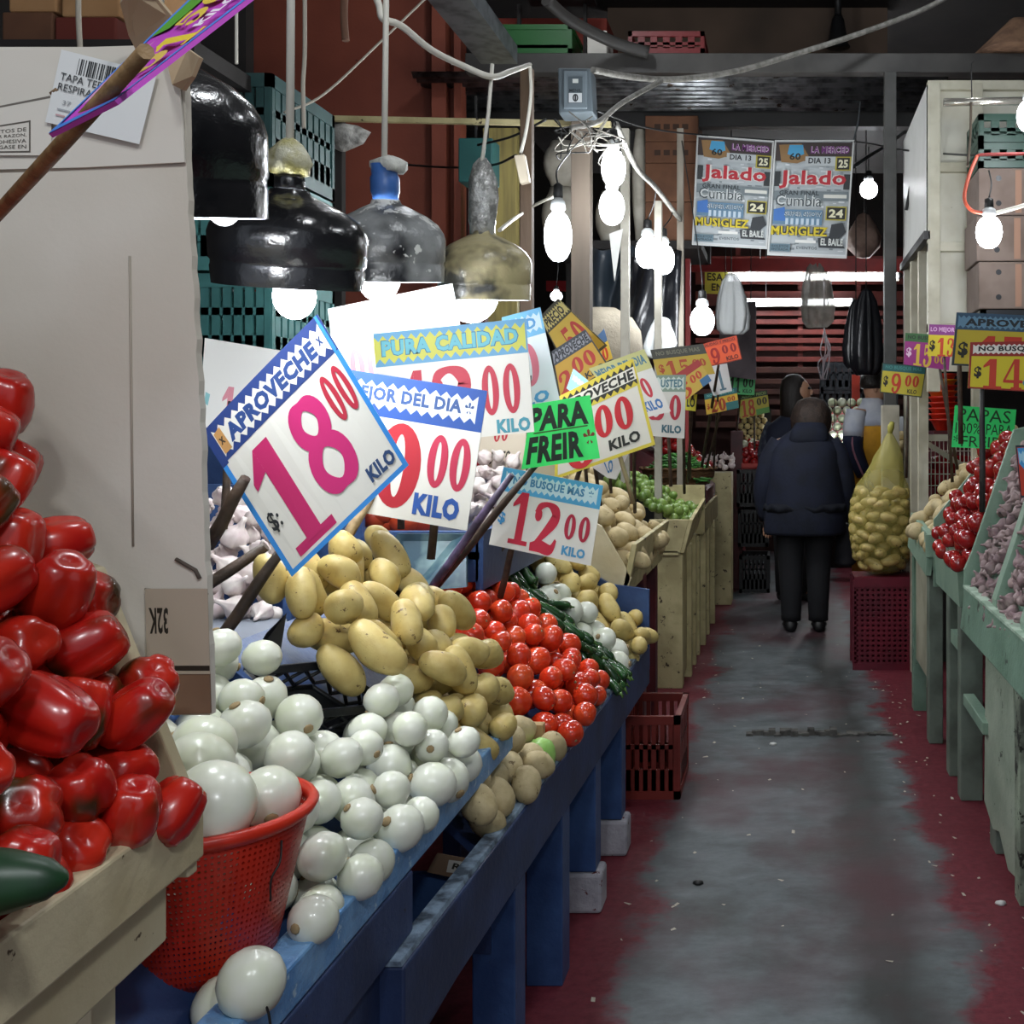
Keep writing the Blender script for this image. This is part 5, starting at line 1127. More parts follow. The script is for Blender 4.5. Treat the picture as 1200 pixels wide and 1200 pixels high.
s.rect(.3, .08, .7, .24, '#c8ccc8'); s.text('MENIL', .08, .46, .92, .58, '#1c2024', .02); s.rect(.04, .62, .96, .98, '#c4c8ca'); s.put(*ringg(.5, .8, .2, .15, .1, .11), '#202428'); s.rect(.44, .67, .56, .93, '#202428')
s.mb.build('name_plate', s.mats, e)
e = tag(MB().prism([P(602, 182, 4.40), P(614, 180, 4.40), P(620, 212, 4.40), P(609, 215, 4.40)], (0, .04, 0)).build('wall_switch', mat('cream_switch', '#c8bca8', .5), bevel=.004), 'pale rectangular switch hanging on the brown wooden post', 'switch')
e = empty('meter_box', P(561, 215, 5.6), 'dark teal box hanging behind the shiny wrapped lamp neck', 'box')
c = P(560, 190, 5.6); MB().box((c.x-.085, 5.55, c.z-.11), (c.x+.085, 5.7, c.z+.11)).build('body', mat('dark_teal_paint', '#23504e', .4), e, bevel=.006)
MB().box((c.x-.03, 5.65, c.z+.1), (c.x-.02, 5.66, c.z+.35)).build('hanger', M_blackm, e); MB().box((c.x+.03, 5.65, c.z+.1), (c.x+.04, 5.66, c.z+.35)).build('hanger', M_blackm, e)
tag(MB().box((W(546, 6.6), 6.64, 0), (W(566, 6.6), 6.72, Zp(217, 6.6))).build('metal_locker', mat('dark_red_locker', '#4a1c1c', .5)), 'narrow dark red locker below the teal box', 'locker')
# plastic scraps on the batten
o = MB().lathe([(.01, -.10), (.08, -.06), (.11, 0), (.06, .03), (.01, .04)], P(402, 154, 5.5), 14, rad=lambda a, r, z: 1+.35*math.sin(3*a)+.2*math.sin(7*a), cap=True, sy=.25).build('crumpled_bag', mat('crumpled_grey_plastic', '#a8a6a0', .4, '#5a5854', 16, bump=1, bs=30))
tag(o, 'crumpled pale plastic bag caught under the yellowed batten', 'bag')
# ------------------------------------------------------------------ crates, cartons, boxes
def crate(loc, size, m, label, cat='crate', group=None, name='plastic_crate', rows=3, bars=9, rot=0, rim=.03, slot=.27, open_top=True, solid_band=True):
    """slatted plastic crate: four walls with slots, corner posts, rims and a floor"""
    L, D, Hh = size; e = empty(name, loc, label, cat, group); x, y, z = loc
    def P_(a, b, c): return (x+a, y+b, z+c)
    t = .012
    for nm, (ax, fixed) in (('front_wall', ('x', -D/2)), ('back_wall', ('x', D/2-t)), ('side_wall', ('y', -L/2)), ('side_wall', ('y', L/2-t))):
        mb = MB(); ln = L if ax == 'x' else D
        def bx(a0, a1, c0, c1, dt=0):
            if ax == 'x': mb.box(P_(a0, fixed-dt, c0), P_(a1, fixed+t+dt, c1))
            else: mb.box(P_(fixed-dt, a0, c0), P_(fixed+t+dt, a1, c1))
        for k in range(rows+1):
            c = (Hh-rim)*k/rows
            hh = rim if k in (0, rows) else rim*.55
            bx(-ln/2, ln/2, c, c+hh, .004 if k in (0, rows) else 0)
        if solid_band: bx(-ln/2, ln/2, 0, Hh*.30)
        for k in range(bars+1):
            a = -ln/2+ln*k/bars; bw = ln/bars*slot
            bx(max(-ln/2, a-bw), min(ln/2, a+bw), .01, Hh-.01)
        for a in (-ln/2, ln/2-.02): bx(a, a+.02, 0, Hh, .004)
        mb.build(nm, m, e)
    MB().box(P_(-L/2+t, -D/2+t, .005), P_(L/2-t, D/2-t, .015)).build('floor_panel', m, e)
    return e
# teal crates stacked behind the lamps
zc = 0.0
tp = []
for k in range(5):
    zc = Zp(420, 3.75)-.0+(k-4)*.31 if k < 4 else 0
z0 = Zp(436, 3.7)
names = ['teal crate at the bottom of the stack behind the signs', 'teal crate second from the top behind the black jug lamps', 'topmost dark teal crate of the stack behind the jug lamps']
for k in range(3):
    crate((W(300, 3.75)-.06, 3.85, z0+.325*k), (.36, .50, .315), M_teal if k < 2 else M_tealdk, names[k], group='teal crates stacked behind the lamps', bars=10, slot=.36, rim=.045)
cb = tag(MB().box((-2.6, 3.5, 0), (-1.55, 4.15, z0-.002)).build('blue_counter', M_blue, bevel=.004), 'blue back counter carrying the teal crate stack', 'counter')
# red crate by the blue stall, wine crate under the sack
crate((-.485, 4.2, 0), (.215, .36, .30), M_redcr, 'brick red crate on the floor beside the blue stall', bars=7)
wc = empty('plastic_crate', (W(1034, 6.25), 6.28, 0), 'wine red crate standing on end under the potato sack', 'crate')
x, y = W(1034, 6.25), 6.28
for nm, lo, hi in (('front_wall', (-.165, -.13), (.165, -.118)), ('back_wall', (-.165, .118), (.165, .13)), ('side_wall', (-.165, -.13), (-.153, .13)), ('side_wall', (.153, -.13), (.165, .13))):
    mb = MB()
    if nm != 'side_wall':
        for k in range(17): zz = .03+k*.028; mb.box((x+lo[0], y+lo[1], zz), (x+hi[0], y+hi[1], zz+.016))
        for k in range(12): xx = x-.165+k*.03; mb.box((xx-.008, y+lo[1]+.001, .0), (xx+.008, y+hi[1]-.001, .50))
        mb.box((x+lo[0], y+lo[1]-.004, 0), (x+hi[0], y+hi[1]+.004, .04)); mb.box((x+lo[0], y+lo[1]-.004, .46), (x+hi[0], y+hi[1]+.004, .51))
    else: mb.box((x+lo[0], y+lo[1], 0), (x+hi[0], y+hi[1], .51))
    mb.build(nm, M_wine, wc)
MB().box((x-.165, y-.13, .505), (x+.165, y+.13, .515)).build('top_wall', M_wine, wc)
# black crate with lattice between onions and potatoes
bc = empty('black_crate', (-.9, 2.05, .80), 'black lattice-sided crate between the onions and the yellow potatoes', 'crate')
A_, B_, C_, D_ = P(286, 788, 1.85), P(384, 779, 1.95), P(458, 828, 2.03), P(334, 840, 1.81)
A2, B2, C2, D2 = [v+Vector((-.028, 0, -.038)) for v in (A_, B_, C_, D_)]
for a, b in ((A_, B_), (B_, C_), (C_, D_), (D_, A_)): MB().bar(a, b, .012, .014).build('rim', M_black, bc, bevel=.002)
for (a, b, a2, b2) in ((D_, C_, D2, C2), (A_, B_, A2, B2), (B_, C_, B2, C2), (A_, D_, A2, D2)):
    mb = MB(); n = 4
    for i in range(n):
        for s_ in (0, 1):
            p = [a.lerp(b, (i+t)/n).lerp(a2.lerp(b2, (i+t)/n), (.15+.7*(t if s_ == 0 else 1-t))) for t in np.linspace(0, 1, 7)]
            mb.tube(p, .0035, 6)
    mb.tube([a2, b2], .005, 6); mb.build('lattice', M_black, bc)
MB().add([A2, B2, C2, D2], [(0, 1, 2, 3)]).build('base', M_black, bc, solid=.006)
MB().hexa([P(288, 784, 1.90), P(326, 782, 1.90), P(326, 782, 1.96), P(288, 784, 1.96)], [P(312, 742, 1.92), P(336, 718, 1.92), P(336, 718, 1.98), P(312, 742, 1.98)]).build('end_board', M_black, bc)
# the big sheet of cardboard with its torn flap
cb = empty('cardboard_box', (W(110, 1.22), 1.22, .93), 'large pale flattened cardboard box standing behind the peppers', 'box')
yb = 1.22; n = 40; rr = random.Random(5)
xl = W(-60, yb); edge = []
zs = [Zp(v, yb) for v in (838, 700, 560, 420, 300, 185)]
pxs = [246, 243, 238, 233, 225, 217]
for i in range(41):
    t = i/40*5; k = min(4, int(t)); f = t-k
    edge.append(P(pxs[k]+(pxs[k+1]-pxs[k])*f+rr.uniform(-1.2, 1.2), 838+(185-838)*i/40, yb))
poly = [Vector((xl, yb, edge[0].z))]+edge+[P(218, 150, yb), P(217, 108, yb), P(212, 60, yb), P(120, 55, yb), P(-60, 55, yb)]
mb = MB(); mb.prism(poly, (0, .012, 0)); mb.build('main_panel', M_cardlt, cb)
mb = MB()
mb.prism([P(-60, 60, yb-.003), P(205, 52, yb-.003), P(214, 140, yb-.006), P(216, 190, yb-.006), P(100, 196, yb-.004), P(-60, 200, yb-.004)], (0, .003, 0)); mb.build('upper_flap', mat('paler_cardboard', '#ded9ce', .8, '#d2cbbf', 3), cb)
mb = MB(); mb.add([P(141, 2, 1.14), P(150, -8, 1.13), P(184, -4, 1.15), P(212, 30, 1.18), P(222, 58, 1.205), P(160, 58, 1.205), P(151, 40, 1.19)], [(0, 1, 2, 3, 4, 5, 6)])
mb.add([P(196, 66, 1.205), P(222, 58, 1.204), P(236, 68, 1.15), P(227, 90, 1.16), P(216, 106, 1.20), P(204, 100, 1.205)], [(0, 1, 2, 3, 4, 5)]); mb.build('torn_flap', mat('tan_cardboard', '#c6b294', .85, '#b49c7c', 8), cb, solid=.004)
mb = MB(); mb.prism([P(186, 838, yb-.004), P(246.5, 836, yb-.004), P(245, 788, yb-.004), P(186, 790, yb-.004)], (0, .003, 0)); mb.build('lower_strip', mat('brown_card_strip', '#8a6a54', .85, '#7a5c48', 8), cb)
s = Sheet(P(170, 690, yb-.005), P(243, 690, yb-.005), P(246, 790, yb-.005), P(172, 790, yb-.005), '#b9aa98', .001)
s.text('32K', .05, .22, .36, .53, '#2c2620', .03, 180); s.rect(0, .90, 1, .96, '#2c221c')
s.mb.build('printed_band', s.mats, cb)
s = Sheet(P(-60, 136, yb-.008), P(60, 112, yb-.008), P(60, 182, yb-.008), P(-60, 182, yb-.008), '#dcd7cc', .0005)
s.rect(0, .0, .99, .04, '#6e6860'); s.poly([(.0, .45), (.80, .37), (.80, .40), (.0, .48)], '#5a544c'); s.poly([(.785, .37), (.80, .37), (.80, .93), (.785, .94)], '#5a544c'); s.rect(0, .92, .80, .95, '#5a544c')
for i, t in enumerate(('PRODUCTOS DE', 'CUALQUIER RAZON,', 'CINTA ADHESIVA', 'MANTENGASE EN')):
    s.text(t, .2, .49+i*.105, .76, .56+i*.105, '#4a443c', .0)
s.mb.build('printed_panel', s.mats, cb)
mb = MB(); mb.tube([P(60, 110, yb-.01), P(66, 105, yb-.012), P(72, 108, yb-.01), P(78, 112, yb-.01)], .0025, 6); mb.build('tear', mat('torn_brown', '#8a7258', .9), cb)
for a, b in (((-60, 202), (216, 190)), ((170, 690), (244, 696)), ((152, 300), (156, 640))):
    MB().tube([P(a[0], a[1], yb-.001), P((a[0]+b[0])/2, (a[1]+b[1])/2+2, yb-.001), P(b[0], b[1], yb-.001)], .0012, 6).build('crease', mat('crease_grey', '#a89e90', .9), cb)
MB().tube([P(206, 655, yb-.002), P(220, 663, yb-.002), P(229, 668, yb-.002), P(234, 678, yb-.002)], .0022, 6).build('tear', mat('dark_tear', '#5a5048', .9), cb)
s = Sheet(P(72, 58, 1.207), P(184, 86, 1.207), P(163, 169, 1.207), P(53, 143, 1.207), '#e2e4e2', .0006)
rr = random.Random(3); u = .20
while u < .62:
    w_ = rr.choice((.006, .01, .016)); s.rect(u, .06, u+w_, .28, '#24262a'); u += w_+rr.choice((.006, .01, .018))
s.text('TAPA TERMI', .06, .30, .60, .40, '#2c2e32', .0); s.text('RESPIRADERO', .06, .44, .68, .54, '#2c2e32', .0); s.text('37   13', .14, .66, .4, .72, '#84888c', 0); s.rect(.1, .78, .24, .80, '#a8acb0'); s.rect(.1, .86, .2, .88, '#c89ca0')
tag(s.mb.build('shipping_label', s.mats, loc=P(118, 168, 1.2)), 'white barcode sticker on the pale cardboard behind the purple card', 'label')
# cartons on the shelf at the top left
sh = tag(MB().box((W(-80, 3.3), 3.25, Zp(53, 3.3)-.05), (W(238, 3.3), 3.9, Zp(53, 3.3))).build('high_shelf', M_dark), 'dark high shelf carrying cartons at the top left', 'shelf')
for k, px in enumerate((-70, 225)): MB().box((W(px, 3.9)-.03, 3.84, Zp(53, 3.3)), (W(px, 3.9)+.03, 3.9, 4.9)).build('shelf_hanger', M_dark, sh)
def carton(lo, hi, m, label, holes=0, group=None, tape=True, txt=None):
    e = empty('carton', ((lo[0]+hi[0])/2, (lo[1]+hi[1])/2, lo[2]), label, 'carton', group)
    MB().box(lo, hi).build('body', m, e, bevel=.006)
    if holes:
        w_ = hi[0]-lo[0]; h = hi[2]-lo[2]
        for u in (.25, .75) if holes == 2 else (.22, .5, .78):
            for v in (.25, .78):
                c = Vector((lo[0]+u*w_, lo[1]-.001, lo[2]+v*h)); mb = MB(); mb.add([c+Vector((.013*math.cos(a), -.0005, .013*math.sin(a))) for a in np.linspace(0, 6.283, 13)[:-1]], [tuple(range(12))]); mb.build('vent_hole', M_black, e)
    if tape: MB().box((lo[0]+(hi[0]-lo[0])*.46, lo[1]-.001, lo[2]+.01), (lo[0]+(hi[0]-lo[0])*.54, lo[1], hi[2]-.01)).build('print_strip', mat('faded_print', '#8a6a58', .85), e)
    if txt:
        mb = MB()
        for k in range(txt): mb.box((lo[0]+.06+k*.06, lo[1]-.001, hi[2]-.09), (lo[0]+.10+k*.06, lo[1], hi[2]-.055))
        mb.build('print_marks', mat('dark_print', '#3c2a20', .85), e)
    return e
zs = Zp(53, 3.3)
for k, (a, b, h, m, lb) in enumerate(((2, 62, .13, M_carddk, 'dark carton on the high shelf at the far left'), (64, 136, .115, mat('maroon_carton', '#6a2a20', .8), 'maroon carton on the high shelf beside the hanging string'))):
    carton((W(a, 3.3), 3.3, zs), (W(b, 3.3), 3.7, zs+h-.03), m, lb, tape=False)
    carton((W(a+8, 3.3), 3.3, zs+h-.03), (W(b+4, 3.3), 3.7, zs+h+.22), M_card, ('tan carton stacked over the dark one at the far left', 'tan carton stacked over the maroon one')[k], tape=False)
# on top of the mezzanine beam
zb = Zp(62, 6.5)
crate((W(620, 6.52), 6.69, zb), (.50, .36, .17), mat('green_crate_plastic', '#14501f', .45), 'green crate on the beam edge above the switch box', rows=1, bars=2, slot=.5)
crate((W(781, 6.52), 6.69, zb), (.44, .36, .13), mat('red_crate_plastic', '#641214', .45), 'dark red crate on the beam above the brown cartons', rows=2, bars=6)
carton((W(688, 6.55), 6.55, zb), (W(711, 6.55), 6.8, zb+.15), mat('white_box_card', '#c8c4bc', .7), 'small white box on the beam beside the green crate', tape=False)
carton((W(560, 6.9), 7.3, zb), (W(711, 7.3), 7.8, zb+.5), mat('red_brown_box', '#7c2c20', .8), 'big red-brown box behind the green crate on the beam', tape=False)
wb_ = empty('wicker_disc_basket', P(644, 12, 6.4), 'round woven basket bottom at the top above the green crate', 'basket')
c = P(642, -6, 6.8); MB().lathe([(.001, 0), (.12, .01), (.19, .06), (.2, .09)], (c.x, c.y, zb+.52), 24).build('bowl', mat('wicker', '#6b4a2a'), wb_)
tag(MB().box((W(610, 6.8), 6.75, zb+.5), (W(690, 6.8), 7.1, zb+.52)).build('shelf_board', M_dark), 'small dark board under the round woven basket', 'board')
for px in (612, 688):
    MB().box((W(px, 7.2), 7.06, zb), (W(px, 7.2)+.02, 7.1, zb+.5)).build('support', M_dark, bpy.data.objects['shelf_board'])
tw = MB().box((W(712, 9.4), 9.4, zb), (W(1040, 9.4), 9.5, 4.9)); struct(tw, 'wall_upper', mat('tan_dusty_wall', '#7a6454', .85, '#4a4038', .8))
# brown cartons beside the posters, white sacks
zq = [Zp(v, 7.3) for v in (285, 240, 195, 170, 140)]
for k in range(4):
    carton((W(756, 7.2), 7.2, zq[k]), (W(818, 7.2), 7.6, zq[k+1]-.002), M_carddk, 'brown carton beside the posters, %s from the bottom of its stack' % ORD[k+1], group='brown cartons stacked beside the posters', tape=False, txt=4 if k in (2, 3) else None)
tag(MB().box((W(640, 7.2), 7.18, Zp(292, 7.2)), (W(822, 7.2), 7.9, zq[0]-.002)).build('loft_shelf', M_dark), 'dark loft shelf carrying brown cartons and white sacks', 'shelf')
ls = bpy.data.objects['loft_shelf']
for px in (642, 686, 818): MB().box((W(px, 7.2), 7.8, 0 if px < 800 else Zp(292, 7.2)), (W(px, 7.2)+.04, 7.88, Zp(292, 7.2) if px < 800 else 3.4)).build('shelf_post', M_dark, ls)
M_sack = mat('white_sack_cloth', '#c0bbae', .85, '#a39c8e', 6, bump=.5, bs=20)
for k, (pa, pb, ya, yb_) in enumerate(((630, 676, 215, 284), (632, 676, 160, 214), (738, 757, 135, 284), (694, 730, 220, 284), (700, 732, 160, 219))):
    x0, x1_ = W(pa, 7.25), W(pb, 7.25); z0_, z1_ = Zp(yb_, 7.25), Zp(ya, 7.25)
    rg = []
    for i in range(9):
        t = i/8; f = (math.sin(math.pi*min(max(t, .08), .92)))**.35
        rg.append([Vector(((x0+x1_)/2+(x1_-x0)/2*f*(abs(math.cos(a))**.6*(1 if math.cos(a) > 0 else -1)), 7.45+.2*f*(abs(math.sin(a))**.6*(1 if math.sin(a) > 0 else -1)), z0_+(z1_-z0_)*t)) for a in np.linspace(0, 2*math.pi, 21)[:-1]])
    tag(MB().loft(rg).build('white_sack', M_sack), ['white sack lowest on the loft shelf behind the long bulb', 'white sack on top of another behind the wire tangle', 'tall narrow white sack beside the brown cartons', 'white sack low behind the stacked pair of bulbs', 'white sack high behind the stacked pair of bulbs'][k], 'sack', 'white sacks on the loft shelf')
yc = tag(MB().box((W(566, 7.0), 7.0, 0), (W(606, 7.0), 7.06, Zp(150, 7.0))).build('yellow_plank_door', mat('yellow_plank', '#a89a5c', .6, '#8c8050', 6, stretch=(6, 1, .3))), 'yellowed plank door leaf standing behind the wrapped lamp neck', 'door')
# kiosk on the right
kk = empty('white_kiosk', (1.0, 5.9, 0), 'pale painted kiosk frame rising over the right-hand stalls', 'kiosk')
xk = W(1087, 5.4); zt_ = 3.02
MB().box((xk+.01, 5.42, 1.62), (2.4, 5.44, zt_-.02)).build('front_panel', M_white, kk)
for px, w_ in ((1087, .06), (1139, .05), (1205, .05)):
    MB().box((W(px, 5.4), 5.38, 1.52 if px == 1087 else 0), (W(px, 5.4)+w_, 5.44, zt_)).build('upright', mat('kiosk_frame_paint', '#c9c5b2', .5, '#b2ad98', 6, chips='#5a5444', cs=30, ct=.68), kk, bevel=.003)
for py in (101, 197, 290, 385):
    MB().box((xk, 5.385, Zp(py, 5.4)-.02), (2.4, 5.44, Zp(py, 5.4)+.025)).build('rail', mat('kiosk_frame_paint', '#c9c5b2'), kk, bevel=.003)
MB().prism([(xk, 5.40, Zp(277, 5.4)), (xk, 5.40, zt_), (xk, 6.5, zt_), (xk, 6.5, Zp(277, 5.4))], (.02, 0, 0)).build('side_panel', mat('kiosk_side_sheet', '#dcdcd8', .28, '#cfcfca', 3), kk)
for y in (5.75, 6.1, 6.44):
    MB().box((xk-.0, y, 0), (xk+.05, y+.05, 2.3)).build('upright', mat('kiosk_frame_paint', '#c9c5b2'), kk)
MB().box((xk-.02, 5.38, 2.26), (xk+.01, 6.5, 2.30)).build('gutter', M_blackm, kk)
# green boxes and fruit cartons before the kiosk panel
dk = 5.0; xa_, xb_ = W(1147, dk), W(1240, dk)
zz = [Zp(v, dk) for v in (362, 306, 252, 196, 166, 132)]
for k in range(3):
    carton((xa_-.01*(k == 1), dk, zz[k]), (xb_, dk+.33, zz[k+1]-.003), mat('fruit_carton', '#6e6058', .85, '#5e5048', 5), 'brown fruit carton with vent holes, %s from the bottom of the kiosk stack' % ORD[k+1], holes=2, group='fruit cartons stacked before the kiosk')
for k in (3, 4):
    e = crate((W(1195, dk), dk+.17, zz[k]), (.36, .32, zz[k+1]-zz[k]-.003), mat('dark_green_crate', '#1c3e32', .45), ('dark green box directly on the fruit cartons', 'dark green box topmost over the fruit cartons')[k-3], rows=2, bars=5)
crate((W(1190, dk), dk+.17, Zp(400, dk)), (.30, .32, Zp(363, dk)-Zp(400, dk)), M_black, 'black crate under the fruit cartons behind the blue topped card', rows=2, bars=6)
MB().box((W(1140, dk), dk-.02, Zp(400, dk)-.03), (W(1250, dk), 5.385, Zp(400, dk)-.002)).build('shelf', mat('dark_cupboard', '#3a3630', .6), kk)
cone = MB().lathe([(.30, 0), (.28, .02), (.09, .20), (.05, .24)], (W(1197, 6.6), 6.7, Zp(60, 6.55)+.0), 20, cap=True, rad=lambda a, r, z: 1+.06*math.sin(5*a)).build('burlap_bundle', mat('burlap', '#8a6a52', .9, '#6e5240', 10, bump=.6))
tag(cone, 'cone shaped brown burlap bundle on the beam at the top right', 'bundle')
# ------------------------------------------------------------------ red colander bucket with onions
bx_, by_ = -.70, 1.335; bz0, bz1 = .70, .895
bk = empty('colander_bucket', (bx_, by_, bz0), 'bright red perforated plastic bucket holding onions beside the cream stall', 'bucket')
def bucket_mat():
    m = bpy.data.materials.new('perforated_red_plastic'); m.use_nodes = True; nt = NT(m); b = nt.n['Principled BSDF']
    uv = nt.new('ShaderNodeUVMap'); mp = nt.new('ShaderNodeMapping'); mp.inputs['Scale'].default_value = (110, 26, 1); nt.link(uv.outputs[0], mp.inputs[0])
    vf = nt.new('ShaderNodeVectorMath', operation='FRACTION'); nt.link(mp.outputs[0], vf.inputs[0])
    vs = nt.new('ShaderNodeVectorMath', operation='SUBTRACT'); vs.inputs[1].default_value = (.5, .5, 0); nt.link(vf.outputs[0], vs.inputs[0])
    ln = nt.new('ShaderNodeVectorMath', operation='LENGTH'); nt.link(vs.outputs[0], ln.inputs[0])
    lt = nt.new('ShaderNodeMath', operation='LESS_THAN'); lt.inputs[1].default_value = .26; nt.link(ln.outputs['Value'], lt.inputs[0])
    b.inputs['Base Color'].default_value = srgb('#c42c18'); b.inputs['Roughness'].default_value = .35
    tr = nt.new('ShaderNodeBsdfTransparent'); mx = nt.new('ShaderNodeMixShader')
    nt.link(lt.outputs[0], mx.inputs[0]); nt.link(b.outputs[0], mx.inputs[1]); nt.link(tr.outputs[0], mx.inputs[2]); nt.link(mx.outputs[0], nt.n['Material Output'].inputs[0])
    return m
hh = bz1-bz0; mb = MB(); seg = 48
prof = [(.062, .0), (.074, .004), (.084, .02), (.118, hh*.88), (.121, hh*.93)]
mb.lathe(prof, (bx_, by_, bz0), seg)
o = mb.build('bowl_wall', bucket_mat(), bk)
uvl = o.data.uv_layers.new(name='UVMap')
for p in o.data.polygons:
    ks = [v % seg for v in p.vertices]; wrap = max(ks)-min(ks) > 2
    for li, vi in zip(p.loop_indices, p.vertices):
        k = vi % seg; u = (k+(seg if wrap and k == 0 else 0))/seg; uvl.data[li].uv = (u, (o.data.vertices[vi].co.z)/hh*1.0)
md = o.modifiers.new('s', 'SOLIDIFY'); md.thickness = .002
MB().lathe([(.119, hh*.90), (.127, hh*.93), (.131, hh*.97), (.127, hh), (.120, hh*1.0), (.117, hh*.95), (.119, hh*.90)], (bx_, by_, bz0), 48).build('rim', M_redpl, bk)
MB().lathe([(.001, .006), (.066, .004), (.066, 0), (.001, 0)], (bx_, by_, bz0), 32).build('base', M_redpl, bk)
gl = 'white onions in the red bucket'
for k, (dx, dy, z, s_, lb) in enumerate(((.045, -.06, bz1+.02, 1.0, 'big white onion in the red bucket nearest the rim'), (-.03, .045, bz1+.03, .95, 'white onion lying at the back of the red bucket'), (-.06, -.045, bz1+.005, .98, 'white onion in the red bucket next to the cream divider'), (.06, .045, bz1-.005, .8, 'smaller white onion in the red bucket behind the biggest one'), (.0, .0, bz1-.06, .95, 'white onion sunk in the middle of the red bucket'), (-.02, .0, bz1-.13, .9, 'white onion at the bottom of the red bucket'))):
    spawn('onion', (bx_+dx, by_+dy, z), axis_quat((.5-.3*k, -.8+.5*k, -.6 if k == 0 else .4), k), s_, lb, 'onion', gl)
o = tag(MB().tube(cat_curve([P(330, 985, 1.30), P(328, 1010, 1.28), P(318, 1030, 1.27), P(317, 1056, 1.27)]), .0012, 6).build('black_wire', M_cordbk), 'short black wire hanging beside the red bucket', 'wire')
o = tag(MB().tube(cat_curve([P(258, 1143, 1.25), P(285, 1150, 1.22), P(305, 1168, 1.19), P(314, 1185, 1.19), P(318, 1210, 1.19)]), .0014, 6).build('black_wire', M_cordbk), 'black wire looped over the light blue rail under the bucket', 'wire')

# ------------------------------------------------------------------ people
M_skin = mat('skin', '#a2755a', .5); M_hair = mat('dark_hair', '#1c1612', .5, bump=.5, bs=120)
M_navy = mat('navy_coat_cloth', '#191f33', .85, '#131827', 8, bump=.3, bs=40); M_trou = mat('black_trousers', '#131419', .85, bump=.2); M_shoe = mat('black_shoe', '#0e0e10', .5)
def body(parent, J, E, m):
    """one continuous skinned figure from joints {name: (pos, radius)} and edges"""
    names = list(J); me = bpy.data.meshes.new('body'); off = wloc(parent)
    me.from_pydata([Vector(J[k][0])-off for k in names], [(names.index(a), names.index(b)) for a, b in E], [])
    o = bpy.data.objects.new('body', me); COL.objects.link(o); o.parent = parent
    sk = o.modifiers.new('skin', 'SKIN'); sk.use_smooth_shade = True
    lay = me.skin_vertices[0].data if me.skin_vertices else None
    if lay is None:
        me.skin_vertices.new() if hasattr(me.skin_vertices, 'new') else None
        lay = me.skin_vertices[0].data
    for i, k in enumerate(names): lay[i].radius = (J[k][1], J[k][1]*(J[k][2] if len(J[k]) > 2 else 1)); lay[i].use_root = (k == 'pelvis')
    o.modifiers.new('sub', 'SUBSURF').render_levels = 2
    me.materials.append(m); return o
def ell(c, rx, ry, n=24, rot=0, p=1.0):
    c = Vector(c); out = []
    for k in range(n):
        a = 2*math.pi*k/n; x, y = rx*math.cos(a), ry*math.sin(a)
        out.append(c+Vector((x*math.cos(rot)-y*math.sin(rot), x*math.sin(rot)+y*math.cos(rot), 0)))
    return out
def hand(parent, w, d, side, m, s=1.0, name='hand'):
    """palm, four curled fingers of different length and a thumb leaving its side"""
    w = Vector(w); d = Vector(d).normalized(); x = d.cross(Vector((0, 1, 0))).normalized()*side; y = d.cross(x)
    mb = MB()
    mb.tube([w, w+d*.03*s, w+d*.085*s], [.019*s, .027*s, .026*s], 10, flat=.55)
    for k, L in enumerate((.062, .070, .066, .052)):
        b = w+d*.082*s+x*(.024-.016*k)*s
        mb.tube([b, b+d*L*.5*s+y*.004*s, b+d*L*.85*s+y*.018*s, b+d*L*.95*s+y*.03*s], [.0085*s, .008*s, .007*s, .005*s], 7)
    b = w+d*.03*s+x*.02*s
    mb.tube([b, b+d*.03*s+x*.02*s, b+d*.055*s+x*.025*s+y*.012*s], [.011*s, .0095*s, .006*s], 7)
    return mb.build(name, m, parent)
def shoe(parent, heel, toe, w_=.054):
    h = Vector(heel); t = Vector(toe); d = t-h; MB().loft([[h+d*f+(Vector((-d.y, d.x, 0)).normalized()*math.cos(a)*ww)+Vector((0, 0, max(0, hh_*(.5+.5*math.sin(a))))) for a in np.linspace(0, 6.283, 13)[:-1]] for f, ww, hh_ in ((-.12, .02, .05), (0, w_*.8, .085), (.3, w_*.8, .09), (.6, w_, .06), (.9, w_*.85, .045), (1.03, .015, .03))]).build('shoe', M_shoe, parent)
# woman in the navy coat, seen from behind
px0, d0 = 943, 7.35; X0 = W(px0, d0); Y = d0
wm = empty('person', (X0, Y, 0), 'woman in a long navy coat seen from behind, standing in the aisle', 'person')
hz = Zp(492, d0)
J = {'pelvis': ((X0, Y, .80), .13, .8), 'spine': ((X0, Y-.02, 1.0), .14, .8), 'chest': ((X0+.0, Y-.01, 1.18), .15, .75), 'neck': ((X0+.02, Y+.03, 1.30), .055), 'head': ((X0+.045, Y+.05, hz), .085), 'crown': ((X0+.045, Y+.05, hz+.08), .06)}
E = [('pelvis', 'spine'), ('spine', 'chest'), ('chest', 'neck'), ('neck', 'head'), ('head', 'crown')]
for s_, n in ((-1, 'l'), (1, 'r')):
    J.update({'sh'+n: ((X0+s_*.17, Y, 1.22), .06), 'el'+n: ((X0+s_*.235, Y+.02, .97), .042), 'wr'+n: ((X0+s_*.235, Y+.09, .76), .028), 'hip'+n: ((X0+s_*.085, Y, .74), .085), 'kn'+n: ((X0+s_*.085, Y+.02, .42), .055), 'an'+n: ((X0+s_*.085, Y, .08), .036), 'to'+n: ((X0+s_*.09, Y+.12, .035), .03)})
    E += [('chest', 'sh'+n), ('sh'+n, 'el'+n), ('el'+n, 'wr'+n), ('pelvis', 'hip'+n), ('hip'+n, 'kn'+n), ('kn'+n, 'an'+n), ('an'+n, 'to'+n)]
body(wm, J, E, M_skin)
rg = []
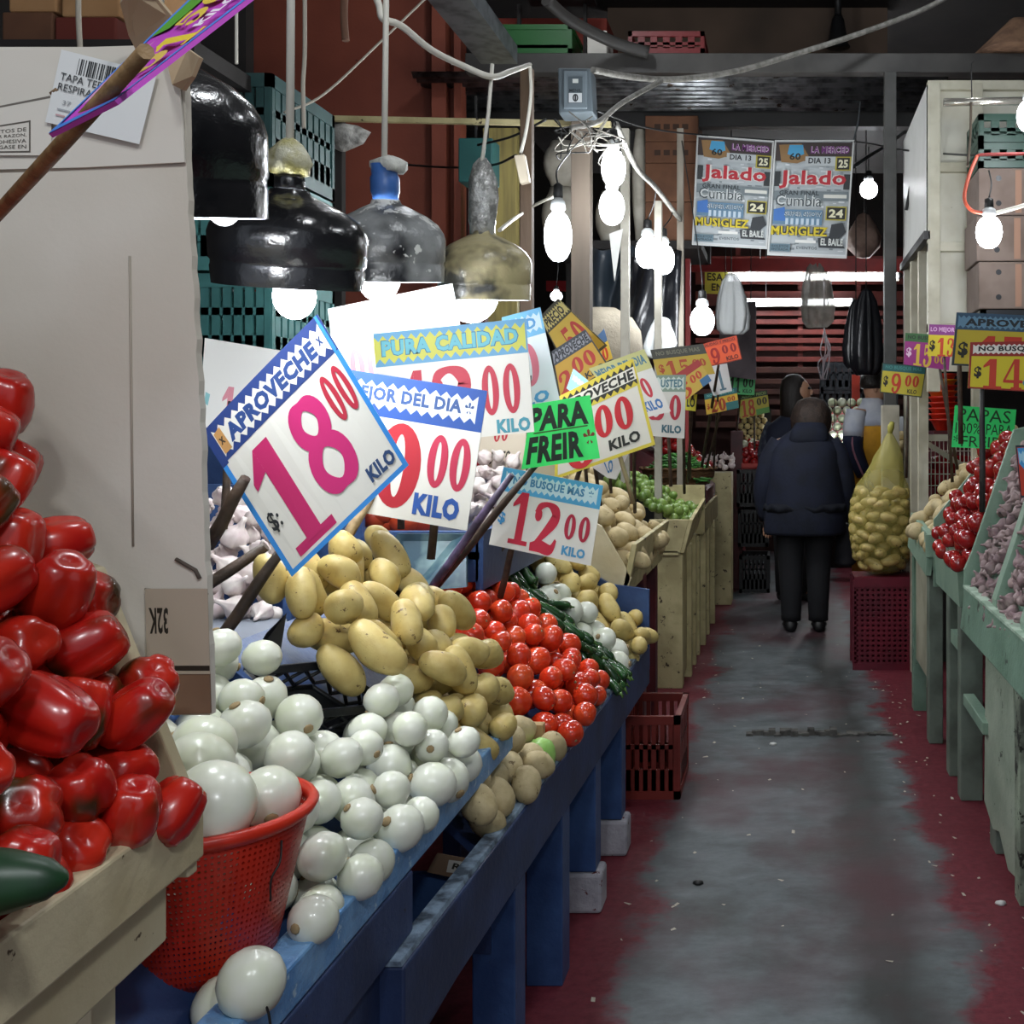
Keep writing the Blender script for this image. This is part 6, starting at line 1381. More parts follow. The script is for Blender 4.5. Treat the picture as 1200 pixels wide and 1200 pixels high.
for z, rx, ry, dx, dy in ((.64, .265, .17, 0, .0), (.66, .275, .18, 0, .0), (.80, .27, .18, 0, 0), (.95, .25, .175, 0, -.01), (1.08, .24, .17, 0, -.015), (1.18, .232, .16, 0, -.01), (1.25, .205, .14, .01, 0), (1.30, .15, .12, .02, .01), (1.34, .10, .10, .03, .025), (1.37, .085, .085, .035, .03)):
    rg.append([v+Vector((.008*math.sin(5*k)*(z < 1.1), .008*math.cos(7*k+z*9), 0)) for k, v in enumerate(ell((X0+dx, Y+dy, z), rx, ry, 28))])
MB().loft(rg).build('coat', M_navy, wm)
MB().loft([ell((X0+.02, Y-.09, 1.22), .10, .03, 20), ell((X0+.025, Y-.10, 1.27), .13, .05, 20), ell((X0+.03, Y-.06, 1.33), .12, .075, 20), ell((X0+.035, Y-.03, 1.375), .095, .08, 20), ell((X0+.035, Y-.0, 1.385), .05, .05, 20)]).build('coat_hood', M_navy, wm)
MB().loft([[v+Vector((0, 0, .02 if k % 2 else 0)) for k, v in enumerate(ell((X0, Y, z), rx, ry, 28))] for z, rx, ry in ((.79, .275, .185), (.81, .278, .188), (.825, .272, .182))]).build('coat_seam', mat('navy_seam', '#10141f', .9), wm)
for s_, n in ((-1, 'l'), (1, 'r')):
    MB().tube(cat_curve([(X0+s_*.155, Y, 1.25), (X0+s_*.22, Y, 1.12), (X0+s_*.262, Y+.02, .97), (X0+s_*.27, Y+.06, .85), (X0+s_*.25, Y+.10, .74)], 3), [.075, .082, .085, .084, .08, .078, .076, .072, .07, .066, .063, .06, .056], 14).build('sleeve', M_navy, wm)
    hand(wm, (X0+s_*.25, Y+.11, .745), (0, .25, -1), -s_, M_skin, .95)
    MB().tube(cat_curve([(X0+s_*.095, Y, .78), (X0+s_*.095, Y+.01, .60), (X0+s_*.092, Y+.02, .42), (X0+s_*.09, Y+.0, .20), (X0+s_*.09, Y, .07)], 3), [.11, .105, .1, .095, .09, .085, .082, .078, .074, .07, .068, .066, .066], 14).build('trouser_leg', M_trou, wm)
    shoe(wm, (X0+s_*.092, Y-.05, 0), (X0+s_*.10, Y+.17, 0))
hx, hy = X0+.045, Y+.05
mb = MB(); mb.lathe([(.03, -.14), (.10, -.125), (.132, -.06), (.138, 0), (.126, .06), (.09, .115), (.04, .138), (.001, .142)], (hx, hy, hz+.01), 24, cap=True, rad=lambda a, r, z: 1+.035*math.sin(9*a+z*40)+.03*math.sin(5*a), sy=1.0); mb.build('hair', mat('dark_brown_hair', '#3a2c24', .65, '#261c17', 30, bump=.8, bs=70), wm)
bgx = X0+.275
MB().loft([ell((bgx-.0, Y+.10, z), rx, .05, 16) for z, rx in ((.42, .05), (.44, .075), (.58, .07), (.66, .05), (.70, .02))]).build('shopping_bag', mat('dark_bag_cloth', '#1a1a22', .7))
tag(bpy.data.objects['shopping_bag'], 'dark shopping bag in the right hand of the woman in navy', 'bag')
# woman behind her, turned right
d1 = 8.6; X1 = W(930, d1); Y = d1
w2 = empty('person', (X1, Y, 0), 'dark haired person in a grey and navy top behind the navy coat, looking right', 'person')
h2 = Zp(458, d1)
J = {'pelvis': ((X1, Y, .86), .12, .8), 'chest': ((X1-.03, Y, 1.25), .13, .75), 'neck': ((X1-.01, Y, 1.44), .05), 'head': ((X1+.035, Y-.02, h2), .08), 'crown': ((X1+.03, Y-.02, h2+.08), .055)}
E = [('pelvis', 'chest'), ('chest', 'neck'), ('neck', 'head'), ('head', 'crown')]
for s_, n in ((-1, 'l'), (1, 'r')):
    yy = Y-s_*.06
    J.update({'sh'+n: ((X1-.02+s_*.15, yy, 1.34), .058), 'el'+n: ((X1-.02+s_*.19, yy-.03, 1.08), .04), 'wr'+n: ((X1+.04+s_*.16, yy-.15, .92), .028), 'hip'+n: ((X1+s_*.08, Y, .80), .08), 'kn'+n: ((X1+s_*.08, Y, .44), .055), 'an'+n: ((X1+s_*.08, Y+.02, .08), .036), 'to'+n: ((X1+s_*.08+.08, Y-.05, .035), .03)})
    E += [('chest', 'sh'+n), ('sh'+n, 'el'+n), ('el'+n, 'wr'+n), ('pelvis', 'hip'+n), ('hip'+n, 'kn'+n), ('kn'+n, 'an'+n), ('an'+n, 'to'+n)]
body(w2, J, E, M_skin)
M_gj = mat('grey_patterned_top', '#3e444e', .85, '#23283a', 26, vr=(.47, .53)); M_nv2 = mat('navy_vest', '#1a2033', .85)
MB().loft([ell((X1+dx, Y, z), rx, ry, 24) for z, rx, ry, dx in ((.80, .19, .14, 0), (.95, .185, .14, 0), (1.1, .19, .145, -.01), (1.25, .20, .145, -.02), (1.35, .185, .125, -.02), (1.41, .12, .1, -.015), (1.45, .07, .07, -.01))]).build('vest', M_nv2, w2)
for s_ in (-1, 1):
    yy = Y-s_*.06
    MB().tube(cat_curve([(X1-.02+s_*.13, yy, 1.37), (X1-.02+s_*.18, yy-.01, 1.22), (X1-.02+s_*.20, yy-.03, 1.08), (X1+.04+s_*.165, yy-.14, .93)], 3), [.065, .07, .07, .068, .064, .06, .056, .052, .05, .046], 14).build('sleeve', M_gj, w2)
    hand(w2, (X1+.04+s_*.165, yy-.15, .925), (.3, -.5, -1), -s_, M_skin, .95)
    MB().tube([(X1+s_*.085, Y, .84), (X1+s_*.08, Y, .44), (X1+s_*.08, Y+.02, .07)], [.095, .075, .06], 14).build('trouser_leg', M_trou, w2)
    shoe(w2, (X1+s_*.08-.02, Y+.05, 0), (X1+s_*.08+.1, Y-.09, 0))
hx, hy = X1+.03, Y-.02
MB().lathe([(.06, -.25), (.105, -.20), (.105, -.12), (.108, -.05), (.105, .02), (.09, .075), (.055, .11), (.001, .122)], (hx-.03, hy+.01, h2+.01), 22, cap=True, rad=lambda a, r, z: 1+.03*math.sin(7*a)).build('hair', M_hair, w2)
f = MB()      # face turned right: brow, nose, lips, chin, ear
f.ball((hx+.02, hy-.01, h2-.01), .085, 0, 16, 12, (.95, .85, 1.22)); f.ball((hx+.102, hy-.02, h2-.012), .017, 0, 8, 6, (1, .7, 1.4)); f.ball((hx+.09, hy-.02, h2-.05), .014, 0, 8, 6, (1, 1.3, .5)); f.ball((hx+.07, hy-.02, h2-.085), .026, 0, 8, 6)
f.build('face', mat('face_skin', '#b4886c', .5), w2)
f = MB(); f.ball((hx+.088, hy-.055, h2+.018), .011, 0, 8, 6); f.ball((hx+.098, hy+.02, h2+.018), .011, 0, 8, 6); f.build('eyes', M_black, w2)
# man in the yellow, white and navy jersey
d2 = 8.2; X2 = W(1020, d2); Y = d2; h3 = Zp(454, d2)
mn = empty('person', (X2, Y, 0), 'man in a white, yellow and navy jersey half behind the pale aisle post', 'person')
J = {'pelvis': ((X2, Y, .92), .12, .8), 'chest': ((X2, Y, 1.34), .14, .75), 'neck': ((X2+.01, Y, 1.53), .052), 'head': ((X2+.035, Y-.01, h3), .082), 'crown': ((X2+.03, Y-.01, h3+.09), .058)}
E = [('pelvis', 'chest'), ('chest', 'neck'), ('neck', 'head'), ('head', 'crown')]
for s_, n in ((-1, 'l'), (1, 'r')):
    yy = Y-(.10 if s_ < 0 else -.12)
    J.update({'sh'+n: ((X2+s_*.10, yy, 1.44), .06), 'el'+n: ((X2+s_*.10-.02, yy-.03, 1.16), .045), 'wr'+n: ((X2+s_*.10+.06, yy-.08, .96), .03), 'hip'+n: ((X2+s_*.06, yy*.3+Y*.7, .86), .085), 'kn'+n: ((X2+s_*.06, yy*.3+Y*.7, .47), .06), 'an'+n: ((X2+s_*.06, yy*.3+Y*.7, .08), .038), 'to'+n: ((X2+s_*.06+.12, yy*.3+Y*.7, .035), .03)})
    E += [('chest', 'sh'+n), ('sh'+n, 'el'+n), ('el'+n, 'wr'+n), ('pelvis', 'hip'+n), ('hip'+n, 'kn'+n), ('kn'+n, 'an'+n), ('an'+n, 'to'+n)]
body(mn, J, E, M_skin)
M_jy = mat('yellow_jersey', '#d49a1c', .7, '#bd8414', 9); M_jw = mat('white_jersey', '#c8ccd4', .7, '#b4bac8', 9); M_jn = mat('navy_jersey', '#1c2440', .7)
sec = [(.86, .165, .15), (1.0, .165, .155), (1.15, .17, .16), (1.30, .175, .16), (1.36, .18, .16)]
MB().loft([ell((X2+.02, Y, z), rx, ry, 24) for z, rx, ry in sec]).build('jersey_lower', M_jy, mn)
MB().loft([ell((X2+.015, Y, z), rx, ry, 24) for z, rx, ry in ((1.355, .181, .161), (1.42, .165, .15), (1.48, .12, .11), (1.52, .085, .085), (1.56, .075, .075))]).build('jersey_yoke', M_jw, mn)
for s_ in (-1, 1):
    yy = Y-(.10 if s_ < 0 else -.12)
    p = cat_curve([(X2+s_*.10-.01, yy, 1.47), (X2+s_*.11-.02, yy-.01, 1.32), (X2+s_*.10-.03, yy-.03, 1.18), (X2+s_*.10+.04, yy-.075, 1.0)], 3)
    MB().tube(p[:5], [.075, .08, .082, .08, .078], 14).build('sleeve_upper', M_jw, mn)
    MB().tube(p[4:], [.079, .076, .072, .066, .06, .054], 14).build('sleeve_lower', M_jn, mn)
    MB().tube([a+Vector((-.01, -.072, 0)) for a in p[4:]], .008, 6).build('sleeve_stripe', mat('pink_stripe', '#b0788c', .7), mn)
    hand(mn, (X2+s_*.10+.05, yy-.08, .985), (.15, -.2, -1), -s_, M_skin)
    MB().tube([(X2+s_*.06, Y+s_*.03, .90), (X2+s_*.06, Y+s_*.03, .47), (X2+s_*.06, Y+s_*.03, .07)], [.11, .085, .07], 14).build('trouser_leg', mat('orange_yellow_trousers', '#b87c1c', .7), mn)
    shoe(mn, (X2+s_*.06-.06, Y+s_*.03, 0), (X2+s_*.06+.17, Y+s_*.03, 0))
hx, hy = X2+.03, Y-.01
f = MB(); f.ball((hx+.005, hy-.0, h3-.01), .088, 0, 16, 12, (1, .85, 1.22)); f.ball((hx+.09, hy-.01, h3-.015), .018, 0, 8, 6, (1, .7, 1.4)); f.ball((hx+.08, hy-.01, h3-.055), .014, 0, 8, 6, (1, 1.3, .5)); f.ball((hx+.0, hy-.078, h3-.015), .022, 0, 8, 6, (.7, .4, 1.2))
f.build('face', mat('face_skin', '#b4886c'), mn)
f = MB(); f.ball((hx+.078, hy-.045, h3+.018), .011, 0, 8, 6); f.ball((hx+.082, hy+.03, h3+.018), .011, 0, 8, 6); f.build('eyes', M_black, mn)
MB().lathe([(.09, -.02), (.1, .02), (.09, .075), (.055, .11), (.001, .12)], (hx-.01, hy, h3+.01), 22, cap=True).build('hair', M_hair, mn)

# ------------------------------------------------------------------ potato sack on the wine crate
sx_, sy_ = W(1034, 6.25), 6.28; sz = .517
sk = empty('mesh_sack', (sx_, sy_, sz), 'big yellow mesh sack full of potatoes standing on the wine red crate', 'sack')
def net_mat():
    m = bpy.data.materials.new('yellow_net'); m.use_nodes = True; nt = NT(m); b = nt.n['Principled BSDF']
    b.inputs['Base Color'].default_value = srgb('#bdb35c'); b.inputs['Roughness'].default_value = .5
    tr = nt.new('ShaderNodeBsdfTransparent'); mx = nt.new('ShaderNodeMixShader'); g = nt.new('ShaderNodeNewGeometry'); sx = nt.new('ShaderNodeSeparateXYZ')
    nt.link(g.outputs['Position'], sx.inputs[0])
    mr = nt.new('ShaderNodeMapRange'); mr.inputs[1].default_value = 1.0; mr.inputs[2].default_value = 1.15; mr.inputs[3].default_value = .30; mr.inputs[4].default_value = .52
    nt.link(sx.outputs[2], mr.inputs[0]); nt.link(mr.outputs[0], mx.inputs[0])
    nt.link(tr.outputs[0], mx.inputs[1]); nt.link(b.outputs[0], mx.inputs[2]); nt.link(mx.outputs[0], nt.n['Material Output'].inputs[0]); return m
pr = [(.05, 0), (.11, .02), (.165, .10), (.185, .22), (.188, .32), (.175, .42), (.15, .50), (.115, .55), (.095, .60), (.08, .66), (.055, .72), (.028, .775), (.012, .80)]
def srad(a, r, z): return 1+(.03*math.sin(6*a+z*23)+.025*math.sin(9*a-z*37))*(1 if z < .5 else 1.5)
mb = MB(); mb.lathe(pr, (sx_, sy_, sz), 40, 0, srad)
mb.v = [(x+(.045 if z-sz > .5 else 0)*min(1, (z-sz-.5)/.2) if z-sz > .5 else x, y, z) for x, y, z in mb.v]
mb.build('net', net_mat(), sk)
MB().tube([(sx_+.045, sy_, sz+.79), (sx_+.05, sy_-.005, sz+.83), (sx_+.06, sy_, sz+.86)], [.012, .02, .012], 8).build('tied_neck', mat('yellow_net_solid', '#a8a24c', .6), sk)
rng = np.random.default_rng(31); rr = random.Random(31); pts = np.zeros((0, 4))
for it in range(4000):
    r_ = .036*rng.uniform(.85, 1.1); z = rng.uniform(.04, .47); R_ = np.interp(z, [p[1] for p in pr], [p[0] for p in pr])-r_*.75
    a = rng.uniform(0, 6.283); q = R_*(1 if it < 2500 else math.sqrt(rng.uniform()))
    p = np.array([q*math.cos(a), q*math.sin(a), z])
    if q < .02 and it < 2500: continue
    if len(pts) and (np.linalg.norm(pts[:, :3]-p, axis=1) < (pts[:, 3]+r_)*.93).any(): continue
    pts = np.vstack([pts, [*p, r_]])
front = sorted([i for i in range(len(pts)) if pts[i, 1] < .02 and math.hypot(pts[i, 0], pts[i, 1]) > .07], key=lambda i: -pts[i, 2])
rows_ = {}
for i in front: rows_.setdefault(int((.50-pts[i, 2])//.062), []).append(i)
lb = {}
for k in sorted(rows_):
    for j, i in enumerate(sorted(rows_[k], key=lambda i: pts[i, 0])): lb[i] = 'potato showing through the yellow mesh sack, %s layer down, %s from its aisle side' % (ORD[k+1], ORD[j+1])
for i, (x, y, z, r_) in enumerate(pts):
    a = math.atan2(y, x); t = Vector((-math.sin(a), math.cos(a), rr.uniform(-.4, .4)))
    spawn('potato', (sx_+x, sy_+y, sz+z), axis_quat(t, rr.uniform(0, 6)), r_/.0425, lb.get(i, 'potato packed inside or behind in the yellow mesh sack'), 'potato', 'potatoes inside the yellow mesh sack', rr)

# ------------------------------------------------------------------ wire rack, bowls, scale behind the sack
d = 6.55
wr = empty('wire_rack', (W(1095, d), d, 0), 'pale framed wire mesh rack behind the potato sack', 'rack')
M_wr = mat('rack_paint', '#b8b4a0', .55, '#a09c88', 8)
xa, xb = W(1076, d), W(1150, d)
MB().box((xa, d, 0), (xa+.055, d+.05, Zp(456, d))).build('upright', M_wr, wr, bevel=.003); MB().box((xb, d, 0), (xb+.05, d+.05, Zp(505, d))).build('upright', M_wr, wr, bevel=.003)
MB().box((xa+.055, d, Zp(517, d)), (xb, d+.04, Zp(509, d))).build('top_rail', M_wr, wr); MB().bar((xa+.03, d-.01, Zp(517, d)), (xb-.06, d-.01, Zp(552, d)), .02, .03).build('brace', M_wr, wr)
mb = MB()
for k in range(14): x = xa+.055+(xb-xa-.055)*k/13; mb.tube([(x, d+.02, .2), (x, d+.02, Zp(512, d))], .003, 5)
for k in range(16): z = .25+(Zp(515, d)-.25)*k/15; mb.tube([(xa+.03, d+.016, z), (xb, d+.016, z)], .003, 5)
mb.build('wire_mesh', M_white, wr)
nw = MB()
for k in range(8): x = W(1068, 6.4)+.03*(k-2); nw.tube([(x, 6.36, .42), (x, 6.36, .80)], .0025, 5)
for k in range(10): z = .42+.042*k; nw.tube([(W(1068, 6.4)-.06, 6.357, z), (W(1068, 6.4)+.15, 6.357, z)], .0025, 5)
tag(nw.build('mesh_screen', M_white, loc=(W(1075, 6.4), 6.36, .42)), 'small leaning wire panel between the sack and the potato stall', 'panel')
tag(MB().box((W(1068, 6.4)-.07, 6.37, 0), (W(1068, 6.4)+.3, 6.44, .42)).build('rack_plinth', mat('dark_plinth', '#2c2a28', .7)), 'dark low board standing below the wire panel', 'board')
d = 7.0
bs_ = tag(MB().box((W(1092, d), 6.9, 0), (W(1160, d), 7.4, Zp(505, d))).build('bowl_counter', M_maroon), 'dark red counter behind the wire rack under the stacked bowls', 'counter')
z = Zp(505, d)+.002
for k in range(9):
    c = (W(1109-k*.3, d), 7.1, z+k*.036); m = M_redpl if k not in (5, 7) else (mat('yellow_orange_plastic', '#d88a1c', .35) if k == 7 else mat('orange_plastic', '#d8561c', .35))
    o = MB().lathe([(.05, 0), (.055, .004), (.085, .06), (.096, .064), (.098, .074), (.09, .072), (.08, .062), (.05, .008), (.001, .006)], c, 24).build('plastic_bowl', m)
    tag(o, '%s plastic bowl, %s from the bottom of the stack behind the rack' % ({5: 'orange', 7: 'yellow'}.get(k, 'red'), ORD[k+1]), 'bowl', 'plastic bowls stacked behind the wire rack')
for i, (px, py) in enumerate(((1108, 545), (1118, 562), (1098, 560), (1112, 580), (1125, 545))):
    c = P(px, py, 6.72); o = MB().lathe([(.02, -.06), (.085, -.05), (.095, 0), (.08, .05), (.02, .06)], c, 14, cap=True, rad=lambda a, r, z: 1+.12*math.sin(5*a+i)).build('red_packet', mat('red_glossy_packet', '#9c1820', .25, '#7c1018', 12, bump=.6, bs=30))
    tag(o, 'glossy red packet behind the wire mesh, %s of five' % ORD[i+1], 'packet', 'red packets behind the wire mesh')
tag(MB().box((W(1085, 6.7), 6.62, 0), (W(1150, 6.7), 6.86, Zp(592, 6.72))).build('low_counter', M_black), 'black low counter carrying the red packets', 'counter')
d = 7.3
sc_ = empty('weighing_scale', (W(1062, d), d, .9), 'grey weighing scale with a blue base behind the pale post', 'scale')
MB().box((W(1050, d), d, Zp(512, d)), (W(1076, d), d+.2, Zp(506, d))).build('base', mat('blue_scale_base', '#3c5c94', .4), sc_, bevel=.005)
MB().loft([[Vector((W(1062, d)+a*.075*s_, d+.1+b*.1*s_, z_)) for a, b in ((-1, -1), (1, -1), (1, 1), (-1, 1))] for s_, z_ in ((.9, Zp(506, d)), (1, Zp(496, d)), (.8, Zp(488, d)))]).build('housing', mat('grey_scale_body', '#a0a4a8', .35), sc_, bevel=.006)
MB().tube([(W(1063, d), d+.15, Zp(488, d)), (W(1063, d), d+.15, Zp(455, d))], .006, 8).build('mast', M_steel, sc_)
tag(MB().box((W(1049, d), d-.02, 0), (W(1079, d), d+.3, Zp(512, d)-.001)).build('scale_stand', M_dark), 'dark stand under the grey weighing scale', 'stand')
V, N = FF(30)
heap('dusty', (W(1047, 6.7), 6.60, Zp(538, 6.6)-.02), (1, 0, 0), V, N, .17, .16, lambda u, v: .14, .035, 20, 'brown potato behind the sack neck', 'the left', 'potato', 'brown potatoes in the box behind the sack neck', 'lie', 41, 50)
tag(MB().box((W(1046, 6.6), 6.58, 0), (W(1076, 6.6), 6.78, Zp(541, 6.6))).build('potato_box', M_dark), 'dark box holding potatoes between the pale post and the wire rack', 'box')

# ------------------------------------------------------------------ far end: stalls, bulbs of onions, crates, bags
d = 9.6
fs_ = empty('red_tiered_stand', (W(992, d), d, 0), 'red tiered stand of white bulbs at the far end of the aisle', 'stand')
M_rs = mat('red_stand_paint', '#b02a20', .5)
MB().box((W(962, d), d+.0, Zp(536, d)), (W(1022, d), d+.03, Zp(524, d))).build('front_board', M_rs, fs_); MB().box((W(962, d), d+.0, Zp(600, d)), (W(1014, d), d+.03, Zp(570, d))).build('front_board', M_rs, fs_)
MB().prism([(W(962, d), d+.03, Zp(530, d)), (W(1022, d), d+.03, Zp(530, d)), (W(1022, d), d+.55, Zp(480, d)), (W(962, d), d+.55, Zp(480, d))], (0, 0, -.02)).build('tray_board', M_rs, fs_)
MB().prism([(W(962, d), d+.03, Zp(575, d)), (W(1014, d), d+.03, Zp(575, d)), (W(1014, d), d+.4, Zp(545, d)), (W(962, d), d+.4, Zp(545, d))], (0, 0, -.02)).build('tray_board', M_rs, fs_)
for px in (963, 1013): MB().box((W(px, d), d+.35, 0), (W(px, d)+.05, d+.4, Zp(500, d))).build('leg', M_rs, fs_)
MB().box((W(1005, d)+.02, d-.02, Zp(590, d)), (W(1005, d)+.07, d, Zp(545, d))).build('white_upright', M_white, fs_)
MB().box((W(1001, d), d+.3, Zp(490, d)), (W(1001, d)+.07, d+.36, Zp(437, d))).build('red_upright', mat('orange_red_post', '#c83c24', .5), fs_)
def rows_of(kind, px0, px1, py0, py1, d, step, s, what, cat, group, rise=.0, back=.045):
    k = 0; y = py1; dd = d
    while y > py0:
        n = 0; x = px0+(step/2 if k % 2 else 0)
        while x <= px1:
            spawn(kind, P(x, y, dd), axis_quat((R.gauss(0, 1), R.gauss(0, 1), R.gauss(0, 1)), 0), s*R.uniform(.95, 1.05), '%s, %s row up, %s from the left' % (what, ORD[k+1], ORD[n+1]), cat, group); x += step; n += 1
        y -= step*.84; dd += back; k += 1
rows_of('pale', 970, 1014, 466, 519, 9.62, 11.2, 1.0, 'round white bulb on the upper red tier', 'onion', 'round white bulbs stacked on the upper red tier')
rows_of('pale', 977, 1003, 538, 567, 9.62, 10.6, .95, 'round white bulb on the lower red tier', 'onion', 'round white bulbs stacked on the lower red tier')
d = 9.0
ft = empty('far_left_stand', (W(884, d), d, 0), 'dark far stand with a red tomato tray and pale fruit in rows', 'stand')
MB().box((W(869, d), d, Zp(548, d)), (W(903, d), d+.03, Zp(543, d))).build('tray_front', M_rs, ft)
MB().prism([(W(869, d), d+.03, Zp(547, d)), (W(903, d), d+.03, Zp(547, d)), (W(903, d), d+.4, Zp(530, d)), (W(869, d), d+.4, Zp(530, d))], (0, 0, -.02)).build('tray_board', M_rs, ft)
MB().prism([(W(866, d), d+.38, Zp(527, d)), (W(903, d), d+.38, Zp(527, d)), (W(903, d), d+.62, Zp(478, d)), (W(866, d), d+.62, Zp(478, d))], (0, .02, 0)).build('back_board', M_dark, ft)
rows_of('guava', 868, 898, 486, 513, 9.36, 8.0, 1.0, 'pale fruit in neat rows above the far tomatoes', 'fruit', 'pale fruit in rows at the far left stand', back=.03)
for k, (px, py) in enumerate(((872, 521), (882, 519), (890, 522))): spawn('pale', P(px, py, 9.3), axis_quat((k, 1, 0), 0), .9, 'knobbly pale root below the rows of fruit, %s from the maroon panel' % ORD[k+1], 'root', 'pale roots at the far left stand')
V, N = FF(25)
heap('redtom', (W(869, d), d+.03, Zp(547, d)), (1, 0, 0), V, N, .225, .36, lambda u, v: .09, .028, 60, 'far red tomato in the shallow red tray', 'the left', 'tomato', 'red tomatoes in the far shallow tray', 'any', 42, 50)
for k in range(3): crate((W(884, d)-.01*k, d+.2, Zp(688-k*47, d) if k else .0), (.24, .36, .30), mat('black_crate_plastic', '#17191b', .45), 'black crate under the far tomato tray, %s from the floor' % ORD[k+1], rows=3, bars=7)
# dark crates stacked at the rear, hanging bags
for k in range(5):
    for j in range(2):
        crate((W(984, 10.7)+j*.37, 10.8, .62+.27*k if True else 0), (.36, .4, .265), mat('slate_crate_plastic', '#2a3138', .5), 'dark slate crate at the rear, %s up in the %s column' % (ORD[k+1], ('left', 'right')[j]), group='dark crates stacked against the slatted partition', rows=3, bars=6)
tag(MB().box((W(962, 10.7), 10.6, 0), (W(1062, 10.7), 11.0, .618)).build('crate_plinth', M_dark), 'dark plinth below the slate crates at the rear', 'plinth')
def hanging_bag(c, w_, h, m, label, seed, name='hanging_bag', sy=.45, up=0):
    rr = random.Random(seed); ph = [rr.uniform(0, 6) for _ in range(4)]; c = Vector(c)
    e = tag(MB().lathe([(.015, h), (.03, h*.97), (w_*.28, h*.86), (w_*.42, h*.6), (w_*.5, h*.3), (w_*.46, h*.08), (w_*.3, 0)], c, 36, cap=True, rad=lambda a, r, z: 1+.2*math.sin(3*a+ph[0]+z*3)+.17*math.sin(8*a+ph[1]-z*2)+.1*math.sin(13*a+ph[2]), sy=sy).build(name, m), label, 'bag')
    if up: MB().tube([c+Vector((0, 0, h*.97)), c+Vector((0, 0, up-c.z))], .004, 6).build('string', M_cordbk, e)
    return e
M_blk = mat('black_bag_plastic', '#15161a', .28, bump=.6, bs=18)
hanging_bag(P(1015, 440, 7.7), .20, .60, M_blk, 'bunch of black plastic bags hanging left of the aisle post', 1, up=3.515)
hanging_bag(P(1003, 432, 7.75), .16, .48, M_blk, 'slimmer black plastic bag beside the hanging black bunch', 2, up=3.515)
hanging_bag(P(956, 384, 9.92), .26, .62, mat('translucent_bag', '#a8a49c', .35, '#8c8880', 10, bump=.8, bs=20, thin=.25), 'crumpled translucent bag hanging below the long light tube', 3, up=2.75)
hanging_bag(P(857, 392, 7.6), .20, .42, mat('white_thin_bag', '#d0d4d4', .35, bump=.8, bs=20, thin=.15), 'white plastic carrier bag hanging beside the low bulb', 4, sy=.3, up=3.515)
o = MB().lathe([(.01, -.17), (.06, -.16), (.15, -.06), (.16, .03), (.10, .14), (.05, .22), (.01, .24)], P(1012, 281, 9.97), 20, cap=True, rad=lambda a, r, z: 1+.08*math.sin(5*a+z*10)).build('burlap_sack', mat('dusty_sack', '#8a7468', .8, '#6e5a50', 8, bump=.6)); tag(o, 'dusty round sack hanging beside the lower poster', 'sack')
mb = MB()
for k in range(7):
    rr = random.Random(k); x = 966+rr.uniform(-2, 2); mb.tube(cat_curve([P(966, 327, 10.33), P(966, 385, 10.33), P(966+rr.uniform(-6, 8), 410, 10.33), P(967+rr.uniform(-9, 8), 425, 10.33), P(965+rr.uniform(-3, 3), 445, 10.33)], 4), .006, 6)
tag(mb.build('string_bundle', mat('white_string', '#c8c8d0', .8)), 'bundle of white strings hanging before the slate crates', 'string')
# tarps and bundles behind the left price cards
def tarp(pts, thick, m, label, name, cat='tarp', seed=1):
    n = 12; a, b, c, d_ = pts; vs = []; rr = random.Random(seed); ph = [rr.uniform(0, 6) for _ in range(4)]
    for i in range(n+1):
        for j in range(n+1):
            u, v = i/n, j/n; p = a.lerp(b, u).lerp(d_.lerp(c, u), v)
            vs.append(p+Vector((0, .06*math.sin(9*u+ph[0]+2*v)+.04*math.sin(6*v+5*u+ph[1]), .03*math.sin(7*u+ph[2])*(1-v))))
    fs = [(i*(n+1)+j, (i+1)*(n+1)+j, (i+1)*(n+1)+j+1, i*(n+1)+j+1) for i in range(n) for j in range(n)]
    o = MB().add(vs, fs, 0, True).build(name, m, solid=thick); return tag(o, label, cat)
tarp([P(742, 295, 6.72), P(797, 290, 6.72), P(795, 425, 6.72), P(730, 395, 6.72)], .03, M_blk, 'black tarp hanging in folds below the twin bulbs', 'black_tarp')
tarp([P(690, 291, 7.12), P(745, 291, 7.12), P(735, 380, 7.12), P(690, 390, 7.12)], .03, mat('slate_tarp', '#2a333c', .4, bump=.4, bs=12), 'slate tarp behind the whitewashed post', 'dark_tarp', seed=3)
o = MB().loft([[P(704, 398, 6.3)+Vector((.24*f*math.cos(a), .15*f*math.sin(a), -.2+.38*t)) for a in np.linspace(0, 6.283, 21)[:-1]] for t, f in ((0, .7), (.15, .95), (.4, 1), (.65, .95), (.85, .75), (1, .35))]).build('beige_sack', mat('beige_sack_cloth', '#8a8272', .8, '#746c5e', 6, bump=.5)); tag(o, 'bulging beige sack behind the yellow pair of cards', 'sack')
tag(MB().box((-1.22, 6.1, .712), (-.92, 6.6, Zp(428, 6.3)+.02)).build('back_stall_box', mat('dark_back_box', '#3a342c', .7)), 'dark box stand carrying the beige sack behind the left cards', 'box')
hanging_bag(P(776, 420, 6.7), .2, .25, mat('white_thin_bag', '#d0d4d4'), 'small white bag above the 15.00 card', 6)
tag(MB().prism([P(720, 330, 5.795), P(730, 268, 5.795), P(714, 274, 5.795)], (0, .01, 0)).build('paper_strip', mat('white_paper', '#d0d0cc', .7)), 'white paper strip hanging beside the whitewashed post', 'paper')
o = tag(MB().prism([P(843, 355, 8.8), P(886, 353, 8.8), P(886, 445, 8.8), P(843, 440, 8.8)], (0, .05, 0)).build('grey_sheet', mat('grey_sheet', '#6a6064', .75, '#564e52', 6)), 'dull grey sheet behind the white carrier bag', 'sheet')
for px in (850, 880): MB().tube([P(px, 356, 8.82), Vector((W(px, 8.82), 8.82, 3.515))], .004, 6).build('string', M_cordbk, o)
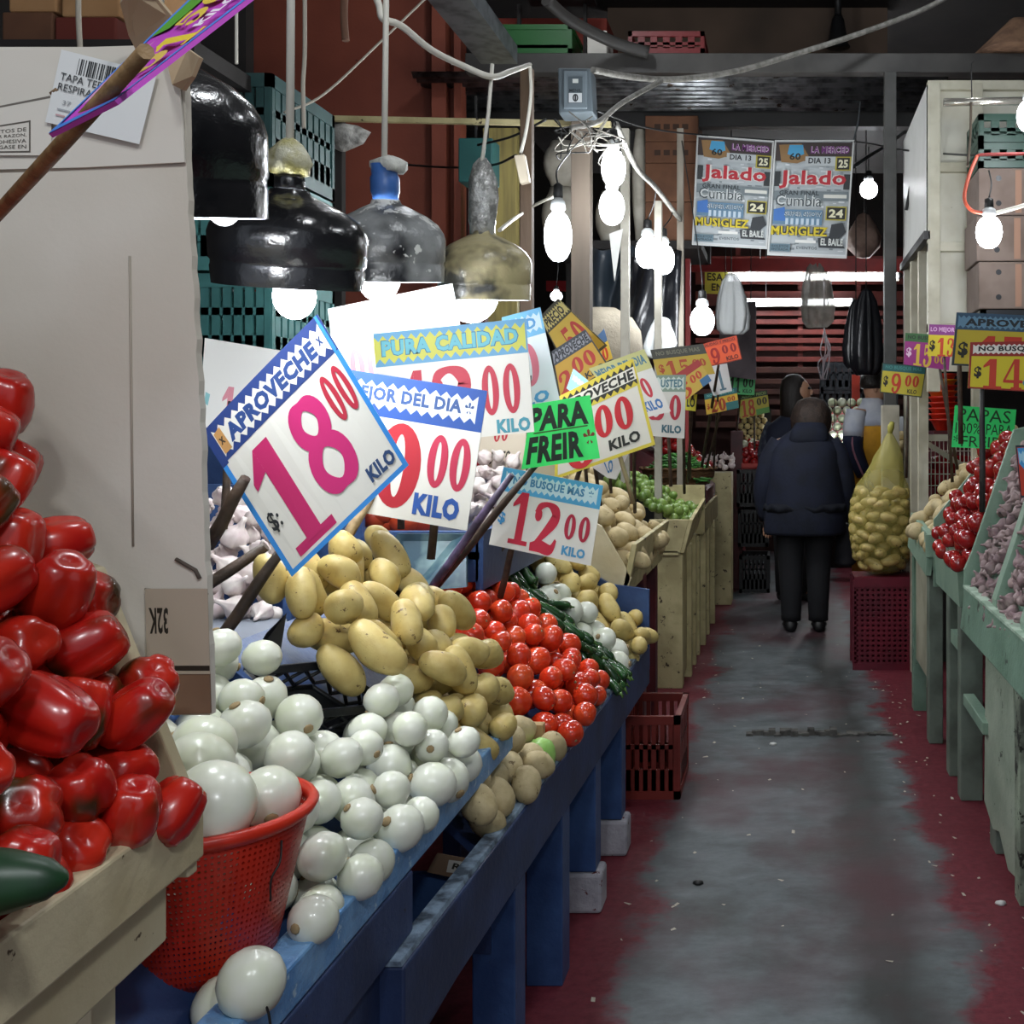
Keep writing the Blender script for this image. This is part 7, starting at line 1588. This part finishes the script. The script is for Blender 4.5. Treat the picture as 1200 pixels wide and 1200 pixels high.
# floor: drain slab and litter
dr = empty('floor_crack', P(955, 862, 4.8), 'broken raised seam across the aisle floor', 'seam'); y0 = 4.84
rr = random.Random(9); mb = MB()
for k in range(26):
    x = W(878, y0)+(W(1042, y0)-W(878, y0))*k/25; mb.box((x-.014, y0+rr.uniform(-.012, .012), 0), (x+.016, y0+.03+rr.uniform(0, .03), .006+.026*rr.random()*(1 if k < 16 else .3)))
mb.build('broken_edge', mat('broken_concrete', '#5c5a56', .9, '#2e2c2a', 18, bump=.6), dr)
dr.location = (dr.location.x, y0, 0); bpy.context.view_layer.update()
for c in dr.children: c.data.transform(Matrix.Translation(P(955, 862, 4.8)-Vector((dr.location)))) 
lit = MB(); rr = random.Random(12)
for k in range(150):
    side = rr.random(); y = rr.uniform(2.2, 7.5); x = rr.uniform(-.5, .62) if side < .4 else (rr.gauss(-.38, .08) if side < .65 else rr.gauss(.52, .07)); s_ = rr.uniform(.002, .006); a = rr.uniform(0, 3)
    c = Vector((x, y, .001)); u = Vector((math.cos(a), math.sin(a), 0))*s_*rr.uniform(1, 2.4); v = Vector((-math.sin(a), math.cos(a), 0))*s_
    lit.add([c-u-v, c+u-v*.6, c+u*.7+v+Vector((0, 0, s_*.5)), c-u*.8+v*.8], [(0, 1, 2, 3)])
o = lit.build('floor_litter', mat('pale_scraps', '#b8b0a0', .8)); tag(o, 'pale scraps scattered on the aisle floor', 'litter', None, 'stuff')
for i, (px, py) in enumerate(((906, 873), (818, 1036), (1173, 1060))):
    c = Vector((W(px, F*H/(py-VY)), F*H/(py-VY), .004)); o = MB().loft([[c+Vector((.016*f*math.cos(a)*(1+.3*math.sin(3*a)), .012*f*math.sin(a), z)) for a in np.linspace(0, 6.283, 11)[:-1]] for f, z in ((1, -.003), (.8, .004), (.3, .007))]).build('paper_scrap', mat('white_paper', '#d0d0cc') if i != 1 else M_blackm)
    tag(o, ['white paper scrap by the broken floor seam', 'dark scrap lying in the middle of the aisle floor', 'crumpled pale scrap on the red floor edge by the green stall'][i], 'scrap')
# cardboard with a mark inside the low blue box
s = Sheet(P(512, 1000, 2.03), P(566, 1010, 2.03), P(560, 1035, 2.03), P(500, 1022, 2.03), '#7c6450', .003); s.poly([(.3, .2), (.7, .15), (.75, .7), (.35, .8)], '#c8c4bc'); s.text('R', .42, .3, .6, .6, '#2c2820', .03)
tag(s.mb.build('carton_piece', s.mats), 'brown carton piece with a white mark in the low blue box', 'carton')
